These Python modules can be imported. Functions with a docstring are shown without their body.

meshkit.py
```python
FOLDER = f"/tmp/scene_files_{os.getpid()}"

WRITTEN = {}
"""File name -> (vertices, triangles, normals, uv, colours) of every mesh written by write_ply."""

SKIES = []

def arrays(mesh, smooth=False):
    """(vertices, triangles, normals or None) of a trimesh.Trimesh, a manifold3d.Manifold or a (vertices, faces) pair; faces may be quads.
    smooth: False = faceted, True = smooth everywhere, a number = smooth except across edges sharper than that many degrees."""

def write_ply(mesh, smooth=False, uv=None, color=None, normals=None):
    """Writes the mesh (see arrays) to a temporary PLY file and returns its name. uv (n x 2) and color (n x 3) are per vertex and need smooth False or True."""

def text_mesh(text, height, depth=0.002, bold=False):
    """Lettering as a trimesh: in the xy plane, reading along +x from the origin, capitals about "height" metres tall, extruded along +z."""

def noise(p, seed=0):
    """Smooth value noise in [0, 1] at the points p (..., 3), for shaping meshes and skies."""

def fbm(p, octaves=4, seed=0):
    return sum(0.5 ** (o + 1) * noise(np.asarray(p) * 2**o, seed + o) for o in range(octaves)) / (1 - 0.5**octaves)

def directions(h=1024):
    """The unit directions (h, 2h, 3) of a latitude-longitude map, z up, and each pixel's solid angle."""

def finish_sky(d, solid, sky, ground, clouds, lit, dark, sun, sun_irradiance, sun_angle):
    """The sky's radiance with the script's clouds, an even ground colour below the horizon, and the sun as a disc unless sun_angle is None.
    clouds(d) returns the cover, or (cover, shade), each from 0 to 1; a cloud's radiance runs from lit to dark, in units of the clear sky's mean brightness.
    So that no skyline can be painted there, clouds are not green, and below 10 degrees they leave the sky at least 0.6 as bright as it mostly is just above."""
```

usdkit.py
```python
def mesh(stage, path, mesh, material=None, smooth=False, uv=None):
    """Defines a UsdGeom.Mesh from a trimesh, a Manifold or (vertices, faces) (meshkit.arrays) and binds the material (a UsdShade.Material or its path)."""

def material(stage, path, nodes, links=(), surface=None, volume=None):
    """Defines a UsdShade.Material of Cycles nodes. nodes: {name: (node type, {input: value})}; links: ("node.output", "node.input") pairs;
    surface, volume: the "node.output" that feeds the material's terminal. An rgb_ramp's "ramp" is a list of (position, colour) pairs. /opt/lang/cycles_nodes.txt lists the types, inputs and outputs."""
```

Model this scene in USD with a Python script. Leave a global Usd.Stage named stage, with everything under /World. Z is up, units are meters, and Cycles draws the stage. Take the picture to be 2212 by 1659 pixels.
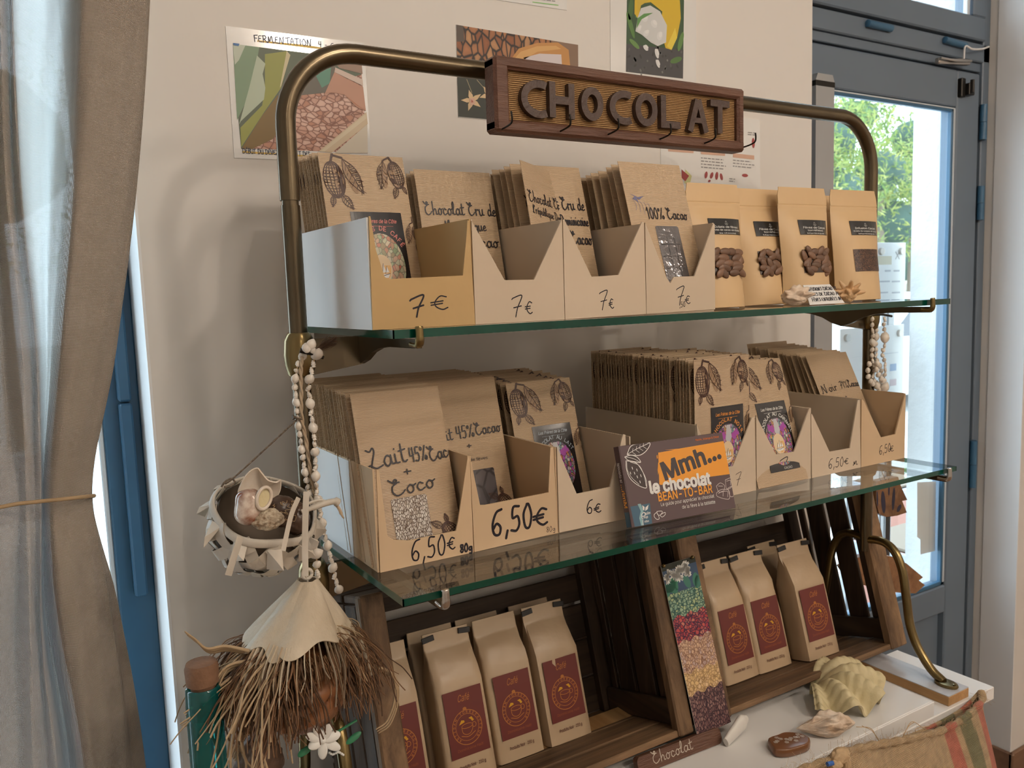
import math, random
import numpy as np, trimesh, usdkit, meshkit
from pxr import Usd, UsdGeom, UsdLux, UsdShade, Sdf, Gf, Vt
from shapely.geometry import Polygon, LineString, Point, box as sbox, MultiPolygon
from shapely import affinity
from shapely.ops import unary_union

stage = Usd.Stage.CreateInMemory()
UsdGeom.SetStageUpAxis(stage, UsdGeom.Tokens.z)
UsdGeom.SetStageMetersPerUnit(stage, 1.0)
World = UsdGeom.Xform.Define(stage, "/World")
UsdGeom.Scope.Define(stage, "/World/Looks")
rng = np.random.default_rng(11)

# ------------------------------------------------------------------ camera (a 28 mm-equivalent phone lens, hand held)
FPX, CX, CY = 1783.92, 1106.0, 829.5
CAM = np.array([-0.4041, -1.1792, 1.5882])
RW = np.array([[0.8512, -0.5237, -0.0337], [-0.0864, -0.0765, -0.9933], [0.5176, 0.8485, -0.1104]])
_u, _s, _vt = np.linalg.svd(RW); RW = _u @ _vt          # rows: right, down, forward
cam = UsdGeom.Camera.Define(stage, "/World/Camera")
cm = np.eye(4); cm[:3, 0] = RW[0]; cm[:3, 1] = -RW[1]; cm[:3, 2] = -RW[2]; cm[:3, 3] = CAM
cam.AddTransformOp().Set(Gf.Matrix4d(cm.T.tolist()))
cam.CreateHorizontalApertureAttr(36.0); cam.CreateVerticalApertureAttr(27.0)
cam.CreateFocalLengthAttr(36.0 * FPX / 2212.0)
cam.CreateFStopAttr(11.0); cam.CreateFocusDistanceAttr(1.12)
cam.CreateExposureAttr(EXPOSURE := 0.0)

def light(kind, path, loc, color, intensity, radius, rot=None):
    l = getattr(UsdLux, kind).Define(stage, path)
    l.CreateColorAttr(Gf.Vec3f(*color)); l.CreateIntensityAttr(intensity)
    if kind == "SphereLight": l.CreateRadiusAttr(radius)
    if kind == "DiskLight": l.CreateRadiusAttr(radius)
    l.AddTranslateOp().Set(Gf.Vec3d(*loc))
    if rot: l.AddRotateXYZOp().Set(Gf.Vec3f(*rot))
    return l
# daylight: a bright hazy sky and a sun that comes over the roof on to the garden
dome = UsdLux.DomeLight.Define(stage, "/World/Sky")
dome.CreateIntensityAttr(1.9); dome.CreateColorAttr(Gf.Vec3f(0.70, 0.86, 1.0))
sun = UsdLux.DistantLight.Define(stage, "/World/Sun")
sun.CreateAngleAttr(0.6); sun.CreateIntensityAttr(5.0); sun.CreateColorAttr(Gf.Vec3f(1.0, 0.93, 0.8))
sun.AddRotateXYZOp().Set(Gf.Vec3f(48, 0, -22))
# the shop's ceiling spots (warm white)
WARM = (1.0, 0.86, 0.72)
for k, (lx, ly, lw, lr) in enumerate([(0.86, -2.5, 92, .075), (0.32, -1.45, 30, .05), (2.5, -2.7, 50, .09), (1.9, -3.6, 40, .10), (-0.2, -3.7, 26, .10)]):
    light("SphereLight", f"/World/CeilingLamp{k}", (lx, ly, 2.78), WARM, lw * (0.1 / lr) ** 2, lr)

# ------------------------------------------------------------------ helpers
def ray(u, v): return RW.T @ np.array([(u - CX) / FPX, (v - CY) / FPX, 1.0])
def P(u, v, x=None, y=None, z=None, d=None):
    """where the line of sight through a point of the photograph meets a plane of the room (x, y or z known), or depth d"""
    r = ray(u, v)
    t = (x - CAM[0]) / r[0] if x is not None else (y - CAM[1]) / r[1] if y is not None else (z - CAM[2]) / r[2] if z is not None else d
    return CAM + t * r
def PX(p):
    q = RW @ (np.asarray(p) - CAM); return np.array([CX + FPX * q[0] / q[2], CY + FPX * q[1] / q[2]])

_names = {}
def numbered(parent, name):
    k = (parent, name); n = _names.get(k, 0); _names[k] = n + 1
    return f"{parent}/{name}" + (f"_{n:03d}" if n else "")
def tag(prim, label=None, cat=None, group=None, kind=None):
    for k, v in (("label", label), ("category", cat), ("group", group), ("kind", kind)):
        if v: prim.SetCustomDataByKey(k, v)
def M4(R=None, t=(0, 0, 0)):
    m = np.eye(4)
    if R is not None: m[:3, :3] = R
    m[:3, 3] = t
    return m
def rot(ax, deg):
    return trimesh.transformations.rotation_matrix(math.radians(deg), {"x": [1, 0, 0], "y": [0, 1, 0], "z": [0, 0, 1]}.get(ax, ax) if isinstance(ax, str) else ax)[:3, :3]
def gm(m): return Gf.Matrix4d(np.asarray(m).T.tolist())
def thing(name, label, cat, m=None, group=None, kind=None):
    p = numbered("/World", name); x = UsdGeom.Xform.Define(stage, p)
    x.MakeMatrixXform().Set(gm(np.eye(4) if m is None else m))
    tag(x.GetPrim(), label, cat, group, kind); return p
def copy(src, name, label, cat, m, group=None):
    p = numbered("/World", name); x = UsdGeom.Xform.Define(stage, p)
    x.GetPrim().GetReferences().AddInternalReference(src)
    x.MakeMatrixXform().Set(gm(m)); x.GetPrim().SetInstanceable(True)
    tag(x.GetPrim(), label, cat, group); return p
def arr(m):
    if isinstance(m, tuple): return np.asarray(m[0], float), np.asarray(m[1], int)
    if hasattr(m, "to_mesh"):
        q = m.to_mesh(); return q.vert_properties[:, :3], q.tri_verts
    return np.asarray(m.vertices, float), np.asarray(m.faces, int)
def cat(ms):
    V, F, n = [], [], 0
    for m in ms:
        v, f = arr(m)
        if f.shape[1] == 4: f = np.vstack([f[:, [0, 1, 2]], f[:, [0, 2, 3]]])
        V.append(v); F.append(f + n); n += len(v)
    return np.vstack(V), np.vstack(F)
def part(parent, name, mesh, mat, smooth=False, label=None, kind=None, col=None):
    if isinstance(mesh, list): mesh = cat(mesh)
    p = numbered(parent, name)
    m = usdkit.mesh(stage, p, mesh, MAT[mat] if isinstance(mat, str) else mat, smooth=smooth)
    if col is not None:
        UsdGeom.PrimvarsAPI(m).CreatePrimvar("col", Sdf.ValueTypeNames.Color3fArray, "vertex").Set(Vt.Vec3fArray.FromNumpy(np.asarray(col, np.float32)))
    if label or kind: tag(m.GetPrim(), label, None, None, kind)
    return p
def single(name, mesh, mat, label, catg, smooth=False, group=None, kind=None):
    p = part("/World", name, mesh, mat, smooth); tag(stage.GetPrimAtPath(p), label, catg, group, kind); return p
def struct(name, mesh, mat, smooth=False):
    p = part("/World", name, mesh, mat, smooth); tag(stage.GetPrimAtPath(p), kind="structure"); return p
def curves(parent, name, pts, width, mat, label=None, kind="stuff"):
    p = numbered(parent, name); c = UsdGeom.BasisCurves.Define(stage, p)
    c.CreateTypeAttr("linear"); c.CreateCurveVertexCountsAttr([len(q) for q in pts])
    allp = np.vstack(pts).astype(np.float32)
    c.CreatePointsAttr(Vt.Vec3fArray.FromNumpy(allp))
    if np.ndim(width) == 0: c.CreateWidthsAttr([float(width)]); c.SetWidthsInterpolation("constant")
    else: c.CreateWidthsAttr(Vt.FloatArray.FromNumpy(np.concatenate([np.full(len(q), w, np.float32) for q, w in zip(pts, width)]))); c.SetWidthsInterpolation("vertex")
    UsdShade.MaterialBindingAPI.Apply(c.GetPrim()).Bind(MAT[mat])
    if label or kind: tag(c.GetPrim(), label, None, None, kind)
    return p

# ---- shapes
def bx(lo, hi, r=0.0):
    lo, hi = np.minimum(lo, hi).astype(float), np.maximum(lo, hi).astype(float)
    if r <= 0:
        m = trimesh.creation.box(extents=hi - lo); m.apply_translation((lo + hi) / 2); return m
    r = min(r, (hi - lo).min() * 0.49); pts = []
    for sx in (0, 1):
        for sy in (0, 1):
            for sz in (0, 1):
                c = np.array([hi[0] if sx else lo[0], hi[1] if sy else lo[1], hi[2] if sz else lo[2]])
                d = np.array([-r if sx else r, -r if sy else r, -r if sz else r])
                for k in range(3):
                    q = c + d; q[k] = c[k]; pts.append(q)
    return hull(pts)
def hull(pts):
    return trimesh.convex.convex_hull(np.asarray(pts, float))
def obox(c, ex, ey, ez, r=0.0):
    """a box given by its centre and three half-edge vectors"""
    l = [np.linalg.norm(e) for e in (ex, ey, ez)]
    m = bx([-q for q in l], l, r); R = np.stack([np.asarray(e, float) / q for e, q in zip((ex, ey, ez), l)], 1)
    return (np.asarray(m.vertices) @ R.T + np.asarray(c), np.asarray(m.faces) if np.linalg.det(R) > 0 else np.asarray(m.faces)[:, ::-1])
def spline(pts, n=8, closed=False):
    p = np.asarray(pts, float)
    if len(p) < 3: return p
    if closed: q = np.vstack([p[-1:], p, p[:2]])
    else: q = np.vstack([2 * p[0] - p[1], p, 2 * p[-1] - p[-2]])
    out = []
    for i in range(1, len(q) - 2):
        a, b, c, d = q[i - 1:i + 3]
        for t in np.arange(n) / n:
            out.append(.5 * (2 * b + (c - a) * t + (2 * a - 5 * b + 4 * c - d) * t * t + (3 * b - a - 3 * c + d) * t ** 3))
    if not closed: out.append(p[-1])
    return np.array(out)
def tube(pts, r, sides=12, caps=True, closed=False, flat=None):
    p = np.asarray(pts, float); n = len(p); r = np.broadcast_to(r, (n,))
    t = np.gradient(p, axis=0) if not closed else np.roll(p, -1, 0) - np.roll(p, 1, 0)
    t /= np.linalg.norm(t, axis=1, keepdims=True) + 1e-12
    a = np.zeros_like(p); ref = np.array([0, 0, 1.0]) if abs(t[0, 2]) < .9 else np.array([1.0, 0, 0])
    a[0] = np.cross(t[0], ref); a[0] /= np.linalg.norm(a[0])
    for i in range(1, n):
        q = a[i - 1] - t[i] * (a[i - 1] @ t[i]); a[i] = q / (np.linalg.norm(q) + 1e-12)
    b = np.cross(t, a); ang = np.arange(sides) * 2 * np.pi / sides
    fa, fb = (1, 1) if flat is None else flat
    v = p[:, None] + r[:, None, None] * (fa * np.cos(ang)[None, :, None] * a[:, None] + fb * np.sin(ang)[None, :, None] * b[:, None])
    V = v.reshape(-1, 3); F = []
    for i in range(n if closed else n - 1):
        j = (i + 1) % n
        for k in range(sides):
            l = (k + 1) % sides
            F += [[i * sides + k, i * sides + l, j * sides + l], [i * sides + k, j * sides + l, j * sides + k]]
    if caps and not closed:
        V = np.vstack([V, p[:1], p[-1:]])
        for k in range(sides):
            l = (k + 1) % sides
            F += [[n * sides, l, k], [n * sides + 1, (n - 1) * sides + k, (n - 1) * sides + l]]
    return V, np.array(F)
def lathe(prof, n=32, axis="z"):
    pr = np.asarray(prof, float); ang = np.arange(n) * 2 * np.pi / n; m = len(pr)
    v = np.stack([pr[:, None, 0] * np.cos(ang), pr[:, None, 0] * np.sin(ang), np.broadcast_to(pr[:, None, 1], (m, n))], -1).reshape(-1, 3)
    i, j = np.meshgrid(np.arange(m - 1), np.arange(n), indexing="ij"); k = (j + 1) % n
    f = np.stack([i * n + j, i * n + k, (i + 1) * n + k, (i + 1) * n + j], -1).reshape(-1, 4)
    return v, np.vstack([f[:, [0, 1, 2]], f[:, [0, 2, 3]]])
def xf(mesh, m):
    v, f = arr(mesh); m = np.asarray(m); return v @ m[:3, :3].T + m[:3, 3], f
def grid(fn, nu, nv, closed_u=False, two=None):
    """surface fn(u, v) for u, v in 0..1"""
    u = np.linspace(0, 1, nu + 1)[: nu if closed_u else None]; v = np.linspace(0, 1, nv + 1)
    pts = np.array([[fn(a, b) for b in v] for a in u]); A, B = pts.shape[:2]
    f = []
    for i in range(A if closed_u else A - 1):
        for j in range(B - 1):
            k = (i + 1) % A; f += [[i * B + j, k * B + j, k * B + j + 1], [i * B + j, k * B + j + 1, i * B + j + 1]]
    return pts.reshape(-1, 3), np.array(f)
def thicken(mesh, t):
    """closed slab from an open surface"""
    v, f = arr(mesh); m = trimesh.Trimesh(v, f, process=False); n = m.vertex_normals
    e = np.sort(m.edges, axis=1); u, idx, c = np.unique(e, axis=0, return_index=True, return_counts=True)
    b = m.edges[idx[c == 1]]; N = len(v)
    V = np.vstack([v, v - n * t]); F = [f, f[:, ::-1] + N]
    F.append(np.stack([b[:, 1], b[:, 0], b[:, 0] + N], 1)); F.append(np.stack([b[:, 1], b[:, 0] + N, b[:, 1] + N], 1))
    return V, np.vstack(F)
def slab(poly, o, ex, ey, th):
    """polygon in the plane (o, ex, ey), extruded by th along -normal; the polygon face is at o"""
    m = trimesh.creation.extrude_polygon(poly, th, engine="earcut"); ex, ey = np.asarray(ex, float), np.asarray(ey, float)
    n = np.cross(ex, ey); v = np.asarray(m.vertices)
    return np.asarray(o) + v[:, :1] * ex + v[:, 1:2] * ey + (v[:, 2:] - th) * n, np.asarray(m.faces)

# ---- flat print: coloured shapes that lie on a surface
class Art:
    def __init__(s): s.items = []
    def add(s, g, col, layer=1):
        if isinstance(g, list): g = unary_union(g)
        if g is not None and not g.is_empty: s.items.append((g, col, layer))
        return s
    def stroke(s, pts, w, col, layer=2):
        return s.add(LineString(pts).buffer(w / 2, quad_segs=3), col, layer)
    def tr(s, fn):
        a = Art(); a.items = [(fn(g), c, l) for g, c, l in s.items]; return a
    def extend(s, o, dl=0):
        s.items += [(g, c, l + dl) for g, c, l in o.items]; return s
    def mesh(s, clip=None, step=1.2e-4, maxedge=None):
        V, F, C, n = [], [], [], 0
        for g, c, l in s.items:
            if clip is not None: g = g.intersection(clip)
            for q in getattr(g, "geoms", [g]):
                if q.is_empty or q.geom_type != "Polygon" or q.area < 1e-10: continue
                try: v, f = trimesh.creation.triangulate_polygon(q, engine="earcut")
                except Exception: continue
                if len(f) == 0: continue
                v3 = np.c_[v, np.full(len(v), l * step)]
                if maxedge: v3, f = trimesh.remesh.subdivide_to_size(v3, f, maxedge, max_iter=9)
                tri = v3[f]; sgn = np.cross(tri[:, 1, :2] - tri[:, 0, :2], tri[:, 2, :2] - tri[:, 0, :2])
                f = np.where((sgn < 0)[:, None], f[:, ::-1], f)
                V.append(v3); F.append(f + n); n += len(v3); C.append(np.tile(c, (len(v3), 1)))
        V, F, C = np.vstack(V), np.vstack(F), np.vstack(C); u = np.unique(F); r = np.zeros(len(V), int); r[u] = np.arange(len(u))
        return V[u], r[F], C[u]
def put(parent, name, art, o, ex, ey, surf=None, mat="print", clip=None, maxedge=None, label=None, kind=None):
    """lays the print on the plane (o, ex, ey); surf(x, y) lifts it off that plane where the surface is curved"""
    v, f, c = art.mesh(clip, maxedge=maxedge); ex, ey = np.asarray(ex, float), np.asarray(ey, float); n = np.cross(ex, ey)
    h = v[:, 2] + (0 if surf is None else surf(v[:, 0], v[:, 1]))
    return part(parent, name, (np.asarray(o) + v[:, :1] * ex + v[:, 1:2] * ey + h[:, None] * n, f), mat, col=c, label=label, kind=kind)
def rect(x0, y0, x1, y1): return sbox(min(x0, x1), min(y0, y1), max(x0, x1), max(y0, y1))
def ell(x, y, a, b, deg=0): return affinity.rotate(affinity.scale(Point(x, y).buffer(1, quad_segs=10), a, b), deg, origin=(x, y))
_tx = {}
def font(t, bold=False):
    """printed lettering as flat shapes, capitals 1 high, from the origin"""
    if (t, bold) not in _tx:
        m = meshkit.text_mesh(t, 1.0, 0.1, bold); v = np.asarray(m.vertices); f = np.asarray(m.faces)
        top = f[(v[f][:, :, 2] > 0.09).all(1)]
        _tx[(t, bold)] = unary_union([Polygon(v[q][:, :2]).buffer(1e-4) for q in top])
    return _tx[(t, bold)]
def text(t, x, y, h, bold=False, slant=0, align="l", width=None, deg=0, sx=1.0):
    g = font(t, bold); x0, _, x1, _ = g.bounds
    s = h if width is None else width / (x1 - x0); sy = h
    g = affinity.scale(g, s * sx, sy, origin=(0, 0))
    if slant: g = affinity.skew(g, xs=slant, origin=(0, 0))
    w = (x1 - x0) * s * sx; g = affinity.translate(g, x - x0 * s * sx - (w / 2 if align == "c" else w if align == "r" else 0), y)
    return affinity.rotate(g, deg, origin=(x, y)) if deg else g
def arc_text(t, cx, cy, rx, ry, h, a0, a1, bold=True):
    out, k = [], len(t)
    for i, ch in enumerate(t):
        if ch == " ": continue
        a = math.radians(a0 + (a1 - a0) * (i + .5) / k)
        g = text(ch, 0, 0, h, bold, align="c"); tx, ty = cx + rx * math.cos(a), cy + ry * math.sin(a)
        out.append(affinity.translate(affinity.rotate(g, math.degrees(a) - 90, origin=(0, 0)), tx, ty))
    return out
# handwriting: pen strokes, letters about 1 high (x-height .5)
_H = {
 "C": (.8, "-.05,1.05 .1,.9 .28,.8 .42,.95 .3,1.02 .25,.85 .55,.8|.4,.78 .12,.6 .08,.25 .3,0 .6,.08 .78,.25"), "K": (.7, ".1,1 .1,0|.6,1 .12,.45 .65,0"),
 "L": (.85, ".05,.95 .25,.85 .45,1 .5,.8 .3,.4 .1,0 -.02,.12 .12,.2 .45,.02 .85,.1"), "M": (1.1, "-.05,.1 .05,.0 .15,.3 .2,.9 .35,.2 .55,.85 .7,.95 .75,.4 .85,.02 1.05,.1"),
 "N": (1., "-.1,.05 .02,.0 .1,.3 .15,.85 .2,.85 .5,.05 .6,.1 .65,.9 .75,1"), "R": (.7, ".1,0 .12,1|.0,.95 .4,1 .55,.75 .4,.55 .12,.5 .35,.4 .65,0"),
 "D": (.8, ".1,0 .12,1|-.02,.95 .45,.95 .7,.5 .45,.05 .05,0"), "E": (.6, ".5,.95 .15,.9 .1,.55 .4,.55 .1,.5 .1,.1 .55,.05"), "F": (.6, ".1,0 .1,.95|.05,.95 .6,1|.1,.55 .45,.55"),
 "T": (.65, ".3,0 .32,.95|-.05,.92 .65,1"), "A": (.7, ".0,0 .3,1 .6,0|.1,.4 .5,.4"), "I": (.3, ".15,0 .15,.95"), "O": (.75, ".35,.95 .08,.6 .2,.05 .5,.05 .65,.5 .45,.92 .3,.95"),
 "B": (.65, ".1,0 .1,1 .45,.95 .4,.6 .12,.52 .5,.45 .5,.08 .08,0"), "U": (.7, ".05,.95 .08,.2 .3,0 .55,.15 .6,.95|.6,.95 .62,0"), "V": (.65, ".0,.95 .28,0 .6,1"), "S": (.55, ".5,.85 .25,1 .1,.75 .45,.4 .4,.08 .02,.1"), "P": (.6, ".1,0 .1,1|.02,.95 .5,.95 .5,.55 .12,.5"),
 "G": (.75, ".65,.85 .3,.95 .08,.5 .3,.02 .6,.15 .62,.42 .4,.42"), "X": (.65, ".0,.95 .6,0|.6,.95 .0,0"), "Z": (.6, ".0,.92 .55,.95 .02,.02 .6,.04"),
 "a": (.6, ".48,.42 .25,.5 .06,.25 .2,.0 .42,.15 .5,.48|.5,.48 .5,.1 .68,.06"), "b": (.5, ".08,.05 .1,1.0|.1,.3 .3,.48 .45,.25 .3,.0 .08,.05"), "c": (.5, ".42,.4 .22,.5 .06,.25 .2,.0 .5,.12"), "d": (.6, ".46,.42 .22,.5 .06,.22 .22,.0 .46,.2|.5,1.0 .48,.15 .65,.05"),
 "e": (.5, ".08,.25 .4,.3 .3,.5 .08,.3 .18,.02 .5,.1"), "f": (.45, ".02,-.2 .2,.2 .25,.9 .42,.95|.05,.45 .4,.48"), "g": (.55, ".45,.42 .22,.5 .08,.25 .25,.05 .45,.3 .48,.45 .45,-.3 .15,-.3"), "h": (.6, ".1,0 .12,1.05|.12,.25 .32,.48 .45,.35 .46,.05 .62,.06"), "i": (.3, ".1,.48 .1,.08 .3,.05|.12,.72 .13,.74"),
 "k": (.5, ".1,0 .1,1|.4,.5 .12,.25 .45,0"), "l": (.35, ".0,.1 .25,.7 .2,1.05 .1,.8 .12,.1 .35,.06"), "m": (.85, ".05,0 .1,.48 .1,.2 .28,.48 .36,.3 .36,.05 .38,.25 .55,.48 .65,.3 .65,.05 .85,.06"), "n": (.6, ".08,0 .1,.48 .1,.2 .3,.48 .42,.35 .42,.06 .6,.06"),
 "o": (.55, ".25,.5 .06,.28 .18,.0 .4,.1 .42,.38 .25,.5 .45,.42 .6,.48"), "p": (.55, ".08,.5 .06,-.35|.08,.3 .3,.5 .46,.25 .28,.02 .08,.1"), "q": (.55, ".45,.42 .22,.5 .08,.25 .22,.02 .45,.2|.47,.48 .45,-.4"), "r": (.45, ".08,.5 .1,.0|.1,.3 .25,.48 .42,.44"), "s": (.4, ".35,.45 .15,.48 .15,.3 .33,.15 .2,.0 .02,.05"), "t": (.45, ".2,.9 .15,.15 .28,.02 .42,.08|.0,.58 .42,.62"),
 "u": (.6, ".06,.5 .08,.1 .25,.0 .42,.2 .46,.5|.46,.5 .46,.08 .62,.06"), "v": (.5, ".04,.5 .2,.02 .42,.5"), "x": (.5, ".02,.48 .42,.02|.42,.48 .02,.02"), "é": (.5, ".08,.25 .4,.3 .3,.5 .08,.3 .18,.02 .5,.1|.22,.62 .38,.8"), "è": (.5, ".08,.25 .4,.3 .3,.5 .08,.3 .18,.02 .5,.1|.12,.8 .28,.62"), "É": (.6, ".5,.95 .15,.9 .1,.55 .4,.55 .1,.5 .1,.1 .55,.05|.25,1.1 .4,1.25"), "È": (.6, ".5,.95 .15,.9 .1,.55 .4,.55 .1,.5 .1,.1 .55,.05|.25,1.25 .4,1.1"),
 "0": (.6, ".3,1 .08,.6 .15,.08 .38,.03 .52,.5 .4,.95 .28,1"), "1": (.35, ".0,.75 .2,1 .2,0"), "2": (.55, ".05,.8 .3,1 .45,.7 .05,.02 .55,.05"), "4": (.6, ".1,1 .05,.45 .5,.5|.42,1 .4,0"), "5": (.6, ".5,.98 .18,.98 .12,.55 .4,.58 .48,.25 .3,.0 .02,.05"), "6": (.7, ".6,1.0 .3,.9 .08,.45 .15,.05 .42,.0 .5,.28 .3,.45 .1,.25"),
 "7": (.6, "-.02,.85 .08,.92 .52,1 .25,.4 .12,-.05|.05,.42 .45,.48"), "8": (.55, ".4,.9 .15,.95 .15,.65 .45,.3 .3,.0 .08,.2 .35,.55 .45,.85 .35,.95"), "9": (.55, ".45,.75 .2,.98 .08,.7 .3,.5 .46,.8 .4,.0"), "3": (.5, ".05,.9 .35,.95 .3,.6 .15,.52 .42,.4 .35,.05 .02,.08"),
 "%": (.85, ".15,.95 .05,.8 .2,.72 .25,.88 .15,.95|.7,1 .2,0|.65,.3 .55,.12 .7,.0 .8,.18 .65,.3"), "€": (.7, ".6,.88 .35,.98 .12,.6 .15,.25 .4,.0 .62,.1|-.05,.58 .45,.62|-.05,.4 .42,.44"), ",": (.25, ".12,.08 .02,-.22"), "+": (.55, ".25,.6 .25,.1|.02,.35 .5,.36"), "-": (.45, ".05,.45 .35,.47"), "'": (.2, ".1,1 .08,.8"), " ": (.4, ""),
}
def pen(t, x, y, h, w, slant=0, gap=.06, deg=0, sx=1.0):
    """handwritten text as one flat inked shape"""
    out, cx = [], 0.0
    for ch in t:
        adv, s = _H[ch]
        for st in s.split("|"):
            if not st: continue
            p = np.array([[float(q) for q in a.split(",")] for a in st.split()])
            p = spline(p, 5) if len(p) > 2 else p
            p = (p * [sx, 1] + [cx, 0]) * h
            out.append(LineString(p).buffer(w / 2, quad_segs=2))
        cx += (adv + gap) * sx
    g = unary_union(out)
    if slant: g = affinity.skew(g, xs=slant, origin=(0, 0))
    return affinity.translate(affinity.rotate(g, deg, origin=(0, 0)), x, y)
def pen_w(t, gap=.06, sx=1.0): return sum((_H[c][0] + gap) * sx for c in t)
def pen_fit(t, x0, y, x1, w, deg=0, h=None, slant=0):
    """handwriting from x0 to x1"""
    k = (x1 - x0) / pen_w(t)
    return pen(t, x0, y, h or k, w, slant, deg=deg, sx=k / (h or k))
# ------------------------------------------------------------------ materials
MAT = {}
def mk(name, nodes, links, surface="p.BSDF", volume=None):
    MAT[name] = usdkit.material(stage, f"/World/Looks/{name}", nodes, links, surface=surface, volume=volume); return MAT[name]
def plain(name, col, rough=.5, metal=0., spec=.5, vary=None, bump=None, vscale=(1, 1, 1), coat=0., trans=0., sheen=0., extra=None, per_obj=0.):
    """vary: (noise scale, other colour, contrast) ; bump: (scale, strength, distance)"""
    n = {"p": ("principled_bsdf", {"base_color": col, "roughness": rough, "metallic": metal, "specular_ior_level": spec, "coat_weight": coat, "transmission_weight": trans, "sheen_weight": sheen, **(extra or {})}),
         "tc": ("texture_coordinate", {}), "mp": ("mapping", {"scale": vscale})}
    l = [("tc.object", "mp.vector")]
    src = None
    if vary:
        sc, c2, k = vary
        n["nz"] = ("noise_texture", {"scale": sc, "detail": 5, "roughness": .6}); l.append(("mp.vector", "nz.vector"))
        n["rp"] = ("rgb_ramp", {"ramp": [(max(0, .5 - .5 / k), col), (min(1, .5 + .5 / k), c2)]}); l += [("nz.fac", "rp.fac")]
        src = "rp.color"
    if per_obj:
        n["oi"] = ("object_info", {}); n["mr"] = ("map_range", {"to_min": 1 - per_obj, "to_max": 1 + per_obj}); n["hv"] = ("hsv", {"color": col})
        l += [("oi.random", "mr.value"), ("mr.result", "hv.value")]
        if src: l.append((src, "hv.color"))
        src = "hv.color"
    if src: l.append((src, "p.base_color"))
    if bump:
        n["bz"] = ("noise_texture", {"scale": bump[0], "detail": 4}); n["bp"] = ("bump", {"strength": bump[1], "distance": bump[2]})
        l += [("mp.vector", "bz.vector"), ("bz.fac", "bp.height"), ("bp.normal", "p.normal")]
    return mk(name, n, l)
plain("wall_paint", (.735, .70, .655), .6, spec=.3, bump=(60, .12, .002), vary=(1.3, (.76, .73, .69), 1.2))
plain("white_paint", (.82, .82, .82), .45, spec=.35, bump=(30, .15, .002))
plain("ceiling_paint", (.82, .80, .77), .8)
plain("floor_wood", (.20, .11, .065), .4, vary=(3, (.30, .18, .10), 2), vscale=(1, 12, 1))
plain("skirting_wood", (.19, .105, .065), .45, vary=(4, (.26, .15, .09), 2), vscale=(1, 10, 10))
plain("blue_frame", (.135, .175, .225), .38, spec=.45, vary=(5, (.15, .195, .25), 1.5), bump=(25, .1, .002))
plain("dark_gap", (.012, .015, .02), .6)
plain("blue_window", (.035, .115, .215), .35, vary=(9, (.05, .15, .26), 1.6), bump=(40, .12, .002))
plain("bead_metal", (.62, .68, .73), .3, .2)
plain("stone_pale", (.62, .62, .60), .9, vary=(7, (.72, .72, .70), 2), bump=(30, .5, .01))
plain("aluminium", (.42, .43, .44), .35, .6)
plain("rack_metal", (.105, .080, .050), .24, .92, .5, vary=(14, (.17, .135, .085), 1.8), bump=(45, .08, .001))
plain("brass", (.27, .20, .088), .25, .95, .5, vary=(20, (.17, .125, .055), 1.6), bump=(60, .08, .001))
plain("dark_metal", (.03, .027, .024), .35, .8)
plain("steel", (.50, .46, .42), .18, .95)
plain("sign_frame", (.085, .032, .018), .42, spec=.4, vary=(10, (.17, .085, .055), 1.7), vscale=(.6, 6, 6), bump=(60, .5, .004))
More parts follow.
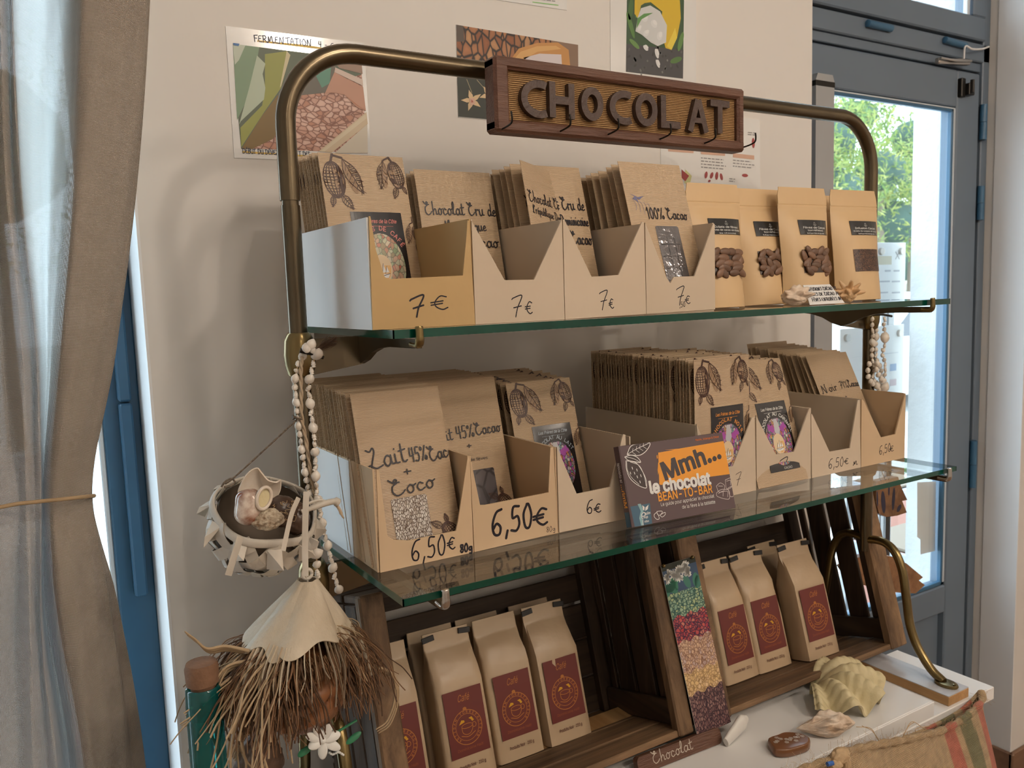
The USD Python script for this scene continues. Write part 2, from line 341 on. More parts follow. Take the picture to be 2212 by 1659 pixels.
plain("sign_letter", (.045, .022, .016), .5, vary=(40, (.085, .05, .036), 1.7), bump=(150, .6, .003))
# carved panel: wavy grain
mk("sign_panel", {"tc": ("texture_coordinate", {}), "mp": ("mapping", {"scale": (.30, 1, 1)}), "w": ("wave_texture", {"bands_direction": "z", "scale": 120., "distortion": 5., "detail": 3., "detail_scale": .30}),
    "nz": ("noise_texture", {"scale": 40, "detail": 4}), "rp": ("rgb_ramp", {"ramp": [(0, (.20, .09, .03)), (.35, (.50, .28, .11)), (.8, (.62, .38, .17))]}), "mx": ("mix", {"mix_type": "multiply", "fac": .5}),
    "bp": ("bump", {"strength": .9, "distance": .003}), "p": ("principled_bsdf", {"roughness": .6})},
   [("tc.object", "mp.vector"), ("mp.vector", "w.vector"), ("tc.object", "nz.vector"), ("w.fac", "rp.fac"), ("rp.color", "mx.color1"), ("nz.color", "mx.color2"), ("rp.color", "p.base_color"), ("w.fac", "bp.height"), ("bp.normal", "p.normal")])
def ribbed(name, c1, c2, scale, rough):
    mk(name, {"tc": ("texture_coordinate", {}), "w": ("wave_texture", {"bands_direction": "z", "scale": scale, "distortion": .25, "detail": 1.}), "nz": ("noise_texture", {"scale": 22, "detail": 4}),
        "rp": ("rgb_ramp", {"ramp": [(.1, c2), (.6, c1)]}), "bp": ("bump", {"strength": .35, "distance": .0012}), "b2": ("bump", {"strength": .25, "distance": .006}), "oi": ("object_info", {}), "mr": ("map_range", {"to_min": .92, "to_max": 1.07}), "hv": ("hsv", {}),
        "p": ("principled_bsdf", {"roughness": rough, "specular_ior_level": .55})},
       [("tc.object", "w.vector"), ("tc.object", "nz.vector"), ("w.fac", "rp.fac"), ("rp.color", "hv.color"), ("oi.random", "mr.value"), ("mr.result", "hv.value"), ("hv.color", "p.base_color"), ("w.fac", "bp.height"), ("nz.fac", "b2.height"), ("b2.normal", "bp.normal"), ("bp.normal", "p.normal")])
ribbed("kraft_ribbed", (.525, .385, .25), (.475, .34, .215), 165., .36)
plain("kraft_plain", (.62, .42, .215), .42, vary=(6, (.67, .47, .26), 1.3), bump=(14, .25, .005), per_obj=.05)
plain("kraft_bag", (.50, .36, .225), .38, spec=.6, vary=(8, (.54, .40, .26), 1.3), bump=(16, .4, .006), per_obj=.05)
plain("cardboard", (.56, .405, .255), .75, spec=.2, vary=(9, (.62, .46, .30), 1.5), bump=(120, .15, .001), per_obj=.05)
plain("cardboard_grey", (.58, .475, .355), .75, spec=.2, vary=(9, (.63, .52, .40), 1.5), bump=(120, .15, .001), per_obj=.04)
plain("cardboard_ochre", (.49, .325, .145), .6, spec=.25, vary=(9, (.56, .385, .185), 1.5), bump=(120, .15, .001))
plain("card_white", (.72, .715, .70), .6, spec=.3, vary=(14, (.76, .755, .74), 1.5))
plain("ink", (.012, .010, .014), .45)
plain("tape_black", (.015, .014, .014), .35)
mk("print", {"a": ("attribute", {"attribute": "col"}), "p": ("principled_bsdf", {"roughness": .42, "specular_ior_level": .4})}, [("a.color", "p.base_color")])
mk("print_gloss", {"a": ("attribute", {"attribute": "col"}), "tc": ("texture_coordinate", {}), "nz": ("noise_texture", {"scale": 18, "detail": 2}), "bp": ("bump", {"strength": .2, "distance": .004}), "p": ("principled_bsdf", {"roughness": .2, "specular_ior_level": .6, "coat_weight": .3})}, [("a.color", "p.base_color"), ("tc.object", "nz.vector"), ("nz.fac", "bp.height"), ("bp.normal", "p.normal")])
def cells(name, cols, scale, edge=(.03, .015, .01), ew=.12, rough=.4, stretch=(1, 1, 1), gloss=.4, rnd=1.):
    """a printed photograph of beans or berries: rounded cells in several tones"""
    n = len(cols)
    mk(name, {"tc": ("texture_coordinate", {}), "mp": ("mapping", {"scale": stretch}), "v": ("voronoi_texture", {"scale": scale, "randomness": rnd}), "e": ("voronoi_texture", {"scale": scale, "feature": "distance_to_edge", "randomness": rnd}),
        "sc": ("separate_color", {}), "rp": ("rgb_ramp", {"ramp": [((i + .5) / n, c) for i, c in enumerate(cols)]}), "er": ("rgb_ramp", {"ramp": [(ew * .35, (0, 0, 0)), (ew, (.75, .75, .75)), (min(1, ew * 3.5), (1, 1, 1))]}),
        "mx": ("mix", {"mix_type": "mix", "color1": edge}), "p": ("principled_bsdf", {"roughness": rough, "specular_ior_level": gloss})},
       [("tc.object", "mp.vector"), ("mp.vector", "v.vector"), ("mp.vector", "e.vector"), ("v.color", "sc.color"), ("sc.r", "rp.fac"), ("e.distance", "er.fac"), ("er.color", "mx.fac"), ("rp.color", "mx.color2"), ("mx.color", "p.base_color")])
cells("print_beans_pink", [(.55, .30, .22), (.66, .42, .33), (.72, .50, .42), (.50, .24, .16)], 95, (.22, .09, .06), .10, stretch=(1, 1, 1.5))
cells("print_beans_brown", [(.32, .11, .04), (.50, .22, .09), (.40, .15, .06), (.56, .29, .13)], 50, (.02, .012, .01), .13, stretch=(1.5, 1, .9))
cells("print_berries_green", [(.28, .42, .28), (.42, .55, .36), (.20, .36, .27), (.55, .62, .30)], 170, (.03, .10, .09), .14)
cells("print_berries_red", [(.50, .05, .045), (.62, .12, .09), (.42, .04, .07), (.65, .24, .16)], 170, (.05, .015, .05), .15)
cells("print_beans_tan", [(.66, .45, .30), (.72, .52, .36), (.60, .38, .26), (.55, .42, .40)], 180, (.24, .12, .08), .12, stretch=(1.4, 1, 1))
cells("print_beans_gold", [(.72, .50, .24), (.66, .44, .22), (.74, .54, .32)], 180, (.32, .19, .08), .10)
cells("print_beans_roast", [(.30, .17, .15), (.42, .26, .22), (.24, .12, .11)], 170, (.045, .02, .03), .2, stretch=(1.5, 1, .8))
cells("print_art_multi", [(.42, .10, .42), (.60, .20, .08), (.10, .24, .28), (.62, .55, .52), (.30, .08, .30), (.10, .10, .13), (.70, .36, .12), (.20, .34, .38)], 210, (.02, .02, .03), .06, stretch=(1.3, 1, .8), rough=.25)
cells("print_art_floral", [(.40, .48, .30), (.60, .16, .12), (.56, .60, .42), (.62, .24, .18), (.25, .34, .2), (.66, .58, .44)], 150, (.16, .16, .12), .05, stretch=(1.2, 1, .9), rough=.25)
plain("window_dark", (.045, .026, .018), .3)
plain("cacao_bean", (.20, .105, .058), .4, vary=(40, (.12, .06, .035), 1.6), per_obj=.25)
cells("window_beans", [(.19, .105, .06), (.24, .135, .075), (.15, .08, .05)], 62, (.03, .018, .012), .2, rough=.18, stretch=(1., 1, 1.7), gloss=.5)
cells("window_nibs", [(.15, .07, .04), (.21, .105, .06), (.10, .045, .03)], 240, (.02, .01, .008), .15, rough=.3, stretch=(1, 1, 1.8))
cells("window_coconut", [(.74, .71, .66), (.68, .64, .58), (.30, .22, .16), (.80, .78, .74), (.62, .56, .5)], 460, (.10, .06, .04), .13, rough=.5, stretch=(1, 1, .45))
cells("window_foil", [(.16, .15, .16), (.10, .09, .10), (.22, .20, .2)], 60, (.06, .055, .06), .1, rough=.12, stretch=(1, 1, .6), gloss=.9)
plain("foil_clear", (.36, .35, .36), .1, .65, vary=(30, (.20, .19, .2), 2), bump=(28, .7, .006))
cells("leaf_print", [(.16, .24, .10), (.22, .32, .16), (.10, .17, .08)], 20, (.05, .09, .04), .03)
plain("laminate", (.78, .775, .76), .12, spec=.6, coat=.5)
plain("glass_edge", (.001, .085, .052), .1, spec=.5, vary=(3.5, (.0008, .03, .022), 2.2))
def pane(name, tint, f0=.04, rough=0.0):
    """thin clear sheet: sunlight passes, and it mirrors more at a glancing angle"""
    mk(name, {"t": ("transparent_bsdf", {"color": tint}), "g": ("glossy_bsdf", {"color": (.95, .97, 1), "roughness": rough}), "lw": ("layer_weight", {"blend": .5}), "pw": ("math", {"math_type": "power", "value2": 4.6}), "ma": ("math", {"math_type": "multiply_add", "value2": 1 - f0, "value3": f0}), "m": ("mix_closure", {})},
       [("lw.facing", "pw.value1"), ("pw.value", "ma.value1"), ("ma.value", "m.fac"), ("t.BSDF", "m.closure1"), ("g.BSDF", "m.closure2")], surface="m.closure")
pane("shelf_glass", (.965, .985, .975)); pane("window_glass", (.97, .99, .99)); pane("acrylic", (.95, .95, .95))
plain("bottle_glass", (.015, .28, .27), .05, spec=.7, trans=.75)
plain("cork", (.17, .085, .045), .8, vary=(60, (.26, .14, .08), 2), bump=(120, .6, .003))
def wood(name, c1, c2, axis, k=1.0, bumpk=.5, rough=.6):
    s = {"x": (1.2, 22, 22), "y": (22, 1.2, 22), "z": (22, 22, 1.2)}[axis]
    mk(name, {"tc": ("texture_coordinate", {}), "mp": ("mapping", {"scale": s}), "nz": ("noise_texture", {"scale": 1.8 * k, "detail": 7, "roughness": .65, "distortion": .6}), "n2": ("noise_texture", {"scale": 5., "detail": 3}),
        "rp": ("rgb_ramp", {"ramp": [(.3, c1), (.68, c2)]}), "oi": ("object_info", {}), "mr": ("map_range", {"to_min": .78, "to_max": 1.2}), "hv": ("hsv", {}), "m2": ("map_range", {"from_min": .3, "from_max": .75, "to_min": .55, "to_max": 1.1}), "mm": ("math", {"math_type": "multiply"}),
        "bp": ("bump", {"strength": bumpk, "distance": .004}), "p": ("principled_bsdf", {"roughness": rough, "specular_ior_level": .35})},
       [("tc.object", "mp.vector"), ("mp.vector", "nz.vector"), ("tc.object", "n2.vector"), ("n2.fac", "m2.value"), ("nz.fac", "rp.fac"), ("rp.color", "hv.color"), ("oi.random", "mr.value"), ("mr.result", "mm.value1"), ("m2.result", "mm.value2"), ("mm.value", "hv.value"), ("hv.color", "p.base_color"), ("nz.fac", "bp.height"), ("bp.normal", "p.normal")])
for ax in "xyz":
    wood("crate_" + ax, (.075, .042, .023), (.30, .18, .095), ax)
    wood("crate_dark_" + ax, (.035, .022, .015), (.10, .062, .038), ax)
wood("block_wood", (.42, .22, .085), (.60, .36, .16), "y", rough=.4)
plain("board_grey", (.50, .51, .55), .25, spec=.5, vary=(10, (.60, .61, .64), 1.6), vscale=(4, .5, 1))
wood("fish_wood", (.22, .10, .045), (.40, .21, .10), "y", rough=.45)
plain("white_melamine", (.83, .82, .80), .3, spec=.45)
plain("book_mauve", (.105, .068, .072), .4, spec=.4); plain("paper", (.75, .72, .66), .8)
# linen: weave, lets daylight through
mk("linen", {"tc": ("texture_coordinate", {}), "wx": ("wave_texture", {"bands_direction": "x", "scale": 210., "distortion": 1.2, "detail": 2}), "wz": ("wave_texture", {"bands_direction": "z", "scale": 230., "distortion": 1.6, "detail": 2}),
    "nz": ("noise_texture", {"scale": 14, "detail": 5}), "ad": ("math", {"math_type": "add"}), "rp": ("rgb_ramp", {"ramp": [(.2, (.33, .27, .215)), (.8, (.46, .395, .33))]}), "a": ("attribute", {"attribute": "col"}), "sc": ("separate_color", {}), "mn": ("mix_float", {"fac": .5}), "bp": ("bump", {"strength": .5, "distance": .001}),
    "d": ("principled_bsdf", {"roughness": .85, "specular_ior_level": .15, "sheen_weight": .15}), "t": ("translucent_bsdf", {"color": (.74, .76, .74)}), "m": ("mix_closure", {}), "tr": ("transparent_bsdf", {}), "m2": ("mix_closure", {}), "hole": ("map_range", {"from_min": .5, "from_max": 2., "to_min": .0, "to_max": .07})},
   [("tc.object", "wx.vector"), ("tc.object", "wz.vector"), ("tc.object", "nz.vector"), ("wx.fac", "ad.value1"), ("wz.fac", "ad.value2"), ("a.color", "sc.color"), ("sc.r", "m.fac"), ("wz.fac", "mn.a"), ("nz.fac", "mn.b"), ("mn.value" if False else "mn.result", "rp.fac"), ("rp.color", "d.base_color"), ("ad.value", "bp.height"), ("bp.normal", "d.normal"),
    ("d.BSDF", "m.closure1"), ("t.BSDF", "m.closure2"), ("m.closure", "m2.closure1"), ("tr.BSDF", "m2.closure2"), ("ad.value", "hole.value"), ("hole.result", "m2.fac")], surface="m2.closure")
# jute sacking with woven stripes along x
mk("burlap", {"tc": ("texture_coordinate", {}), "wx": ("wave_texture", {"bands_direction": "x", "scale": 130., "distortion": 1.5, "detail": 2}), "wz": ("wave_texture", {"bands_direction": "z", "scale": 130., "distortion": 1.5, "detail": 2}), "ad": ("math", {"math_type": "multiply"}),
    "a": ("attribute", {"attribute": "col"}), "nz": ("noise_texture", {"scale": 60, "detail": 5}), "m2": ("map_range", {"from_min": .25, "from_max": .75, "to_min": .78, "to_max": 1.15}), "hv": ("hsv", {}),
    "bp": ("bump", {"strength": .8, "distance": .0025}), "p": ("principled_bsdf", {"roughness": .9, "specular_ior_level": .1, "sheen_weight": .2})},
   [("tc.object", "wx.vector"), ("tc.object", "wz.vector"), ("tc.object", "nz.vector"), ("wx.fac", "ad.value1"), ("wz.fac", "ad.value2"), ("nz.fac", "m2.value"), ("m2.result", "hv.value"), ("a.color", "hv.color"), ("hv.color", "p.base_color"), ("ad.value", "bp.height"), ("bp.normal", "p.normal")])
plain("jute", (.46, .31, .17), .8, vary=(40, (.55, .40, .24), 1.5))
plain("cord_tan", (.42, .29, .16), .7); plain("cord_dark", (.035, .026, .02), .6, vary=(300, (.20, .15, .1), 3))
plain("shell_white", (.74, .68, .60), .28, spec=.55, vary=(55, (.62, .50, .38), 1.6), per_obj=.1)
plain("shell_bead", (.72, .64, .54), .25, spec=.6, vary=(90, (.80, .75, .68), 1.5), per_obj=.1)
plain("shell_conch", (.78, .70, .60), .35, vary=(38, (.52, .33, .19), 2.0), bump=(70, .6, .004))
plain("shell_orange", (.62, .33, .13), .35, vary=(55, (.70, .52, .32), 1.8), bump=(60, .5, .004))
plain("shell_stripe", (.24, .075, .035), .14, spec=.6, vary=(32, (.72, .62, .52), 4.5), coat=.3)
plain("shell_clam", (.66, .57, .345), .5, vary=(26, (.56, .47, .26), 1.8), bump=(80, .5, .003))
plain("coral", (.68, .60, .46), .8, vary=(120, (.26, .17, .10), 3.0), bump=(140, 1., .004))
plain("nut_dark", (.045, .026, .018), .3, vary=(20, (.10, .06, .04), 2))
plain("palm", (.52, .46, .375), .5, vary=(18, (.66, .61, .53), 1.8), bump=(60, .35, .002), vscale=(1, 1, 1), per_obj=.12)
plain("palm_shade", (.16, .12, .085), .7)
plain("palm_dry", (.42, .31, .20), .6, vary=(18, (.54, .42, .29), 1.8), per_obj=.12)
plain("coconut", (.235, .09, .035), .36, spec=.45, vary=(22, (.34, .15, .06), 1.8), bump=(60, .3, .003))
plain("husk_pale", (.50, .41, .29), .7, vary=(26, (.62, .54, .42), 2.0), bump=(90, .7, .003), vscale=(1, 1, .35))
plain("fibre", (.20, .10, .045), .7); plain("fibre_pale", (.42, .30, .175), .7); plain("fibre_dark", (.09, .045, .022), .7)
plain("cane", (.36, .225, .12), .5, vary=(22, (.46, .31, .18), 1.8), bump=(80, .4, .002), per_obj=.15)
plain("cane_dark", (.10, .06, .04), .6, vary=(22, (.17, .10, .065), 1.8), bump=(80, .6, .004))
plain("petal", (.80, .80, .76), .45); plain("leaf_green", (.03, .20, .09), .4); plain("stone_brown", (.17, .068, .03), .2, spec=.6, vary=(14, (.24, .11, .05), 1.6))
plain("ceramic", (.74, .71, .66), .25, spec=.5)
plain("batik_dark", (.022, .024, .05), .4)
# outdoors
mk("leaf_sun", {"oi": ("object_info", {}), "rp": ("rgb_ramp", {"ramp": [(0, (.10, .20, .06)), (.5, (.24, .32, .08)), (1, (.46, .46, .14))]}), "d": ("principled_bsdf", {"roughness": .4}), "t": ("translucent_bsdf", {}), "m": ("mix_closure", {"fac": .4})},
   [("oi.random", "rp.fac"), ("rp.color", "d.base_color"), ("rp.color", "t.color"), ("d.BSDF", "m.closure1"), ("t.BSDF", "m.closure2")], surface="m.closure")
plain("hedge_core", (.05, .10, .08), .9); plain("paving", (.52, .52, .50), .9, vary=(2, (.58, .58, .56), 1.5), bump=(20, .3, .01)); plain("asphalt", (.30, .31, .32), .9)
plain("render_white", (.70, .71, .70), .9); plain("rock", (.55, .50, .42), .9, vary=(3, (.66, .62, .55), 2), bump=(8, .8, .05)); plain("roof_red", (.36, .17, .13), .7); plain("car_paint", (.30, .34, .40), .25, spec=.6, coat=.4); plain("car_glass", (.03, .04, .05), .1, spec=.8); plain("bark", (.20, .16, .12), .9)
# ------------------------------------------------------------------ the room
YW, YB = 0.13, 0.48           # wall face and outer face
WX, DX0, DX1 = -0.2258, 1.2336, 2.207
CEIL = 2.92
wb = [bx((WX, YW, 0), (DX0, YB, CEIL)), bx((DX0, YW, 2.75), (DX1, YB, CEIL)), bx((DX1, YW, 0), (3.7, YB, CEIL)),
      bx((-1.45, YW, 2.6), (WX, YB, CEIL)), bx((-2.4, YW, 0), (-1.45, YB, CEIL)), bx((-1.45, YW, 0), (WX, YB, .35))]
struct("wall_back", wb, "wall_paint")
struct("wall_left", bx((-2.5, -4.3, 0), (-2.4, YB, CEIL)), "wall_paint")
struct("wall_right", bx((3.7, -4.3, 0), (3.8, YB, CEIL)), "wall_paint")
struct("wall_front", bx((-2.5, -4.4, 0), (3.8, -4.3, CEIL)), "wall_paint")
struct("ceiling", bx((-2.5, -4.4, CEIL), (3.8, YB, CEIL + .1)), "ceiling_paint")
struct("floor", bx((-2.5, -4.4, -.08), (3.8, YB + .02, 0)), "floor_wood")
# white-painted reveals of the two openings (skins on the masonry)
struct("trim_1", [bx((WX - .004, YW - .0005, .35), (WX, .262, 2.6))], "white_paint")
struct("trim_2", [bx((DX1 - .004, YW + .0, .0), (DX1, .235, 2.75))], "white_paint")
bb = struct("baseboard_right", [bx((DX1 - .016, YW - .016, 0), (DX1 - .004, .24, .083), .003), bx((DX1 - .016, YW - .012, 0), (3.7, YW, .083), .003)], "skirting_wood")

# ---- door_1: grey-blue glazed shop door with a transom sash above
D = UsdGeom.Xform.Define(stage, "/World/door_1"); tag(D.GetPrim(), kind="structure"); D = "/World/door_1"
yd = .265
def dpx(u, v, y=yd): return P(u, v, y=y)
part(D, "door_frame", [bx((2.172, yd - .005, 0), (DX1, yd + .07, 2.7), .003), bx((1.234, yd - .005, 0), (1.27, yd + .07, 2.7), .003),
     bx((1.234, yd - .005, 2.226), (DX1, yd + .07, 2.279), .003), bx((1.234, yd + .004, 2.20), (DX1, yd + .07, 2.225), .002), bx((1.234, yd - .005, 2.66), (DX1, yd + .07, 2.75), .003)], "blue_frame")
part(D, "door_gap", [bx((1.26, yd + .03, 0.02), (2.18, yd + .075, 2.30))][0:0] or [bx((2.150, yd + .02, .02), (2.174, yd + .065, 2.21)), bx((1.26, yd + .02, 2.188), (2.17, yd + .065, 2.204)), bx((1.26, yd + .012, 2.276), (2.18, yd + .06, 2.284))], "dark_gap")
xl, xr, z0, zt, zp0, zp1, xp = 1.272, 2.151, .02, 2.190, .632, 2.085, 2.036
part(D, "door_stile", bx((xp, yd - .008, z0), (xr, yd + .045, zt), .004), "blue_frame")
part(D, "door_stile", bx((xl, yd - .008, z0), (xl + .11, yd + .045, zt), .004), "blue_frame")
part(D, "door_rail", bx((xl + .11, yd - .008, zp1), (xp, yd + .045, zt), .004), "blue_frame")
part(D, "door_rail", bx((xl + .11, yd - .008, .543), (xp, yd + .045, zp0), .004), "blue_frame")
part(D, "door_rail", bx((xl + .11, yd - .008, z0), (xp, yd + .045, .16), .004), "blue_frame")
part(D, "door_panel", bx((xl + .11, yd + .012, .16), (xp, yd + .035, .543), .003), "blue_frame")
part(D, "door_pane", bx((xl + .10, yd + .014, zp0 - .008), (xp + .008, yd + .020, zp1 + .008)), "window_glass")
bd = [bx((xp - .016, yd - .002, zp0), (xp, yd + .012, zp1), .002), bx((xl + .11, yd - .002, zp1 - .014), (xp, yd + .012, zp1), .002), bx((xl + .11, yd - .002, zp0), (xp, yd + .012, zp0 + .012), .002)]
for b in bd: part(D, "glazing_bead", b, "blue_window")
part(D, "glazing_bead", bx((xp - .009, yd - .004, zp0 + .01), (xp - .001, yd - .001, zp1 - .006)), "bead_metal", label="bright metal bead beside the door glass")
part(D, "glazing_bead", bx((xl + .11, yd - .004, zp1 - .006), (xp - .002, yd - .0015, zp1 - .0025)), "bead_metal", label="bright metal bead above the door glass")
# transom sash
part(D, "transom_sash", [bx((1.27, yd - .012, 2.285), (2.172, yd + .05, 2.352), .004), bx((2.105, yd - .012, 2.352), (2.172, yd + .05, 2.655), .004), bx((1.27, yd - .012, 2.352), (1.34, yd + .05, 2.655), .004)], "blue_frame")
part(D, "transom_pane", bx((1.335, yd + .014, 2.345), (2.11, yd + .02, 2.655)), "window_glass")
part(D, "glazing_bead", bx((2.083, yd - .004, 2.352), (2.098, yd + .01, 2.655), .002), "bead_metal")
for u0, v0, u1, v1 in ((1873, 50, 1926, 62), (2040, 86, 2086, 99)):
    a, b = P(u0, v0, y=yd - .012), P(u1, v1, y=yd - .012)
    part(D, "transom_hinge", tube([a, a + (b - a) * .02, b - (b - a) * .02, b], [.006, .0095, .0095, .006], 12), "blue_window", 40)
for va, vb, ux in ((226, 302, 2125), (402, 475, 2119), (952, 1052, 2103)):
    a, b = P(ux, va, y=yd - .012), P(ux, vb, y=yd - .012); b = np.array([a[0], a[1], b[2]]); m = (a + b) / 2
    part(D, "door_hinge", [tube([a, m], .0105, 12), tube([m - (0, 0, .001), b], .0105, 12), bx(b + (.0, .002, 0), a + (.022, .012, 0), .001)], "blue_window", 40)
lc = P(2081, 190, y=yd - .012)
part(D, "door_catch", [bx(lc + (-.02, -.008, -.028), lc + (.0, .008, .026), .002), bx(lc + (.002, -.018, -.022), lc + (.03, .004, .012), .002), tube([lc + (.012, -.02, -.016), lc + (.012, -.02, .02)], .006, 8)], "dark_metal")
a, b = P(2024, 132, y=yd - .02), P(2092, 135, y=yd - .02); dd = (b - a)
part(D, "latch_plate", [obox((a + b) / 2, dd / 2, (0, .007, 0), (0, 0, .0085), .002), tube([a + (0, -.01, .006), a + dd * .4 + (0, -.012, .0), b + (0, -.008, .002)], .004, 8)], "steel", 40)
w0 = P(2082, 128, y=yd - .02)
part(D, "white_wire", tube(spline([w0, w0 + (-.001, -.004, .035), P(2100, 106, y=yd - .03), P(2120, 106, y=yd - .02), P(2136, 101, y=yd - .02)], 6), .0028, 8), "white_paint", True, label="short white wire above the door catch")
# rolled screen post standing in the left corner of the door recess
pm = thing("screen_post", "slim grey rounded post standing at the left edge of the door recess", "post", M4(t=(1.385, .225, 0)))
part(pm, "post", hull([(x * s, y * .014, z) for s, z in ((1, 0), (1, 2.085), (.8, 2.10)) for x in (-.035, .035) for y in (-1, 1)]), "aluminium")
part(pm, "band", bx((-.036, -.0155, 2.070), (.036, .0155, 2.083), .001), "dark_metal", label="dark band near the post's top")

# ---- window_1: blue frame at the left, mostly behind the curtain
Wn = UsdGeom.Xform.Define(stage, "/World/window_1"); tag(Wn.GetPrim(), kind="structure"); Wn = "/World/window_1"
yv = .258
part(Wn, "window_stile", bx((-.285, yv - .004, .42), (WX - .003, yv + .05, 2.56), .003), "blue_window")
part(Wn, "window_stile", bx((-.80, yv - .004, .42), (-.74, yv + .05, 2.56), .003), "blue_window")
part(Wn, "window_stile", bx((-1.45, yv - .004, .42), (-1.38, yv + .05, 2.56), .003), "blue_window")
part(Wn, "window_rail", bx((-1.45, yv - .004, .35), (WX - .003, yv + .05, .45), .003), "blue_window")
part(Wn, "window_rail", bx((-1.45, yv - .004, 2.53), (WX - .003, yv + .05, 2.6), .003), "blue_window")
part(Wn, "window_pane", bx((-.742, yv + .018, .44), (-.283, yv + .023, 2.54)), "window_glass")
part(Wn, "window_pane", bx((-1.385, yv + .018, .44), (-.795, yv + .023, 2.54)), "window_glass")
part(Wn, "glazing_bead", bx((-.293, yv + .0, .45), (-.285, yv + .014, 2.53), .002), "bead_metal")
a = P(262, 872, y=yv - .02); b = P(316, 1285, y=yv - .02)
part(Wn, "window_hinge", [bx((-.262, yv - .026, a[2]), (-.243, yv - .003, b[2]), .003)], "blue_window", label="long blue hinge strip on the window frame")
part(Wn, "window_hinge", [bx((-.262, yv - .024, a[2] + .003), (-.243, yv - .003, a[2] + .25), .003)], "blue_window")
# ------------------------------------------------------------------ the brass display rack and its glass shelves
ZU, ZL, ZT = 1.55, 1.2497, 0.787
PA, PY, RT = .0836, -.1324, .0126
rk = thing("display_rack", "bronze tube display rack with a bent top rail and brass brackets, standing against the wall", "display rack")
zr, R0 = 1.9012, .098
def arcpts(c, r, a0, a1, n=10): return [(c[0] + r * math.cos(math.radians(a)), PY, c[1] + r * math.sin(math.radians(a))) for a in np.linspace(a0, a1, n)]
top = [(-PA, PY, 1.712)] + arcpts((-PA + R0, zr - R0), R0, 180, 90, 14) + arcpts((1 + PA - R0, zr - R0), R0, 90, 0, 14) + [(1 + PA, PY, 1.712)]
part(rk, "top_rail", tube(top, RT, 24), "rack_metal", 40)
for s, x in ((0, -PA), (1, 1 + PA)):
    part(rk, "post", [tube([(x, PY, 1.03), (x, PY, 1.706)], RT * .94, 24), tube([(x, PY, 1.700), (x, PY, 1.715)], RT * .84, 24)], "rack_metal", 40)
    for zz, yf in ((ZU, -.3098), (ZL, -.3478)):
        inx = 0.0 if s == 0 else 1.0; sg = 1 if s == 0 else -1
        part(rk, "sleeve", xf(lathe([(.0, .0), (.013, .001), (.0165, .004), (.0195, .016), (.0205, .030), (.019, .048), (.0152, .056), (.0135, .058), (0, .058)], 28), M4(t=(x, PY, zz - .062 - (.0)))), "brass", 40)
        ft = .0105
        L = -yf + PY
        # bracket: cross piece from the sleeve, then a tapering arm to front and back with an upturned hook
        part(rk, "bracket_link", hull([(x + sg * .012, PY - .004, zz - ft - .002), (x + sg * .012, PY + .004, zz - ft - .002), (x + sg * .012, PY - .004, zz - .060), (x + sg * .012, PY + .004, zz - .060),
             (inx, PY - .004, zz - ft - .002), (inx, PY + .004, zz - ft - .002), (inx, PY - .004, zz - .050), (inx, PY + .004, zz - .050)]), "rack_metal")
        pr = [(0, -.0125), (0, -.050), (-.022, -.044), (-.045, -.033), (-.07, -.0265), (-.10, -.0235), (yf - PY - .004, -.0225), (yf - PY - .004, -.0125)]
        yb = min(-(yf - PY), .185)
        arm = Polygon([(PY + a, b) for a, b in pr] + [(PY, -.0125)]).union(Polygon([(PY - a * yb / L, b) for a, b in pr])).buffer(0)
        m = trimesh.creation.extrude_polygon(arm, .008, engine="earcut"); v = np.asarray(m.vertices)
        part(rk, "bracket_arm", (np.c_[inx + v[:, 2] - .004, v[:, 0], zz + v[:, 1]], np.asarray(m.faces)), "rack_metal")
        hk = [(inx, yf + .012, zz - .018), (inx, yf - .003, zz - .0185), (inx, yf - .0075, zz - .013), (inx, yf - .0075, zz - .002), (inx, yf - .007, zz + .003)]
        part(rk, "shelf_hook", tube(spline(hk, 5), [.0055] * 12 + [.005] * 8 + [.0045], 12, flat=(1.0, .75)), "steel" if zz == ZL else "brass", 50)
    for sgn in (-1, 1):
        leg = [(x, PY + sgn * d, z) for d, z in ((.0, 1.052), (.02, 1.057), (.045, 1.056), (.067, 1.041), (.083, 1.006), (.093, .950), (.101, .903), (.118, .862), (.146, .828), (.172, .812))]
        part(rk, "leg", tube(spline(leg, 5), .0085, 14), "brass", 40)
        if True:
            c = np.array([x, PY + sgn * .178, .8087])
            part(rk, "foot_plate", [xf(lathe([(0, .0), (.0145, 0), (.0155, .003), (.0145, .006), (.008, .007), (.0, .007)], 20), M4(np.diag([1, 1.5, 1]), c - (0, 0, .0015))), xf(lathe([(0, .0), (.003, .0), (.003, .0015), (0, .002)], 10), M4(t=c + (0, sgn * .016, .005)))], "brass", 40)
def glass_shelf(x0, x1, y0, y1, z, th, label):
    t = thing("glass_shelf", label, "glass shelf")
    part(t, "glass_plate", bx((x0 + .0015, y0 + .0015, z - th), (x1 - .0015, y1 - .0015, z)), "shelf_glass")
    for q in (((x0, y0, z - th), (x1, y0 + .0015, z)), ((x0, y1 - .0015, z - th), (x1, y1, z)), ((x0, y0, z - th), (x0 + .0015, y1, z)), ((x1 - .0015, y0, z - th), (x1, y1, z))):
        part(t, "polished_edge", bx(*q), "glass_edge")
glass_shelf(-.0292, 1.0667, -.3098, .045, ZU, .0100, "upper glass shelf with green edge, under the row with the carved sign above")
glass_shelf(-.0498, 1.0347, -.3478, .083, ZL, .0082, "lower glass shelf with green edge, carrying the book and mirroring price boxes")

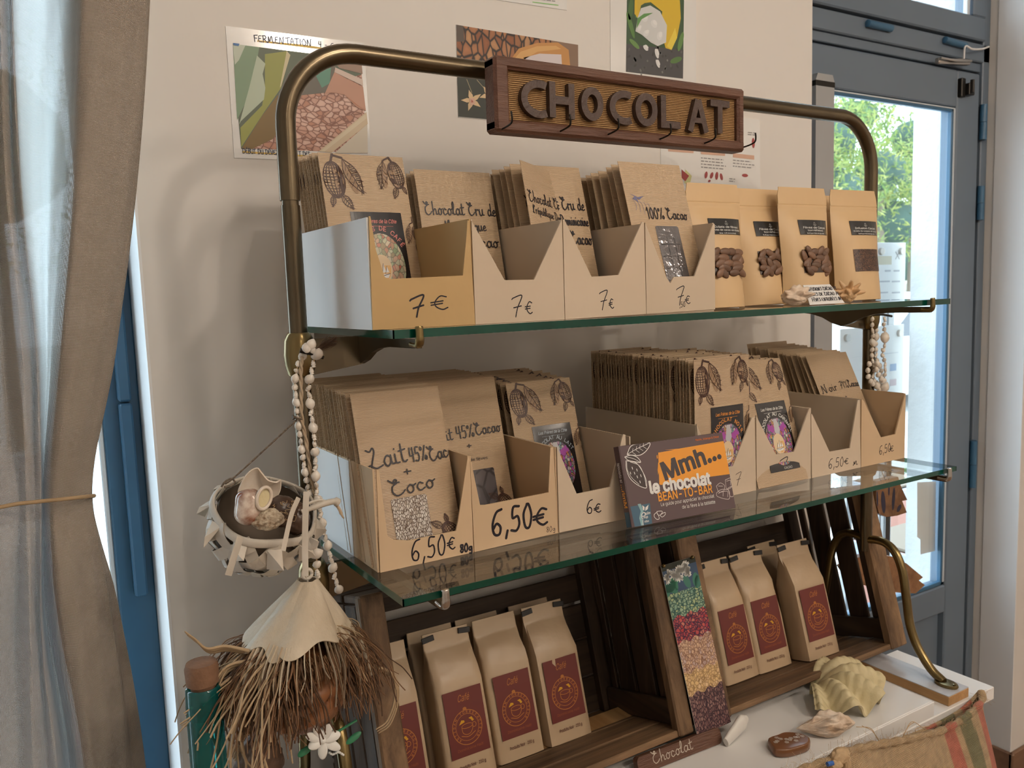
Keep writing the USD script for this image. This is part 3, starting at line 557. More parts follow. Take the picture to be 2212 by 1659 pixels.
# ---- tables and blocks under the rack
tb = thing("table", "low white bench under the rack, its bare corner showing beside the door", "table")
part(tb, "table_top", [bx((-.75, -.345, ZT - .026), (1.19, -.137, ZT), .0015)], "white_melamine")
for lx in (-.68, 1.10): part(tb, "table_leg", bx((lx, -.33, 0), (lx + .05, -.15, ZT - .026), .002), "white_melamine")
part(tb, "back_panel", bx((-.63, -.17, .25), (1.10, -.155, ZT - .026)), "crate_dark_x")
sb = thing("display_board", "white raised board along the front of the bench, shells lying on it", "board")
part(sb, "board", bx((-.03, -.3395, ZT + .0), (.992, -.150, .815), .0015), "white_melamine")
part(sb, "front_lip", bx((-.03, -.343, .762), (.992, -.3396, .815), .001), "white_melamine")
pb = thing("foot_block", "wooden block with grey top under the rack's front foot beside the door", "block")
part(pb, "block", bx((1.0445, -.339, ZT), (1.111, .06, .8055), .001), "block_wood"); part(pb, "top_skin", bx((1.045, -.3385, .8055), (1.1105, .06, .807)), "board_grey")
pb2 = thing("foot_block", "wooden block under the rack's left leg, behind the coconut head", "block")
part(pb2, "block", bx((-.120, -.339, ZT), (-.047, .06, .8055), .001), "block_wood"); part(pb2, "top_skin", bx((-.1195, -.3385, .8055), (-.0475, .06, .807)), "board_grey")
# ------------------------------------------------------------------ carved sign on the rail
sg = thing("wooden_sign", "carved wooden sign reading CHOCOLAT with six small hooks, hung on the rack's top rail", "sign")
sy, sx0, sx1, sz0, sz1, fd = -.190, .1885, .668, 1.8065, 1.9075, .030      # front face
def sp(u, v): return P(u, v, y=sy)
fw = .0165
part(sg, "frame_rail", bx((sx0, sy, sz1 - fw), (sx1, sy + fd, sz1), .004), "sign_frame")
part(sg, "frame_rail", bx((sx0, sy, sz0), (sx1, sy + fd, sz0 + .0175), .004), "sign_frame")
part(sg, "frame_stile", bx((sx0, sy + .0004, sz0 + .001), (sx0 + .024, sy + fd, sz1 - .001), .004), "sign_frame")
part(sg, "frame_stile", bx((sx1 - .0155, sy + .0004, sz0 + .001), (sx1, sy + fd, sz1 - .001), .004), "sign_frame")
part(sg, "carved_panel", bx((sx0 + .02, sy + .0095, sz0 + .014), (sx1 - .012, sy + .024, sz1 - .014)), "sign_panel")
part(sg, "rail_clip", bx((.30, sy + fd - .002, 1.880), (.56, PY - RT + .003, 1.906), .001), "sign_frame")
def ring(cx, cy, a, b, w, a0=0, a1=360):
    t = np.radians(np.linspace(a0, a1, 40)); p = np.c_[cx + a * np.cos(t), cy + b * np.sin(t)]
    return LineString(p).buffer(w / 2, cap_style=2) if a1 - a0 < 359 else Polygon(p).buffer(w / 2).difference(Polygon(p).buffer(-w / 2))
lw = .0105
def bar(x0, y0, x1, y1, w=lw): return LineString([(x0, y0), (x1, y1)]).buffer(w / 2, cap_style=2)
LT = []
def L_(px0, px1, pt, pb, fn):
    """letter between the photograph's columns px0..px1, top pt and foot pb (y at its middle)"""
    a, b = sp(px0, (pt + pb) / 2), sp(px1, (pt + pb) / 2); t, f = sp((px0 + px1) / 2, pt), sp((px0 + px1) / 2, pb)
    LT.append(fn(a[0], b[0], f[2], t[2]))
L_(1123, 1178, 171, 253, lambda x0, x1, z0, z1: ring((x0 + x1) / 2 + .012, (z0 + z1) / 2, (x1 - x0) / 2 + .004, (z1 - z0) / 2 - .005, lw, 62, 298))
L_(1187, 1243, 178, 255, lambda x0, x1, z0, z1: unary_union([bar(x0 + .006, z0, x0 + .006, z1), bar(x1 - .006, z0, x1 - .006, z1), bar(x0 + .006, (z0 + z1) / 2, x1 - .006, (z0 + z1) / 2, .011)]))
L_(1257, 1304, 188, 260, lambda x0, x1, z0, z1: ring((x0 + x1) / 2, (z0 + z1) / 2, (x1 - x0) / 2 - .005, (z1 - z0) / 2 - .005, lw))
L_(1316, 1364, 194, 268, lambda x0, x1, z0, z1: ring((x0 + x1) / 2 + .010, (z0 + z1) / 2, (x1 - x0) / 2 + .003, (z1 - z0) / 2 - .005, lw, 62, 298))
L_(1374, 1421, 201, 272, lambda x0, x1, z0, z1: ring((x0 + x1) / 2, (z0 + z1) / 2, (x1 - x0) / 2 - .005, (z1 - z0) / 2 - .005, lw))
L_(1428, 1471, 207, 277, lambda x0, x1, z0, z1: unary_union([bar(x0 + .006, z0, x0 + .006, z1), bar(x0 + .001, z0 + .0055, x1, z0 + .0055)]))
L_(1488, 1531, 215, 285, lambda x0, x1, z0, z1: unary_union([bar(x0 + .004, z0, (x0 + x1) / 2 - .001, z1), bar(x1 - .004, z0, (x0 + x1) / 2 + .001, z1), bar(x0 + .008, z0 + .018, x1 - .008, z0 + .018, .008)]))
L_(1536, 1577, 216, 288, lambda x0, x1, z0, z1: unary_union([bar((x0 + x1) / 2, z0, (x0 + x1) / 2, z1), bar(x0, z1 - .0055, x1, z1 - .0055)]))
for g in LT:
    g = g.buffer(-.0008).buffer(.0008)
    part(sg, "letter", slab(Polygon(g.exterior, g.interiors) if g.geom_type == "Polygon" else max(g.geoms, key=lambda q: q.area), (0, sy + .0008, 0), (1, 0, 0), (0, 0, 1), .0105), "sign_letter")
for (u, v) in ((1086, 279), (1211, 284), (1314, 291), (1426, 301), (1522, 310), (1608, 318)):
    a = P(u, v, y=sy)
    part(sg, "hook", tube(spline([a + (0, .008, 0), a + (.0, -.006, .001), a + (.001, -.016, .003), a + (.0015, -.022, .006), a + (.0005, -.024, .013), a + (-.0005, -.024, .019)], 4), .0013, 8), "dark_metal", True)

# ------------------------------------------------------------------ posters on the wall
yp = YW - .0012
def wpt(u, v): p = P(u, v, y=yp); return (p[0], p[2])
def wpoly(pts): return Polygon([wpt(*q) for q in pts])
BRN = (.05, .028, .02); NAVY = (.02, .03, .07)
def poster(label, outline, catg="poster"):
    t = thing("wall_poster", label, catg)
    part(t, "sheet", slab(wpoly(outline), (0, yp, 0), (1, 0, 0), (0, 0, 1), .0009), "laminate"); return t
EX, EZ, O_ = (1, 0, 0), (0, 0, 1), (0, yp - .0001, 0)
t = poster("laminated poster headed FERMENTATION with a photo of pink beans beside green leaves", [(487, 56), (786, 93), (803, 352), (506, 341)])
ph = [(503, 95), (779, 129), (794, 331), (520.6, 320)]
part(t, "photo", slab(wpoly(ph), (0, yp - .0002, 0), EX, EZ, .0001), "print_beans_pink")
a = Art()
a.add(wpoly([(503, 95), (779, 129), (781, 160), (700, 190), (640, 205), (617, 268), (521, 322), (509, 200)]), (.10, .13, .085), 2)
a.add(wpoly([(503, 95), (560, 102), (545, 190), (512, 260)]), (.20, .30, .19), 3); a.add(wpoly([(503, 95), (530, 98), (516, 130), (507, 140)]), (.50, .56, .46), 4)
a.add(wpoly([(555, 120), (573, 138), (567, 160), (573, 190), (570, 215), (520, 262), (516, 270), (538, 190)]), (.44, .52, .40), 5)
a.add(wpoly([(572, 117), (618, 111), (626, 118), (607, 190), (572, 240), (521, 318), (519, 276), (566, 228), (572, 190)]), (.29, .31, .07), 4)
a.add(wpoly([(619, 110), (627, 119), (607, 186), (604, 190)]), (.60, .54, .33), 6)
a.add(wpoly([(521, 322), (566, 250), (600, 205), (617, 250), (590, 300), (545, 322)]), (.20, .125, .035), 3)
a.add(wpoly([(640, 205), (690, 150), (725, 140), (718, 175), (705, 200), (650, 206)]), (.13, .12, .095), 5); a.add(wpoly([(680, 160), (715, 145), (712, 180), (695, 190)]), (.10, .26, .19), 6)
a.add(wpoly([(725, 138), (780, 129), (783, 160), (732, 147)]), (.30, .20, .145), 6); a.add(wpoly([(724, 146), (783, 172), (784, 186), (722, 156)]), (.62, .50, .43), 7)
a.add(wpoly([(722, 156), (784, 188), (790, 240), (770, 232), (744, 205), (715, 200), (700, 205)]), (.50, .27, .19), 6); a.add(wpoly([(790, 240), (768, 226), (745, 205), (770, 226)]), (.42, .14, .06), 7)
a.add(wpoly([(791, 242), (794, 268), (716, 330), (688, 327)]), (.60, .48, .33), 7); a.add(wpoly([(793, 268), (794, 331), (722, 331)]), (.62, .56, .46), 7); a.add(wpoly([(789, 247), (791, 256), (700, 328), (692, 327)]), (.66, .57, .42), 8)
put(t, "photo_print", a, O_, EX, EZ)
a = Art()
def wtext(s, u0, v0, u1, v1, w, col, art, layer=4, h=None):
    p, q = np.array(wpt(u0, v0)), np.array(wpt(u1, v1)); d = q - p; L = np.linalg.norm(d)
    art.add(pen_fit(s, 0, 0, L, w, h=h), col, layer); g, c, l = art.items.pop()
    art.add(affinity.translate(affinity.rotate(g, math.degrees(math.atan2(d[1], d[0])), origin=(0, 0)), *p), col, layer)
YEL = (.72, .50, .10)
a.add(wpoly([(556, 90), (682, 105), (700, 106), (700, 104), (660, 97), (556, 87)]), YEL, 3); a.add(wpoly([(523, 330), (700, 341), (700, 338), (523, 326)]), YEL, 3)
a.add(wpoly([(503, 93), (517, 95), (515, 100), (504, 98)]), (.05, .16, .40), 9)
wtext("FERMENTATION", 549, 90, 677, 100, .0011, NAVY, a, h=.0098); wtext("4 - 6", 688, 101, 722, 106, .0009, NAVY, a, h=.0085)
wtext("DÉBUT DU DÉVELOPPEMENT DES", 524, 331, 670, 338, .0010, NAVY, a, h=.0072)
put(t, "handwriting", a, O_, EX, EZ)

t = poster("unframed print of brown beans and an opened pod, partly behind the carved sign", [(985, 53), (1249, 97), (1251, 276), (990, 253)])
part(t, "photo", slab(wpoly([(985.5, 53.5), (1248.5, 97), (1249, 176), (987.5, 150)]), (0, yp - .0002, 0), EX, EZ, .0001), "print_beans_brown")
a = Art()
a.add(wpoly([(987.5, 166), (1249, 192), (1250.5, 275), (990, 252)]), (.028, .035, .026), 2); a.add(wpoly([(987.5, 158), (1249, 186), (1249, 178), (987.3, 150)]), (.60, .52, .47), 2)
a.add(wpoly([(985.5, 53.5), (1000, 56), (1003, 90), (986.5, 90)]), (.10, .075, .06), 3); a.add(wpoly([(1135, 80), (1248.5, 97), (1249, 165), (1230, 160), (1190, 88)]), (.24, .15, .10), 3)
a.add(wpoly([(1100, 133), (1120, 105), (1160, 93), (1205, 92), (1228, 108), (1232, 150), (1215, 160), (1120, 150)]), (.55, .27, .08), 4); a.add(wpoly([(1106, 133), (1124, 112), (1160, 100), (1200, 99), (1212, 106), (1160, 112), (1130, 130)]), (.66, .38, .14), 5)
a.add(wpoly([(1130, 125), (1165, 116), (1212, 118), (1214, 150), (1150, 145)]), (.66, .60, .62), 5)
for (cu, cv, k, ph0) in ((1019, 217, 24, .3), (1056, 205, 22, .0)):
    for j in range(5):
        th = ph0 + j * 2 * math.pi / 5 + .35; c_ = np.array((cu, cv)); tip = c_ + k * np.array((math.cos(th), math.sin(th))); n_ = np.array((-math.sin(th), math.cos(th))) * 4.5
        a.add(wpoly([c_ - n_ * .8, c_ + (tip - c_) * .45 - n_ * 1.1, tip, c_ + (tip - c_) * .45 + n_ * 1.1, c_ + n_ * .8]), (.68, .50, .29), 4 + j)
    a.add(wpoly([(cu - 6, cv - 4), (cu + 5, cv - 5), (cu + 7, cv + 8), (cu - 3, cv + 12)]), (.66, .42, .32), 10); a.add(wpoly([(cu - 1, cv - 2), (cu + 3, cv + 4), (cu - 2, cv + 5)]), (.42, .10, .07), 11)
a.add([LineString([wpt(1019, 200), wpt(1008, 172)]).buffer(.0006), LineString([wpt(1050, 196), wpt(1030, 173)]).buffer(.0006)], (.35, .30, .18), 4)
put(t, "photo_print", a, O_, EX, EZ)

t = poster("laminated photo of an opened yellow pod with white pulp, above the carved sign", [(1318, -60), (1504, -40), (1504, 188), (1319, 160)])
a = Art()
a.add(wpoly([(1355, -60), (1478, -40), (1475, 170), (1352, 155)]), (.05, .10, .05), 2); a.add(wpoly([(1353, 95), (1476, 108), (1475, 170), (1352, 155)]), (.075, .075, .08), 3)
for i in range(40):
    u, v = 1354 + 120 * rng.random(), 100 + 62 * rng.random(); g = .05 + .22 * rng.random() ** 2
    a.add(ell(*wpt(u, v), .0035 * (.4 + rng.random()), .0022, 180 * rng.random()), (g, g, g * .98), 4)
for (uu, vv, l, w, dg, c) in ((1362, 55, 60, 9, 110, (.10, .22, .06)), (1370, 95, 34, 8, 150, (.14, .27, .08)), (1470, 90, 50, 9, 70, (.12, .25, .07)), (1385, 30, 40, 8, 30, (.20, .36, .10)), (1460, 130, 40, 9, 20, (.10, .2, .06)), (1362, 20, 50, 10, 80, (.07, .15, .05))):
    a.add(ell(*wpt(uu, vv), l * .00042, w * .00062, dg), c, 5)
a.add(wpoly([(1371, -40), (1466, -40), (1470, 40), (1462, 82), (1450, 108), (1437, 104), (1426, 60), (1430, 25), (1405, 5), (1385, 8), (1378, 40), (1370, 30)]), (.68, .47, .035), 6)
a.add(wpoly([(1374, -40), (1395, -40), (1400, 2), (1384, 12), (1377, 30)]), (.62, .44, .05), 7); a.add(wpoly([(1458, 60), (1462, 82), (1450, 108), (1440, 100)]), (.78, .62, .08), 7)
a.add(wpoly([(1384, 18), (1404, 12), (1425, 25), (1440, 55), (1438, 92), (1420, 100), (1405, 92), (1385, 75), (1372, 68), (1376, 40)]), (.62, .64, .64), 8)
for (u, v, p_, q_, dg) in ((1392, 40, .008, .0065, 20), (1412, 52, .0085, .007, -30), (1424, 78, .009, .007, 60), (1395, 72, .008, .0055, 30), (1394, 104, .007, .0042, -30), (1418, 116, .0095, .0045, -70), (1420, 138, .0085, .0038, -60), (1380, 62, .006, .0045, 60)):
    a.add(ell(*wpt(u, v), p_, q_, dg), (.70, .715, .72), 9)
    a.add(ell(*wpt(u + 2, v - 3), p_ * .7, q_ * .6, dg), (.77, .78, .78), 10)
a.add(wpoly([(1376, 40), (1390, 30), (1410, 28), (1385, 42), (1374, 62)]), (.12, .30, .09), 11)
put(t, "photo_print", a, O_, EX, EZ)

t = poster("pale infographic sheet with pink headings and small red pods, below the carved sign", [(1426, 232), (1641, 259), (1643, 472), (1429, 455)])
a = Art(); PK = (.66, .42, .31); GR = (.30, .29, .30)
for q in ([(1443, 318), (1498, 322), (1498, 331), (1443, 327)], [(1514, 324), (1566, 328), (1566, 337), (1514, 333)], [(1583, 331), (1629, 336), (1629, 345), (1583, 340)]): a.add(wpoly(q), PK, 2)
def lines(u, v, w, n, dv, k=.09):
    for i in range(n):
        L = w * (1 - .25 * rng.random()); x = u
        while x < u + L:
            l = 3 + 7 * rng.random(); vv = v + dv * i + k * (x - u); a.add(wpoly([(x, vv), (min(x + l, u + L), vv + k * l), (min(x + l, u + L), vv + k * l + 2.1), (x, vv + 2.1)]), GR, 3); x += l + 2.0
lines(1514, 340, 54, 4, 6.6); lines(1583, 345, 48, 3, 6.4); lines(1615, 285, 18, 2, 4.5); lines(1575, 385, 14, 2, 5)
RD = (.36, .07, .07)
for (u, v, p_, q_, dg) in ((1525, 378, .0075, .0042, 75), (1537, 379, .0075, .0042, 60), (1548, 380, .0085, .0045, 80), (1558, 382, .0075, .0042, 110), (1532, 391, .004, .0025, 20), (1609, 379, .0095, .0036, 0), (1627, 309, .011, .0048, 92)):
    a.add(ell(*wpt(u, v), p_, q_, dg), RD, 3)
a.add(wpoly([(1472, 366), (1488, 380), (1480, 392), (1472, 384)]), RD, 4); a.add(wpoly([(1480, 366), (1494, 380), (1490, 398), (1478, 396)]), (.62, .62, .30), 3)
put(t, "print", a, O_, EX, EZ)

t = poster("white sheet with a green underline, only its lower edge showing above the beans print", [(1060, -90), (1224, -70), (1224.5, 22), (1062, -2)])
a = Art(); a.add(wpoly([(1150, 5.5), (1206, 12.5), (1206, 10.5), (1150, 3.5)]), (.25, .55, .18), 2); lines(1152, -4, 55, 1, 4, .12)
put(t, "print", a, O_, EX, EZ)
# ------------------------------------------------------------------ cardboard display boxes
TH = .0022
def carton(label, px, x0, x1, yf, yb, zs, zside, mat, price, side_mat=None, matl=None, zback=None):
    """open-topped box; px: outline of its cut-out front in the photograph (unprojected on the front plane)"""
    t = thing("display_box", label, "cardboard box", group=None)
    pts = []
    for u, v in px:
        p = P(u, v, y=yf); pts.append((min(max(p[0], x0), x1), max(p[2], zs + .0002)))
    poly = Polygon(pts).buffer(0)
    part(t, "front_panel", slab(poly, (0, yf, 0), (1, 0, 0), (0, 0, 1), TH), mat)
    sid = lambda x, zz: bx((x, yf + TH + .0002, zs + .0002), (x + TH, yb, zz))
    part(t, "side_panel", sid(x0, zside[0]), side_mat or mat); part(t, "side_panel", sid(x1 - TH, zside[1]), mat)
    part(t, "back_panel", bx((x0 + TH, yb - TH, zs + .0002), (x1 - TH, yb, zback or min(zside) - .004)), mat)
    part(t, "bottom_panel", bx((x0 + TH, yf + TH, zs + .0002), (x1 - TH, yb - TH, zs + .0024)), mat)
    a = Art()
    for s, u0, v0, u1, v1, w, h in price:
        p, q = P(u0, v0, y=yf), P(u1, v1, y=yf); d = np.array([q[0] - p[0], q[2] - p[2]]); L = np.linalg.norm(d)
        g = pen_fit(s, 0, 0, L, w, h=h); a.add(affinity.translate(affinity.rotate(g, math.degrees(math.atan2(d[1], d[0])), origin=(0, 0)), p[0], p[2]), (.013, .010, .016), 1)
    put(t, "handwritten_price", a, (0, yf - .0001, 0), (1, 0, 0), (0, 0, 1))
    return t
YU, YL = -.283, -.2475
carton("leftmost box on the upper shelf, ochre front marked 7€ and white left side", [(805, 714), (797, 467), (800, 467), (812, 540), (831, 598), (838, 603), (1000, 595), (1007, 520), (1010, 476), (1013, 477), (1027, 703)], -.0425, .0925, YU, -.02, ZU, (ZU + .1285, ZU + .129), "cardboard_ochre", [("7", 893, 684, 930, 676, .0022, .0225), ("€", 935, 671, 975, 666, .0016, .0165)], "card_white")
carton("second box on the upper shelf, V-cut front marked 7€, holding the République Dominicaine bars", [(1027, 703), (1012, 477), (1015, 477), (1090, 605), (1154, 604), (1216, 473), (1219, 473), (1222, 690)], .0928, .2275, YU, -.02, ZU, (ZU + .1285, ZU + .1297), "cardboard_grey", [("7", 1109, 683, 1136, 680, .0015, .025), ("€", 1136, 678, 1153, 677, .0014, .0155)])
carton("third box on the upper shelf, V-cut front marked 7€, stack of brown-edged pouches inside", [(1221, 690), (1216, 474), (1219, 474), (1278, 598), (1336, 594), (1387, 479), (1391, 480), (1396, 678)], .2278, .3685, YU, -.02, ZU, (ZU + .1297, ZU + .127), "cardboard_grey", [("7", 1297, 668, 1318, 666, .0013, .0245), ("€", 1317, 667, 1328, 665, .0013, .013)])
carton("fourth box on the upper shelf, torn V-cut front marked 7,50€", [(1396, 678), (1390, 481), (1393, 481), (1439, 598), (1448, 612), (1456, 598), (1500, 596.5), (1541, 483), (1544, 484), (1546, 668)], .3688, .5025, YU, -.02, ZU, (ZU + .127, ZU + .130), "cardboard_grey", [("7", 1464, 658, 1484, 655, .0013, .025), (",50", 1468, 664, 1481, 662, .0008, .0075), ("€", 1481, 657, 1493, 655, .0012, .0115)])
lb = [
 ("leftmost box on the lower shelf, tan, marked 6,50€ 80g, around the coconut-window pouch", [(822, 1241), (813, 1015), (819, 1016), (837, 1157), (850, 1166), (882, 1168), (985, 1147), (990, 1124), (1010, 990), (1015, 991), (1025, 1194)], -.0375, .0963, "cardboard", [("6,50", 888, 1212, 966, 1196, .0021, .026), ("€", 968, 1188, 986, 1184, .0019, .0155), ("80g", 994, 1194, 1021, 1188, .0024, .0105)], (-.1705, -.1712)),
 ("second box on the lower shelf, ochre front marked 6,50€ in large heavy figures", [(1025, 1194), (1014, 996), (1018, 997), (1037, 1091), (1048, 1091), (1185, 1064), (1189, 967), (1196, 966), (1204, 1151)], .0966, .2335, "cardboard", [("6,50", 1062, 1158, 1154, 1137, .0036, .0335), ("€", 1155, 1137, 1188, 1130, .0034, .0235), ("80g", 1180, 1150, 1200, 1146, .0006, .0075)], (-.1715, -.1780)),
 ("third box on the lower shelf, V-cut front marked 6€, left of the book", [(1204, 1151), (1192, 967), (1195, 967), (1246, 1067), (1318, 1052), (1346, 938), (1351, 939), (1357, 1120)], .2338, .3665, "cardboard_grey", [("6", 1267, 1110, 1284, 1106, .0017, .019), ("€", 1285, 1109, 1301, 1104, .0017, .0125)], (-.1780, -.1785)),
 ("box behind the book on the lower shelf, crammed with dark-printed pouches", [(1517, 1086), (1501, 917), (1505, 918), (1548, 1012), (1583, 1007), (1624, 903), (1630, 900), (1636, 1059)], .4970, .6290, "cardboard_grey", [("7", 1590, 1048, 1604, 1045, .0008, .02)], (-.1765, -.1810)),
 ("box marked 7€ on the lower shelf, just right of the book", [(1635, 1060), (1630, 898), (1634, 899), (1676, 982), (1715, 976), (1748, 883), (1751, 884), (1754, 1034)], .6293, .7645, "cardboard_grey", [("7", 1686, 1028, 1706, 1023, .0016, .0295), ("€", 1704, 1026, 1714, 1024, .0014, .0115)], (-.1800, -.1772)),
 ("empty box on the lower shelf marked 6,50€ M, its bare inside showing", [(1754, 1034), (1751, 893), (1755, 896), (1792, 976), (1836, 968), (1853, 864), (1857, 864), (1860, 1010)], .7648, .9015, "cardboard_grey", [("6,50", 1789, 1012, 1823, 1006, .0013, .0165), ("€", 1824, 1003, 1834, 1001, .0012, .010), ("M", 1843, 1005, 1853, 1003, .0014, .007)], (-.1772, -.1745)),
 ("rightmost box on the lower shelf, marked 6,50€, nearest the door", [(1860, 1010), (1856, 863), (1866, 866), (1903, 945), (1934, 938), (1956, 850), (1958, 850), (1959, 988)], .9018, 1.0335, "cardboard", [("6,50", 1899, 982, 1925, 974, .0013, .0155), ("€", 1922, 976, 1932, 973, .0012, .010)], (-.1745, -.1760)),
]
for k, (lab, px, x0, x1, m, pr, zz) in enumerate(lb):
    carton(lab, px, x0, x1, YL, .040, ZL, (ZU + zz[0], ZU + zz[1]), m, pr)
# white sleeve on the back half of the first lower box's side
ws = thing("card_sleeve", "white card folded along the left side of the leftmost lower box", "card")
part(ws, "sheet", bx((-.0384, -.165, ZL + .0002), (-.0377, .035, ZL + .128)), "card_white")

# ------------------------------------------------------------------ chocolate pouches
PW, PL = .123, .225
def thick(x, z):
    """half thickness of the pouch, over its width and height"""
    q = np.clip(1 - (2 * np.abs(x) / PW) ** 3, 0, 1); zz = np.asarray(z) / PL
    t = np.interp(zz, [0, .06, .3, .6, .78, .84, .86, 1.0], [.0042, .0048, .0050, .0042, .0022, .0008, .0006, .0005])
    return t * q + .0004
def pouch_body(wav=0.0, seed=0):
    nx, nz = 10, 22
    zs_ = np.r_[np.linspace(0, .82, 16), .845, .855, .865, .88, .94, 1.0] * PL; xs = np.linspace(-.5, .5, nx + 1) * PW
    X, Z = np.meshgrid(xs, zs_, indexing="ij"); T = thick(X, Z)
    ridge = np.where(np.isin(np.round(Z / PL, 4), [.845, .865]), .0010, 0) * np.where(np.abs(X) < .49 * PW, 1, 0)
    W = wav * np.sin(Z / PL * 5 + seed) * (Z / PL) + wav * .6 * np.sin(X / PW * 5 + seed) * (Z / PL) ** 2
    f = np.stack([X, -T - ridge + W, Z], -1); b = np.stack([X, T + W, Z], -1); A, B = X.shape
    V = np.vstack([f.reshape(-1, 3), b.reshape(-1, 3)]); F = []; N = A * B
    for i in range(A - 1):
        for j in range(B - 1):
            a, c, d, e = i * B + j, (i + 1) * B + j, (i + 1) * B + j + 1, i * B + j + 1
            F += [[a, c, d], [a, d, e], [N + a, N + d, N + c], [N + a, N + e, N + d]]
    for j in range(B - 1):
        a, e = j, j + 1; F += [[a, e, N + e], [a, N + e, N + a]]; a, e = (A - 1) * B + j, (A - 1) * B + j + 1; F += [[a, N + e, e], [a, N + a, N + e]]
    for i in range(A - 1):
        a, c = i * B, (i + 1) * B; F += [[a, N + a, N + c], [a, N + c, c]]; a, c = i * B + B - 1, (i + 1) * B + B - 1; F += [[a, N + c, N + a], [a, c, N + c]]
    return V, np.array(F)
BODY = pouch_body(.0008, 1)
psurf = lambda x, z: thick(x, z) + .0009 + np.where(np.abs(np.asarray(z) / PL - .855) < .03, .0009, 0)
PEX, PEZ = (1, 0, 0), (0, 0, 1)
CB = (.065, .030, .022); POD_FILL, POD_KEEP = {}, []
def pod(cx, cz, s, deg=0, flip=1):
    """engraved cacao pod with its leaves hanging below a twig, as printed on the kraft paper"""
    A_ = Art(); L = []
    body = ell(0, 0, .30, .52)
    L.append(body.buffer(.02).difference(body.buffer(-.015)))
    for k in range(-2, 3): L.append(LineString([(k * .11 * math.cos(t) , .5 * math.sin(t)) for t in np.linspace(-1.5, 1.5, 9)]).buffer(.015))
    for z in np.arange(-.42, .45, .085):
        w_ = .30 * math.sqrt(max(0, 1 - (z / .52) ** 2)); L.append(LineString([(-w_, z + .02), (0, z - .02), (w_, z + .02)]).buffer(.010))
    L.append(body.intersection(rect(.12, -.6, .4, .6)).buffer(-.01)) if s > .03 else None
    def leaf(x, z, l, w, d):
        t = np.linspace(0, 1, 9); up = np.c_[w * np.sin(np.pi * t) * (1 - .25 * t), -l * t]
        q = Polygon(np.vstack([up, (up * [-1, 1])[::-1]])).buffer(0); o = [q.difference(q.buffer(-.022)), LineString([(0, 0), (0, -l)]).buffer(.012)]
        for k in np.arange(.18, .95, .14):
            ww = w * math.sin(math.pi * k) * .85
            o += [LineString([(0, -l * k), (ww, -l * (k + .13))]).buffer(.008), LineString([(0, -l * k), (-ww, -l * (k + .13))]).buffer(.008)]
        o.append(q.intersection(rect(.02, -l, w, -.1)).buffer(-.03).intersection(unary_union([LineString([(-1, y), (1, y - .5)]).buffer(.012) for y in np.arange(0, -l - 1, -.06)])))
        return affinity.translate(affinity.rotate(unary_union([g for g in o if not g.is_empty]), d, origin=(0, 0)), x, z)
    L += [leaf(.36, .62, 1.15, .25, 22), leaf(.10, -.40, .55, .15, 30), leaf(-.12, -.42, .36, .10, -15), LineString([(.0, .5), (.1, .75), (.05, 1.)]).buffer(.035), LineString([(.1, .7), (.36, .62)]).buffer(.03)]
    g = unary_union([q for q in L if q is not None and not q.is_empty]); T_ = lambda g: affinity.translate(affinity.rotate(affinity.scale(g, s * flip, s, origin=(0, 0)), deg, origin=(0, 0)), cx, cz)
    g = T_(g).simplify(s * .008); POD_KEEP.append(g); POD_FILL[id(g)] = T_(unary_union([body.intersection(rect(.0, -.6, .4, .6)), affinity.rotate(ell(.36 + .12, .05, .12, .5), 14)]))
    return g
CLIP = rect(-PW / 2 + .0006, .001, PW / 2 - .0006, PL - .0005)
_podart = None
def pod_print(t, kind):
    for g in ([pod(-.044, PL - .036, .047, 4), pod(.047, PL - .026, .036, 10, -1), pod(.066, .118, .024, 10, -1)] if kind == "corners" else [pod(.047, .024, .038, -150), pod(.016, .012, .020, 160)]):
        put(t, "pod_print", Art().add(POD_FILL.get(id(g), None), (.33, .215, .13), 0).add(g, CB, 1), (0, 0, 0), PEX, PEZ, surf=psurf, clip=CLIP, maxedge=.014)
    return
    a = Art()
    if kind == "corners":
        a.add([pod(-.046, PL - .030, .033, 0), pod(.048, PL - .022, .026, 12, -1), affinity.translate(pod(.066, .118, .022, 10, -1), 0, 0)], CB, 1)
    else:
        a.add([pod(.047, .024, .038, -150), pod(.016, .012, .020, 160)], CB, 1)
    put(t, "pod_print", a, (0, 0, 0), PEX, PEZ, surf=psurf, clip=CLIP, maxedge=.014)
def window_patch(t, x0, x1, z0, z1, mat, name="window", rough=0, round_=.003):
    g = rect(x0, z0, x1, z1).buffer(-round_).buffer(round_); v, f = trimesh.creation.triangulate_polygon(g, engine="earcut")
    v3, f = trimesh.remesh.subdivide_to_size(np.c_[v, np.zeros(len(v))], f, .008, max_iter=9)
    tri = v3[f]; sgn = np.cross(tri[:, 1, :2] - tri[:, 0, :2], tri[:, 2, :2] - tri[:, 0, :2]); f = np.where((sgn < 0)[:, None], f[:, ::-1], f)
    part(t, name, (np.c_[v3[:, 0], -psurf(v3[:, 0], v3[:, 1]) + .0004, v3[:, 1]], f), mat, True)
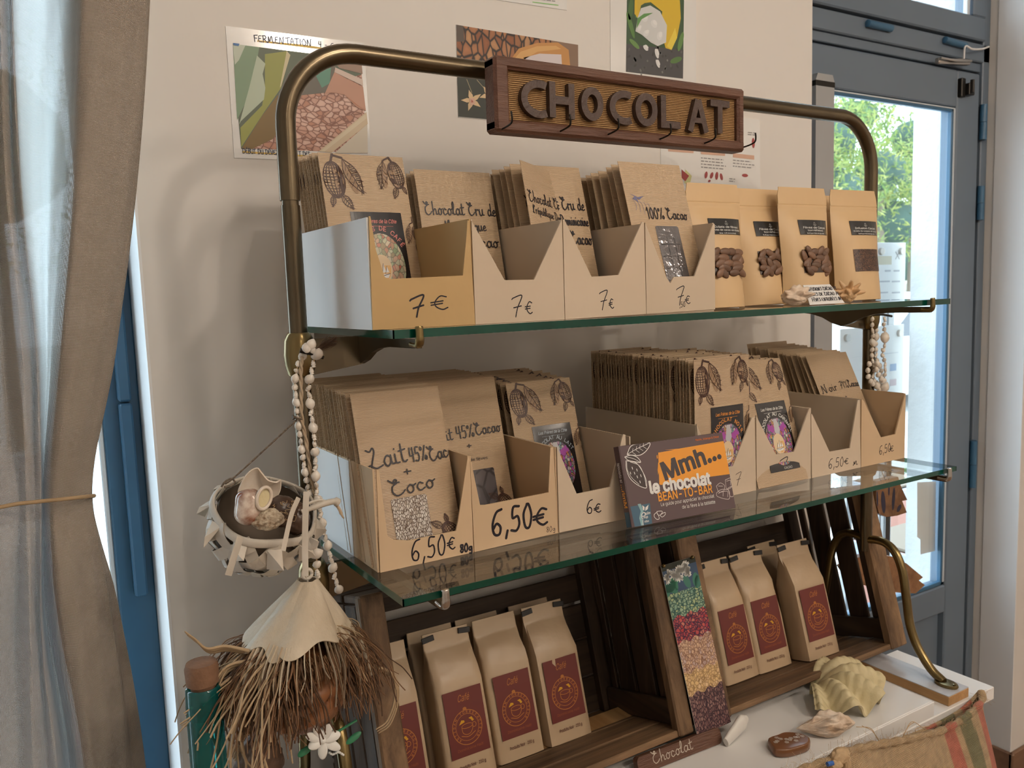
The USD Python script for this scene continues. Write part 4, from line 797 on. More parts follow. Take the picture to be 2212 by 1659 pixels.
def brand_label(t, col, title, foot, mat="print_art_multi", seal=False, arc=(150, 30)):
    """black label: shop name, title on an arc above a painted oval, cream medallion with a ship"""
    x0, x1, z0, z1 = -.030, .044, .022, .146
    ox, oz, ra, rb = .007, .074, .031, .043
    a = Art(); a.add(rect(x0, z0, x1, z1), (.012, .011, .014), 1)
    a.add(text("Les Frères de la Côte", ox, z1 - .0150, .0052, True, 14, "c", width=.055), col, 3)
    a.add(rect(ox - .022, z1 - .0195, ox + .022, z1 - .0188), tuple(.6 * q for q in col), 3)
    a.add(arc_text(title, ox, oz, ra + .004, rb + .004, .0062, *arc), col, 3)
    a.add(arc_text(foot[::-1], ox, oz, ra + .0045, rb + .0055, .0042, -62, -118)[0:0] or [text(foot, ox + .006, z0 + .0025, .0042, True, 0, "c")], tuple(.7 * q for q in col), 3)
    if seal:
        a.add(ring(x1 - .0105, z1 - .034, .0075, .0075, .0008), (.25, .25, .25), 3); a.add(ring(x1 - .0105, z1 - .034, .0055, .0055, .0005), (.25, .25, .25), 3); a.add(ell(x1 - .0105, z1 - .034, .004, .003), (.10, .10, .10), 3)
    put(t, "label", a, (0, 0, 0), PEX, PEZ, surf=psurf, mat="print_gloss", maxedge=.012, label=f"black label headed Les Frères de la Côte, {title.title()}")
    g = ell(ox, oz, ra, rb); v, f = trimesh.creation.triangulate_polygon(g, engine="earcut"); v3, f = trimesh.remesh.subdivide_to_size(np.c_[v, np.zeros(len(v))], f, .009, max_iter=9)
    tri = v3[f]; sgn = np.cross(tri[:, 1, :2] - tri[:, 0, :2], tri[:, 2, :2] - tri[:, 0, :2]); f = np.where((sgn < 0)[:, None], f[:, ::-1], f)
    part(t, "label_painting", (np.c_[v3[:, 0], -psurf(v3[:, 0], v3[:, 1]) - .0004, v3[:, 1]], f), mat)
    b = Art(); cx, cz = ox - .003, oz - .004
    if mat == "print_art_multi":
        for sx in (-1, 1):
            b.add(Polygon([(ox + sx * .004, oz + .024), (ox + sx * .020, oz + .034), (ox + sx * .022, oz + .024), (ox + sx * .012, oz + .016)]), (.36, .07, .36), 4)
        b.add(Polygon([(ox - .004, oz + .041), (ox + .004, oz + .041), (ox + .007, oz + .02), (ox, oz + .006), (ox - .007, oz + .018)]), (.50, .50, .53), 4)
    b.add(ell(cx, cz, .0135, .0185), (.72, .56, .36), 5); b.add(ell(cx, cz, .0115, .0162).intersection(rect(cx, cz - .02, cx + .02, cz + .004)), (.70, .42, .16), 6)
    b.add(Polygon([(cx - .009, cz - .008), (cx + .009, cz - .007), (cx + .006, cz - .0125), (cx - .006, cz - .0125)]), (.75, .74, .72), 7)
    for dx, hh in ((-.005, .008), (0., .0125), (.0045, .009)): b.add(Polygon([(cx + dx - .002, cz - .006), (cx + dx + .0035, cz - .005), (cx + dx + .001, cz - .006 + hh)]), (.76, .75, .74), 7); b.stroke([(cx + dx - .002, cz - .007), (cx + dx + .001, cz - .006 + hh)], .0006, (.05, .05, .06), 8)
    b.stroke([(cx - .009, cz - .008), (cx, cz - .0095), (cx + .009, cz - .007)], .0008, (.06, .06, .07), 8)
    put(t, "label_medallion", b, (0, 0, 0), PEX, PEZ, surf=psurf, maxedge=.012)
def writing(t, rows, col=(.014, .011, .016)):
    for s, x0, z0, x1, w, h, deg in rows:
        h = max(h * .80, (x1 - x0) / pen_w(s) * 1.0) if (x1 - x0) / pen_w(s) < h * .8 else h * .9
        g = pen_fit(s, 0, 0, x1 - x0, w, h=h); a = Art().add(affinity.translate(affinity.rotate(g, deg, origin=(0, 0)), x0, z0), col, 3)
        put(t, "handwriting", a, (0, 0, 0), PEX, PEZ, surf=psurf, clip=CLIP, maxedge=.02)
def pose(xl_, yt, zt_, lean, yaw=0, roll=0, zb=None, w=PW):
    """top-left front corner at (xl_, yt, zt_), leaning back by lean degrees; stretched so that its foot stands at zb"""
    R = rot("z", yaw) @ rot("x", -lean) @ rot("y", roll)
    k = 1.0
    if zb is not None: k = (zt_ - zb) / (PL * math.cos(math.radians(lean)))
    S = np.diag([w / PW, 1, k]); m = M4(R @ S)
    tl = m[:3, :3] @ np.array([-PW / 2, 0, PL]); m[:3, 3] = np.array([xl_, yt, zt_]) - tl; return m
def front_pose(tl, tr, lean, zb, w=PW, xr=None, xl_=None):
    """from the photograph: the top edge's two ends, its real width, the lean"""
    lo, hi = -.6, .3
    if xr is not None or xl_ is not None:
        q = P(*(tr if xr is not None else tl), x=xr if xr is not None else xl_); y = q[1]; X0 = (xr - w) if xr is not None else xl_; Z = q[2]
    else:
        for _ in range(60):
            y = (lo + hi) / 2
            if P(*tr, y=y)[0] - P(*tl, y=y)[0] < w: lo = y
            else: hi = y
        X0, Z = P(*tl, y=y)[0], (P(*tl, y=y)[2] + P(*tr, y=y)[2]) / 2
    return pose(X0, y, Z, lean, zb=zb, w=w), (X0, y, Z, lean, w)
def new_pouch(label, m, group=None):
    t = thing("chocolate_pouch", label, "chocolate pouch", m, group); part(t, "body", BODY, "kraft_ribbed", 50); return t
def stack(src, label, group, n, f, yend, zend=None, lean_end=None, zb=ZU, jit=.0012, xdrift=0.0):
    X0, y, Z, lean, w = f
    for i in range(1, n + 1):
        k = i / n; yy = y + (yend - y) * k + rng.normal(0, jit * .5); zz = Z + ((zend if zend is not None else Z) - Z) * k + rng.normal(0, jit)
        ln = lean + ((lean_end if lean_end is not None else lean) - lean) * k + rng.normal(0, .35)
        copy(src, "chocolate_pouch", label, "chocolate pouch", pose(X0 + xdrift * k + rng.normal(0, jit), yy, zz, ln, yaw=rng.normal(0, .5), zb=zb, w=w), group)
zbU, zbL = ZU + .003, ZL + .003
# --- upper shelf
m, f0 = front_pose((684.8, 327.8), (868.4, 342.7), 15, zbU, .122)
t = new_pouch("pouch with a black floral café label, front of the leftmost upper box", m); pod_print(t, "corners"); brand_label(t, (.62, .20, .18), "ÉCLATS DE CAFÉ", "CACAO", "print_art_floral")
# plain printed pouch to be repeated in the stacks
tp = new_pouch("kraft pouch right behind the café-label pouch, only its printed left edge showing", pose(f0[0] - .0006, f0[1] + .009, f0[2], 15, zb=zbU, w=.122), "pouches behind the café label"); pod_print(tp, "corners")
SRC_PRINT = tp
stack(SRC_PRINT, "kraft pouch right behind the café-label pouch, only its printed left edge showing", "pouches behind the café label", 8, (f0[0] - .0006, f0[1] + .009, f0[2], 15, .122), -.002, f0[2] + .008, 13, zbU)
m, f1 = front_pose(None, (1056.6, 374.4), 13, zbU, .122, xr=.2205)
t = new_pouch("pouch handwritten Chocolat Cru de Martinique, second upper box from the left", m)
writing(t, [("Chocolat Cru de", -.054, .156, .062, .0017, .024, 0), ("Martinique", -.028, .132, .040, .0015, .020, 0), ("80% Cacao", -.046, .105, .058, .0017, .021, 1)])
SRC_PLAIN = new_pouch("plain kraft pouch behind the Martinique pouch", pose(f1[0], f1[1] + .012, f1[2] - .001, 13, zb=zbU, w=.122), "pouches behind the Martinique pouch")
stack(SRC_PLAIN, "plain kraft pouch behind the Martinique pouch", "pouches behind the Martinique pouch", 3, (f1[0], f1[1] + .012, f1[2] - .001, 13, .122), f1[1] + .045, f1[2] - .006, 12, zbU)
m, f2 = front_pose((1100, 354.4), None, 15, zbU, .122, xl_=.2305)
t = new_pouch("pouch handwritten République Dominicaine, half covered by a crooked one before it", m)
writing(t, [("Chocolat Cru de", -.047, .157, .058, .0017, .024, 0), ("République Dominicaine", -.043, .133, .060, .0016, .020, 0), ("70% de Cacao", -.030, .104, .060, .0017, .024, 0)])
stack(SRC_PLAIN, "brown-edged kraft pouch in the third upper box, behind the République Dominicaine pouch", "pouches behind the République Dominicaine pouch", 7, f2, f2[1] + .105, f2[2] - .012, 13, zbU)
# the crooked one
mc = pose(.1985, f2[1] - .028, f2[2] - .0015, 15, yaw=22, roll=7.5, zb=zbU + .02, w=.112)
a3 = P(1121.5, 346.0, y=f2[1] - .026); tl = mc[:3, :3] @ np.array([-PW / 2, 0, PL]); mc[:3, 3] = a3 - tl
t = new_pouch("crooked pouch handwritten Chocolat Cru, tilted in front of its République Dominicaine neighbour", mc)
writing(t, [("Chocolat Cru de", -.056, .158, .050, .0014, .023, -1), ("l'république Dominicaine", -.052, .139, .056, .0012, .017, -3), ("70% Cacao", -.030, .112, .054, .0013, .019, -4)])
window_patch(t, -.020, .008, .030, .106, "window_foil")
m, f3 = front_pose((1333, 347), (1465.8, 359.8), 17, zbU, .1205)
t = new_pouch("pouch handwritten 100% Cacao with a long shiny window, fourth upper box", m)
writing(t, [("100% Cacao", -.030, .137, .052, .0016, .021, 0)])
a = Art()
for k in range(5): a.stroke(spline([(-.050 + .006 * k, .168 - .002 * k), (-.046 + .006 * k, .158), (-.048 + .007 * k, .150 - .003 * k)], 4), .0005, (.22, .21, .34), 2)
a.add([Polygon([(-.053, .176), (-.040, .170), (-.028, .172), (-.038, .166)]), Polygon([(-.050, .168), (-.044, .172), (-.040, .162)])], (.17, .17, .30), 2)
put(t, "faded_stamp", a, (0, 0, 0), PEX, PEZ, surf=psurf, maxedge=.02)
window_patch(t, -.020, .026, .012, .126, "foil_clear")
b = Art(); b.add([rect(-.016, z_, .022, z_ + .001) for z_ in (.098, .080, .062, .044, .026)] + [rect(-.002, .02, -.001, .11), rect(.012, .02, .013, .11)], (.12, .115, .12), 5)
put(t, "bar_squares", b, (0, 0, 0), PEX, PEZ, surf=psurf, maxedge=.02, mat="print_gloss")
stack(SRC_PLAIN, "brown-edged kraft pouch in the fourth upper box, behind the 100% Cacao pouch", "pouches behind the 100% Cacao pouch", 8, f3, f3[1] + .125, f3[2] - .016, 13, zbU)
# --- lower shelf
m, g0 = front_pose((755, 853), (945, 833), 15.5, zbL, .1245)
t = new_pouch("pouch handwritten Lait 45% Cacao + Coco, with a white coconut window", m)
writing(t, [("Lait", -.052, .124, .002, .0021, .034, 5), ("45%", .004, .127, .029, .0019, .023, 2), ("Cacao", .032, .124, .078, .0018, .024, 7), ("+", -.008, .111, .004, .0016, .014, 0), ("Coco", -.028, .086, .034, .0019, .023, 4)])
window_patch(t, -.031, .018, .008, .083, "window_coconut"); pod_print(t, "foot")
stack(SRC_PLAIN, "kraft pouch in the leftmost lower box, stacked behind the Lait Cacao Coco pouch", "pouches behind Lait 45% Cacao + Coco", 18, g0, .022, g0[2] + .004, 12, zbL, .0009)
m, g1 = front_pose(None, (1066, 813), 14.5, zbL, .1245, xr=.2225)
t = new_pouch("pouch handwritten Lait 45% Cacao + with typed line Eclats de fèves", m)
writing(t, [("Lait 45%", -.055, .133, .012, .0017, .023, 2), ("Cacao", .014, .136, .058, .0017, .023, 2), ("+", -.004, .118, .004, .0014, .011, 0)])
a = Art(); a.add(text("Eclats de fèves", .0, .098, .0045, False, 0, "c", width=.052), (.02, .015, .014), 3); put(t, "typed_line", a, (0, 0, 0), PEX, PEZ, surf=psurf, maxedge=.02)
window_patch(t, -.022, .034, .004, .084, "window_foil"); pod_print(t, "foot")
stack(SRC_PLAIN, "kraft pouch in the second lower box, stacked behind the Eclats de fèves pouch", "pouches behind Eclats de fèves", 17, g1, .022, g1[2] + .004, 12, zbL, .0009)
m, g2 = front_pose(None, (1229, 815), 15.5, zbL, .120, xr=.3605)
t = new_pouch("pouch with silver-lettered black label, in the box marked 6€", m); pod_print(t, "corners"); brand_label(t, (.34, .40, .46), "CHOCOLAT AU LAIT", "CACAO")
stack(SRC_PRINT, "printed kraft pouch behind the silver-lettered label, in the box marked 6€", "pouches in the box marked 6€", 12, (g2[0], g2[1] + .004, g2[2], 15.5, .120), .024, g2[2] + .007, 12, zbL, .0011, xdrift=-.004)
m, g3 = front_pose((1497, 777.5), None, 1.0, zbL, .121, xl_=.5008)
print("g3", g3, "g2", g2, "g1", g1, "g0", g0, "f", f0, f1, f2, f3)
t = new_pouch("pouch with orange-lettered Chocolat Noir label, behind the book", m); pod_print(t, "corners"); brand_label(t, (.70, .28, .05), "CHOCOLAT NOIR", "CACAO")
stack(SRC_PRINT, "tightly packed printed pouch behind the orange-lettered Chocolat Noir label", "pouches packed behind the Chocolat Noir label", 37, (g3[0], g3[1] + .004, g3[2], 1.2, .121), .026, g3[2] + .002, 2, zbL, .0009)
m, g4 = front_pose(None, (1683, 773), 17, zbL, .122, xr=.7520)
t = new_pouch("pouch with white-lettered black label and round seal, in the box marked 7€ by the book", m); pod_print(t, "corners"); brand_label(t, (.62, .62, .60), "CHOCOLAT AU CARAMEL", "CACAO", seal=True, arc=(165, 15))
stack(SRC_PRINT, "printed pouch behind the white-lettered label, in the lower box marked 7€", "pouches in the lower box marked 7€", 20, (g4[0], g4[1] + .004, g4[2], 16, .122), .026, g4[2] + .008, 11, zbL, .0012, xdrift=.004)
m, g6 = front_pose((1736, 766), (1826, 760), 26, zbL, .1215, xr=1.024)
t = new_pouch("pouch handwritten Noir 71% Cacao + Coco, leaning in the rightmost lower box", m)
writing(t, [("Noir", -.054, .142, -.010, .0014, .022, 4), ("71%", .000, .147, .024, .0012, .019, 0), ("Cacao", .026, .148, .060, .0014, .019, 0), ("+", .000, .126, .006, .0012, .008, 0), ("Coco", -.012, .103, .030, .0013, .018, 0)])
stack(SRC_PLAIN, "dark-edged pouch in the rightmost lower box, behind the Noir 71% pouch", "pouches behind Noir 71% Cacao + Coco", 13, g6, .026, g6[2] + .014, 13, zbL, .0016)
print("g4", g4, "g6", g6)
# ------------------------------------------------------------------ standing kraft window bags, upper shelf right
def doypack(label, x0, x1, yf, h, win, lab_rows, lean=4, yaw=0, labcol=(.014, .016, .018), lw=.66, lx=.12):
    w = x1 - x0
    R = rot("z", yaw) @ rot("x", -lean); t = thing("kraft_bag", label, "kraft bag", M4(R, ((x0 + x1) / 2, yf, ZU + .0012)))
    nx, nz = 12, 24
    def T(x, z):
        q = np.clip(1 - np.abs(2 * x / w) ** 2.6, 0, 1); zz = z / h
        return np.interp(zz, [0, .05, .25, .55, .72, .80, .84, 1], [.026, .027, .024, .017, .009, .0022, .0011, .0008]) * q + .0006
    xs = np.linspace(-.5, .5, nx + 1) * w; zs_ = np.r_[np.linspace(0, .80, 18), .825, .84, .85, .86, .93, .985, 1.0] * h
    X, Z = np.meshgrid(xs, zs_, indexing="ij"); XX = X * np.where(Z / h > .98, .96, 1) * (1 - .03 * np.sin(Z / h * 6)); Tm = T(X, Z)
    rid = np.where(np.isin(np.round(Z / h, 3), [.84, .86]), .001, 0)
    wob = .0022 * np.sin(Z / h * 7 + x0 * 40)
    f = np.stack([XX, -Tm - rid + wob * 0, Z], -1); b = np.stack([XX, Tm * .9, Z], -1); A, B = X.shape; N = A * B; F = []
    for i in range(A - 1):
        for j in range(B - 1):
            a, c, d, e = i * B + j, (i + 1) * B + j, (i + 1) * B + j + 1, i * B + j + 1; F += [[a, c, d], [a, d, e], [N + a, N + d, N + c], [N + a, N + e, N + d]]
    for j in range(B - 1):
        F += [[j, j + 1, N + j + 1], [j, N + j + 1, N + j]]; a, e = (A - 1) * B + j, (A - 1) * B + j + 1; F += [[a, N + e, e], [a, N + a, N + e]]
    for i in range(A - 1):
        a, c = i * B, (i + 1) * B; F += [[a, N + a, N + c], [a, N + c, c]]; a, c = i * B + B - 1, (i + 1) * B + B - 1; F += [[a, N + c, N + a], [a, c, N + c]]
    part(t, "body", (np.vstack([f.reshape(-1, 3), b.reshape(-1, 3)]), np.array(F)), "kraft_plain", 45)
    sf = lambda x, z: T(x, z) + .0009
    def patch(x0_, x1_, z0, z1, mat, nm):
        g = rect(x0_, z0, x1_, z1); v, ff = trimesh.creation.triangulate_polygon(g, engine="earcut"); v3, ff = trimesh.remesh.subdivide_to_size(np.c_[v, np.zeros(len(v))], ff, .008, max_iter=9)
        tri = v3[ff]; sgn = np.cross(tri[:, 1, :2] - tri[:, 0, :2], tri[:, 2, :2] - tri[:, 0, :2]); ff = np.where((sgn < 0)[:, None], ff[:, ::-1], ff)
        part(t, nm, (np.c_[v3[:, 0], -sf(v3[:, 0], v3[:, 1]) + .0003, v3[:, 1]], ff), mat, True)
    if win:
        patch(-.23 * w, .35 * w, .255 * h, .455 * h, "window_dark" if win == "window_beans" else win, "window")
        if win == "window_beans":
            rb = np.random.default_rng(int(x0 * 1000)); k_ = 0
            for iz in range(5):
                for ix in range(4):
                    bx0 = (-.23 + .58 * (ix + .5 + .25 * rb.normal()) / 4) * w; bz0 = (.255 + .20 * (iz + .5 + .2 * rb.normal()) / 5) * h
                    bx0 = np.clip(bx0, -.21 * w, .33 * w); bz0 = np.clip(bz0, .268 * h, .442 * h); ang = rb.normal(0, 35)
                    part(t, "cacao_bean", xf(trimesh.creation.icosphere(2, 1.0), M4(rot("y", ang) @ np.diag([.0105 + .002 * rb.random(), .0028, .0062]), (bx0, -float(sf(np.array(bx0), np.array(bz0))) - .0006 - .0012 * rb.random(), bz0))), "cacao_bean", True)
    if lab_rows is not None:
        a = Art(); c0, c1, z0, z1 = (lx - lw / 2) * w + .0, (lx + lw / 2) * w, .585 * h, .715 * h; cx = (c0 + c1) / 2
        a.add(rect(c0, z0, c1, z1), labcol, 1); S = (.60, .60, .58)
        a.add(ring(cx, z1 - .0065, .0018, .0022, .0005), S, 3); a.stroke(spline([(cx - .004, z1 - .0085), (cx, z1 - .0105), (cx + .004, z1 - .0085)], 4), .0005, S, 3)
        for k, (s, hh, ww) in enumerate(lab_rows): a.add(text(s, cx, z1 - .0155 - .0048 * k, hh, True, 12 if k == 0 else 0, "c", width=ww * w), S, 3)
        put(t, "label", a, (0, 0, 0), PEX, PEZ, surf=sf, mat="print_gloss", maxedge=.012, label="small black label with silver lettering")
    return t
doypack("tan window bag partly hidden behind the 100% Cacao pouch, leftmost of the window bags", .508, .600, -.150, .197, "window_beans", [("Fèves", .003, .3)], 5)
doypack("tan window bag with large dark window, first full one right of the boxes", .5285, .6435, -.209, .200, "window_beans", [("Eclats de fèves", .0034, .50), ("fèves de cacao enrobées", .003, .60), ("au chocolat", .0022, .36)], 4)
doypack("tan window bag of cacao beans, second full one, its right side behind the next bag", .672, .790, -.172, .201, "window_beans", [("Fèves de Cacao", .0036, .50), ("torréfiées", .003, .34), ("Martinique", .002, .4)], 4)
doypack("tan window bag of cacao beans standing forward, with the white shell at its foot", .752, .871, -.200, .203, "window_beans", [("Fèves de Cacao", .0036, .52), ("torréfiées", .003, .36), ("Martinique", .002, .4)], 4, yaw=-2)
doypack("tan window bag with blue label behind the two rightmost window bags", .868, .975, -.128, .194, "window_nibs", [("Infusion", .003, .4)], 4, labcol=(.03, .045, .12))
doypack("tan window bag behind the rightmost one, only its left edge showing", .905, 1.01, -.150, .199, None, None, 4)
doypack("rightmost tan window bag, filled with dark cacao nibs, beside the door", .897, 1.020, -.196, .204, "window_nibs", [("Infusion Cacao", .0036, .50), ("éclats de coques de cacao", .0026, .58), ("Martinique", .002, .4)], 4, yaw=-3)
# price card on a little acrylic wedge, and two shells
cb = np.array([.862, -.262, ZU])
b0, b1 = P(1746, 655, z=ZU), P(1826, 651, z=ZU)
cyard = -.275; ca, cb_ = P(1750, 655, y=cyard), P(1825, 651, y=cyard); ta, tbb = P(1737, 616, y=cyard + .02), P(1795, 613, y=cyard + .02)
cd = thing("price_card", "small white handwritten price card leaning between the two shells on the upper shelf", "price card")
x0, x1, x2, x3 = ca[0], cb_[0], ta[0], tbb[0]; zt_ = ta[2]
def cardpt(s, k, dy=0): a_ = np.array([x0 + (x1 - x0) * s, cyard, ZU + .001]); b_ = np.array([x2 + (x3 - x2) * s, cyard + .022, zt_]); return a_ + (b_ - a_) * k + np.array([0, dy, 0])
part(cd, "card", hull([cardpt(s, k, d) for s in (0, 1) for k in (0, 1) for d in (0, .0012)]), "card_white")
part(cd, "stand", hull([cardpt(.04, 0, .0016), cardpt(.96, 0, .0016), cardpt(.04, .9, .0016), cardpt(.96, .9, .0016), cardpt(.04, 0, .022), cardpt(.96, 0, .022)]), "acrylic")
def on_card(art):
    v, f, c = art.mesh(); o = cardpt(0, 0); ex = cardpt(1, 0) - o; ey = cardpt(0, 1) - o; n = np.cross(ex, ey); n /= np.linalg.norm(n)
    if n[1] > 0: n = -n
    part(cd, "handwriting", (o + v[:, :1] * ex + v[:, 1:2] * ey + (.0003) * n, f), "print", col=c, kind="stuff")
a = Art()
for k, s in enumerate(("INFUSIONS CACAO 7€", "FÈVES DE CACAO 7€", "FÈVES ENROBÉES 8€")): a.add(affinity.scale(pen_fit(s, 0, 0, .86, .018, h=.17), 1, 1, origin=(0, 0)), (.03, .03, .04), 1); g, c, l = a.items.pop(); a.add(affinity.translate(g, .06 + .02 * k, .70 - .27 * k), c, l)
on_card(a)
def blob(c, r, fn, sub=4):
    m = trimesh.creation.icosphere(sub, 1.0); v = np.asarray(m.vertices); return (np.asarray(c) + v * fn(v)[:, None] * np.asarray(r), np.asarray(m.faces))
def spikes(v, dirs, h, wd): 
    d = np.asarray(dirs, float); d /= np.linalg.norm(d, axis=1, keepdims=True); return sum(hh * np.exp(-(np.arccos(np.clip(v @ q, -1, 1)) / wd) ** 2) for q, hh in zip(d, np.broadcast_to(h, len(d))))
def sit(mesh, z):
    v, f = arr(mesh); return v + np.array([0, 0, z - v[:, 2].min()]), f
s1 = P(1717, 640, y=-.262)
dirs = [(-.9, -.3, .6), (-.5, -.5, .9), (0, -.4, 1), (.5, -.5, .8), (-.2, -1, .5), (.5, -.9, .3), (-.9, -.6, 0), (.9, -.4, .2), (-.5, -.9, -.2), (.2, .3, 1)]
m = blob((s1[0], s1[1], 0), (.037, .022, .019), lambda v: .72 + spikes(v, dirs, .42, .22) + .22 * (meshkit.fbm(v * 3.2 + 5, 4) - .5) - .25 * np.exp(-((v[:, 0] - .1) ** 2 + (v[:, 1] + .8) ** 2 + (v[:, 2] - .0) ** 2) / .10))
single("murex_shell", sit(m, ZU + .0005), "shell_conch", "white knobbly sea shell left of the price card on the upper shelf", "sea shell", 60)
s2 = P(1833, 632, y=-.25)
rg = np.random.default_rng(5); dirs = [(math.cos(t) * math.cos(p), math.sin(t) * math.cos(p), math.sin(p)) for t, p in ((0, .3), (.9, .2), (1.9, .35), (2.8, .2), (3.7, .3), (4.6, .25), (5.5, .1), (.4, .95), (2.4, .95), (4.2, .9), (3.3, -.1), (5.1, .7))]
m = blob((s2[0], s2[1], 0), (.021, .019, .021), lambda v: .68 + spikes(v, dirs, .72, .19) + .2 * (meshkit.fbm(v * 3 + 2, 4) - .5))
single("spiny_shell", sit(m, ZU + .0005), "shell_orange", "spiny orange-brown sea shell right of the price card on the upper shelf", "sea shell", 60)

# ------------------------------------------------------------------ the book
bl_, br_ = P(1367, 1140, z=ZL + .001), P(1590, 1097, z=ZL + .001); ex = br_ - bl_; BW = np.linalg.norm(ex); ex /= BW
ln = math.radians(15); up = np.array([0, 0, 1.0]); nb = np.cross(ex, up); nb /= np.linalg.norm(nb)     # towards the viewer
ey = up * math.cos(ln) - nb * math.sin(ln); nn = np.cross(ex, ey); BH, BT = .1165, .0145
bk = thing("book", "small brown landscape book titled Mmh... le chocolat bean-to-bar, leaning on the lower shelf's boxes", "book", M4(np.stack([ex, -nn, ey], 1), bl_ + (0, 0, .0002)))
part(bk, "front_cover", bx((0, .0, 0), (BW, .0022, BH), .0006), "book_mauve"); part(bk, "back_cover", bx((0, BT - .0022, .0), (BW, BT, BH), .0006), "book_mauve")
part(bk, "spine", bx((-.0012, .0004, 0), (.001, BT - .0004, BH), .0005), "book_mauve"); part(bk, "pages", bx((.001, .0022, .002), (BW - .003, BT - .0022, BH - .002)), "paper")
def bp(u, v): s = np.linalg.solve(np.array([[0, 1, 1590 - 0, 0]] * 1) if False else np.eye(2), [0, 0]); return s
def buv(px, py):  # crop pixels of the cover -> cover metres (projective through the four corners)
    return cover_map(px, py)
src = np.array([(187, 882), (1068, 692), (905, 98), (52, 215)], float); dst = np.array([(0, 0), (BW, 0), (BW, BH), (0, BH)])
Amat = []
for (x, y), (X, Y) in zip(src, dst): Amat += [[x, y, 1, 0, 0, 0, -X * x, -X * y], [0, 0, 0, x, y, 1, -Y * x, -Y * y]]
hh_ = np.linalg.solve(np.array(Amat), dst.ravel())
def cover_map(x, y): d = hh_[6] * x + hh_[7] * y + 1; return ((hh_[0] * x + hh_[1] * y + hh_[2]) / d, (hh_[3] * x + hh_[4] * y + hh_[5]) / d)
cpoly = lambda pts: Polygon([cover_map(*p) for p in pts]).buffer(0)
a = Art(); ORG, WHT, DRK = (.80, .33, .035), (.74, .73, .71), (.055, .045, .048)
a.add(cpoly([(385, 262), (520, 238), (440, 240), (560, 228), (927, 165), (998, 422), (820, 448), (420, 520), (405, 515), (398, 430)]), ORG, 1)
a.add([cpoly([(372, 285), (380, 278), (384, 305), (376, 312)]), cpoly([(388, 340), (394, 336), (400, 400), (392, 440), (386, 400)])], ORG, 1)
def ctext(s, p0, p1, h, col, layer, bold=True, art=None):
    q0, q1 = np.array(cover_map(*p0)), np.array(cover_map(*p1)); d = q1 - q0; g = text(s, 0, 0, h, bold, width=np.linalg.norm(d))
    (art or a).add(affinity.translate(affinity.rotate(g, math.degrees(math.atan2(d[1], d[0])), origin=(0, 0)), *q0), col, layer)
ctext("Mmh...", (455, 478), (912, 292), .0245, DRK, 2); g, c, l = a.items.pop(); a.add(g.buffer(.0009), c, l)
ctext("le chocolat", (333, 592), (842, 500), .0172, WHT, 3); g, c, l = a.items.pop(); a.add(g.buffer(.0007), c, l)
ctext("BEAN-TO-BAR", (405, 655), (862, 572), .0125, ORG, 3)
ctext("Le guide pour apprécier le chocolat", (428, 695), (878, 612), .0052, WHT, 3, False); ctext("de la fève à la tablette", (612, 712), (890, 660), .0052, WHT, 3, False)
ctext("Nazim, Solange & Chloé", (692, 168), (880, 140), .0030, (.62, .16, .03), 3)
a.add(cpoly([(160, 705), (330, 672), (357, 845), (205, 880)]), (.055, .125, .19), 1); a.add(cpoly([(222, 682), (250, 678), (275, 740), (262, 800), (285, 865), (262, 870), (240, 800), (252, 740)]), (.24, .42, .46), 2)
for q in ([(262, 690), (285, 705), (283, 735), (270, 728)], [(318, 684), (292, 708), (290, 738), (312, 722)]): a.add(cpoly(q), WHT, 3)
def cline(pts, w, col=WHT, layer=3): a.stroke(spline([cover_map(*p) for p in pts], 4), w, col, layer)
cline([(265, 800), (262, 765), (285, 750), (292, 775), (265, 785)], .0011); cline([(270, 800), (278, 868)], .001); ctext("Papillon", (288, 772), (338, 760), .0036, WHT, 3); ctext("Rouge", (280, 802), (318, 794), .0034, WHT, 3); ctext("édition", (288, 836), (328, 828), .0028, WHT, 3)
# drawn pod with leaves, nuts and squares
podo = [(112, 330), (155, 335), (205, 350), (250, 405), (285, 470), (296, 540), (270, 545), (210, 520), (150, 470), (118, 400), (112, 330)]
a.add(cpoly(podo), (.05, .035, .035), 2); cline(podo, .0011)
cline([(118, 340), (125, 400), (160, 460), (230, 520)], .0007); cline([(150, 340), (230, 370), (275, 460), (290, 530)], .0007)
for (u, v) in ((165, 380), (185, 420), (210, 450), (235, 490), (205, 395), (240, 440), (150, 420)): cline([(u, v), (u + 6, v + 16)], .0012)
for lf in ([(120, 280), (150, 215), (215, 192), (310, 186), (290, 240), (235, 282), (170, 285), (120, 280)], [(100, 300), (150, 285), (205, 300), (238, 340), (180, 335), (130, 325), (100, 300)]):
    a.add(cpoly(lf), (.05, .035, .035), 2); cline(lf, .0011)
cline([(120, 280), (200, 235), (300, 190)], .0008); cline([(105, 300), (170, 310), (232, 338)], .0007)
for (u, v) in ((165, 262), (195, 245), (225, 230), (255, 215)): cline([(u, v), (u + 4, v - 30)], .0006); cline([(u, v), (u + 30, v + 18)], .0006)
for q in ([(370, 765), (390, 750), (408, 775), (415, 800), (395, 806), (372, 785), (370, 765)], [(392, 740), (430, 735), (440, 745), (420, 770), (400, 765), (392, 740)], [(420, 770), (462, 745), (465, 765), (440, 785), (420, 770)]): cline(q, .0009)
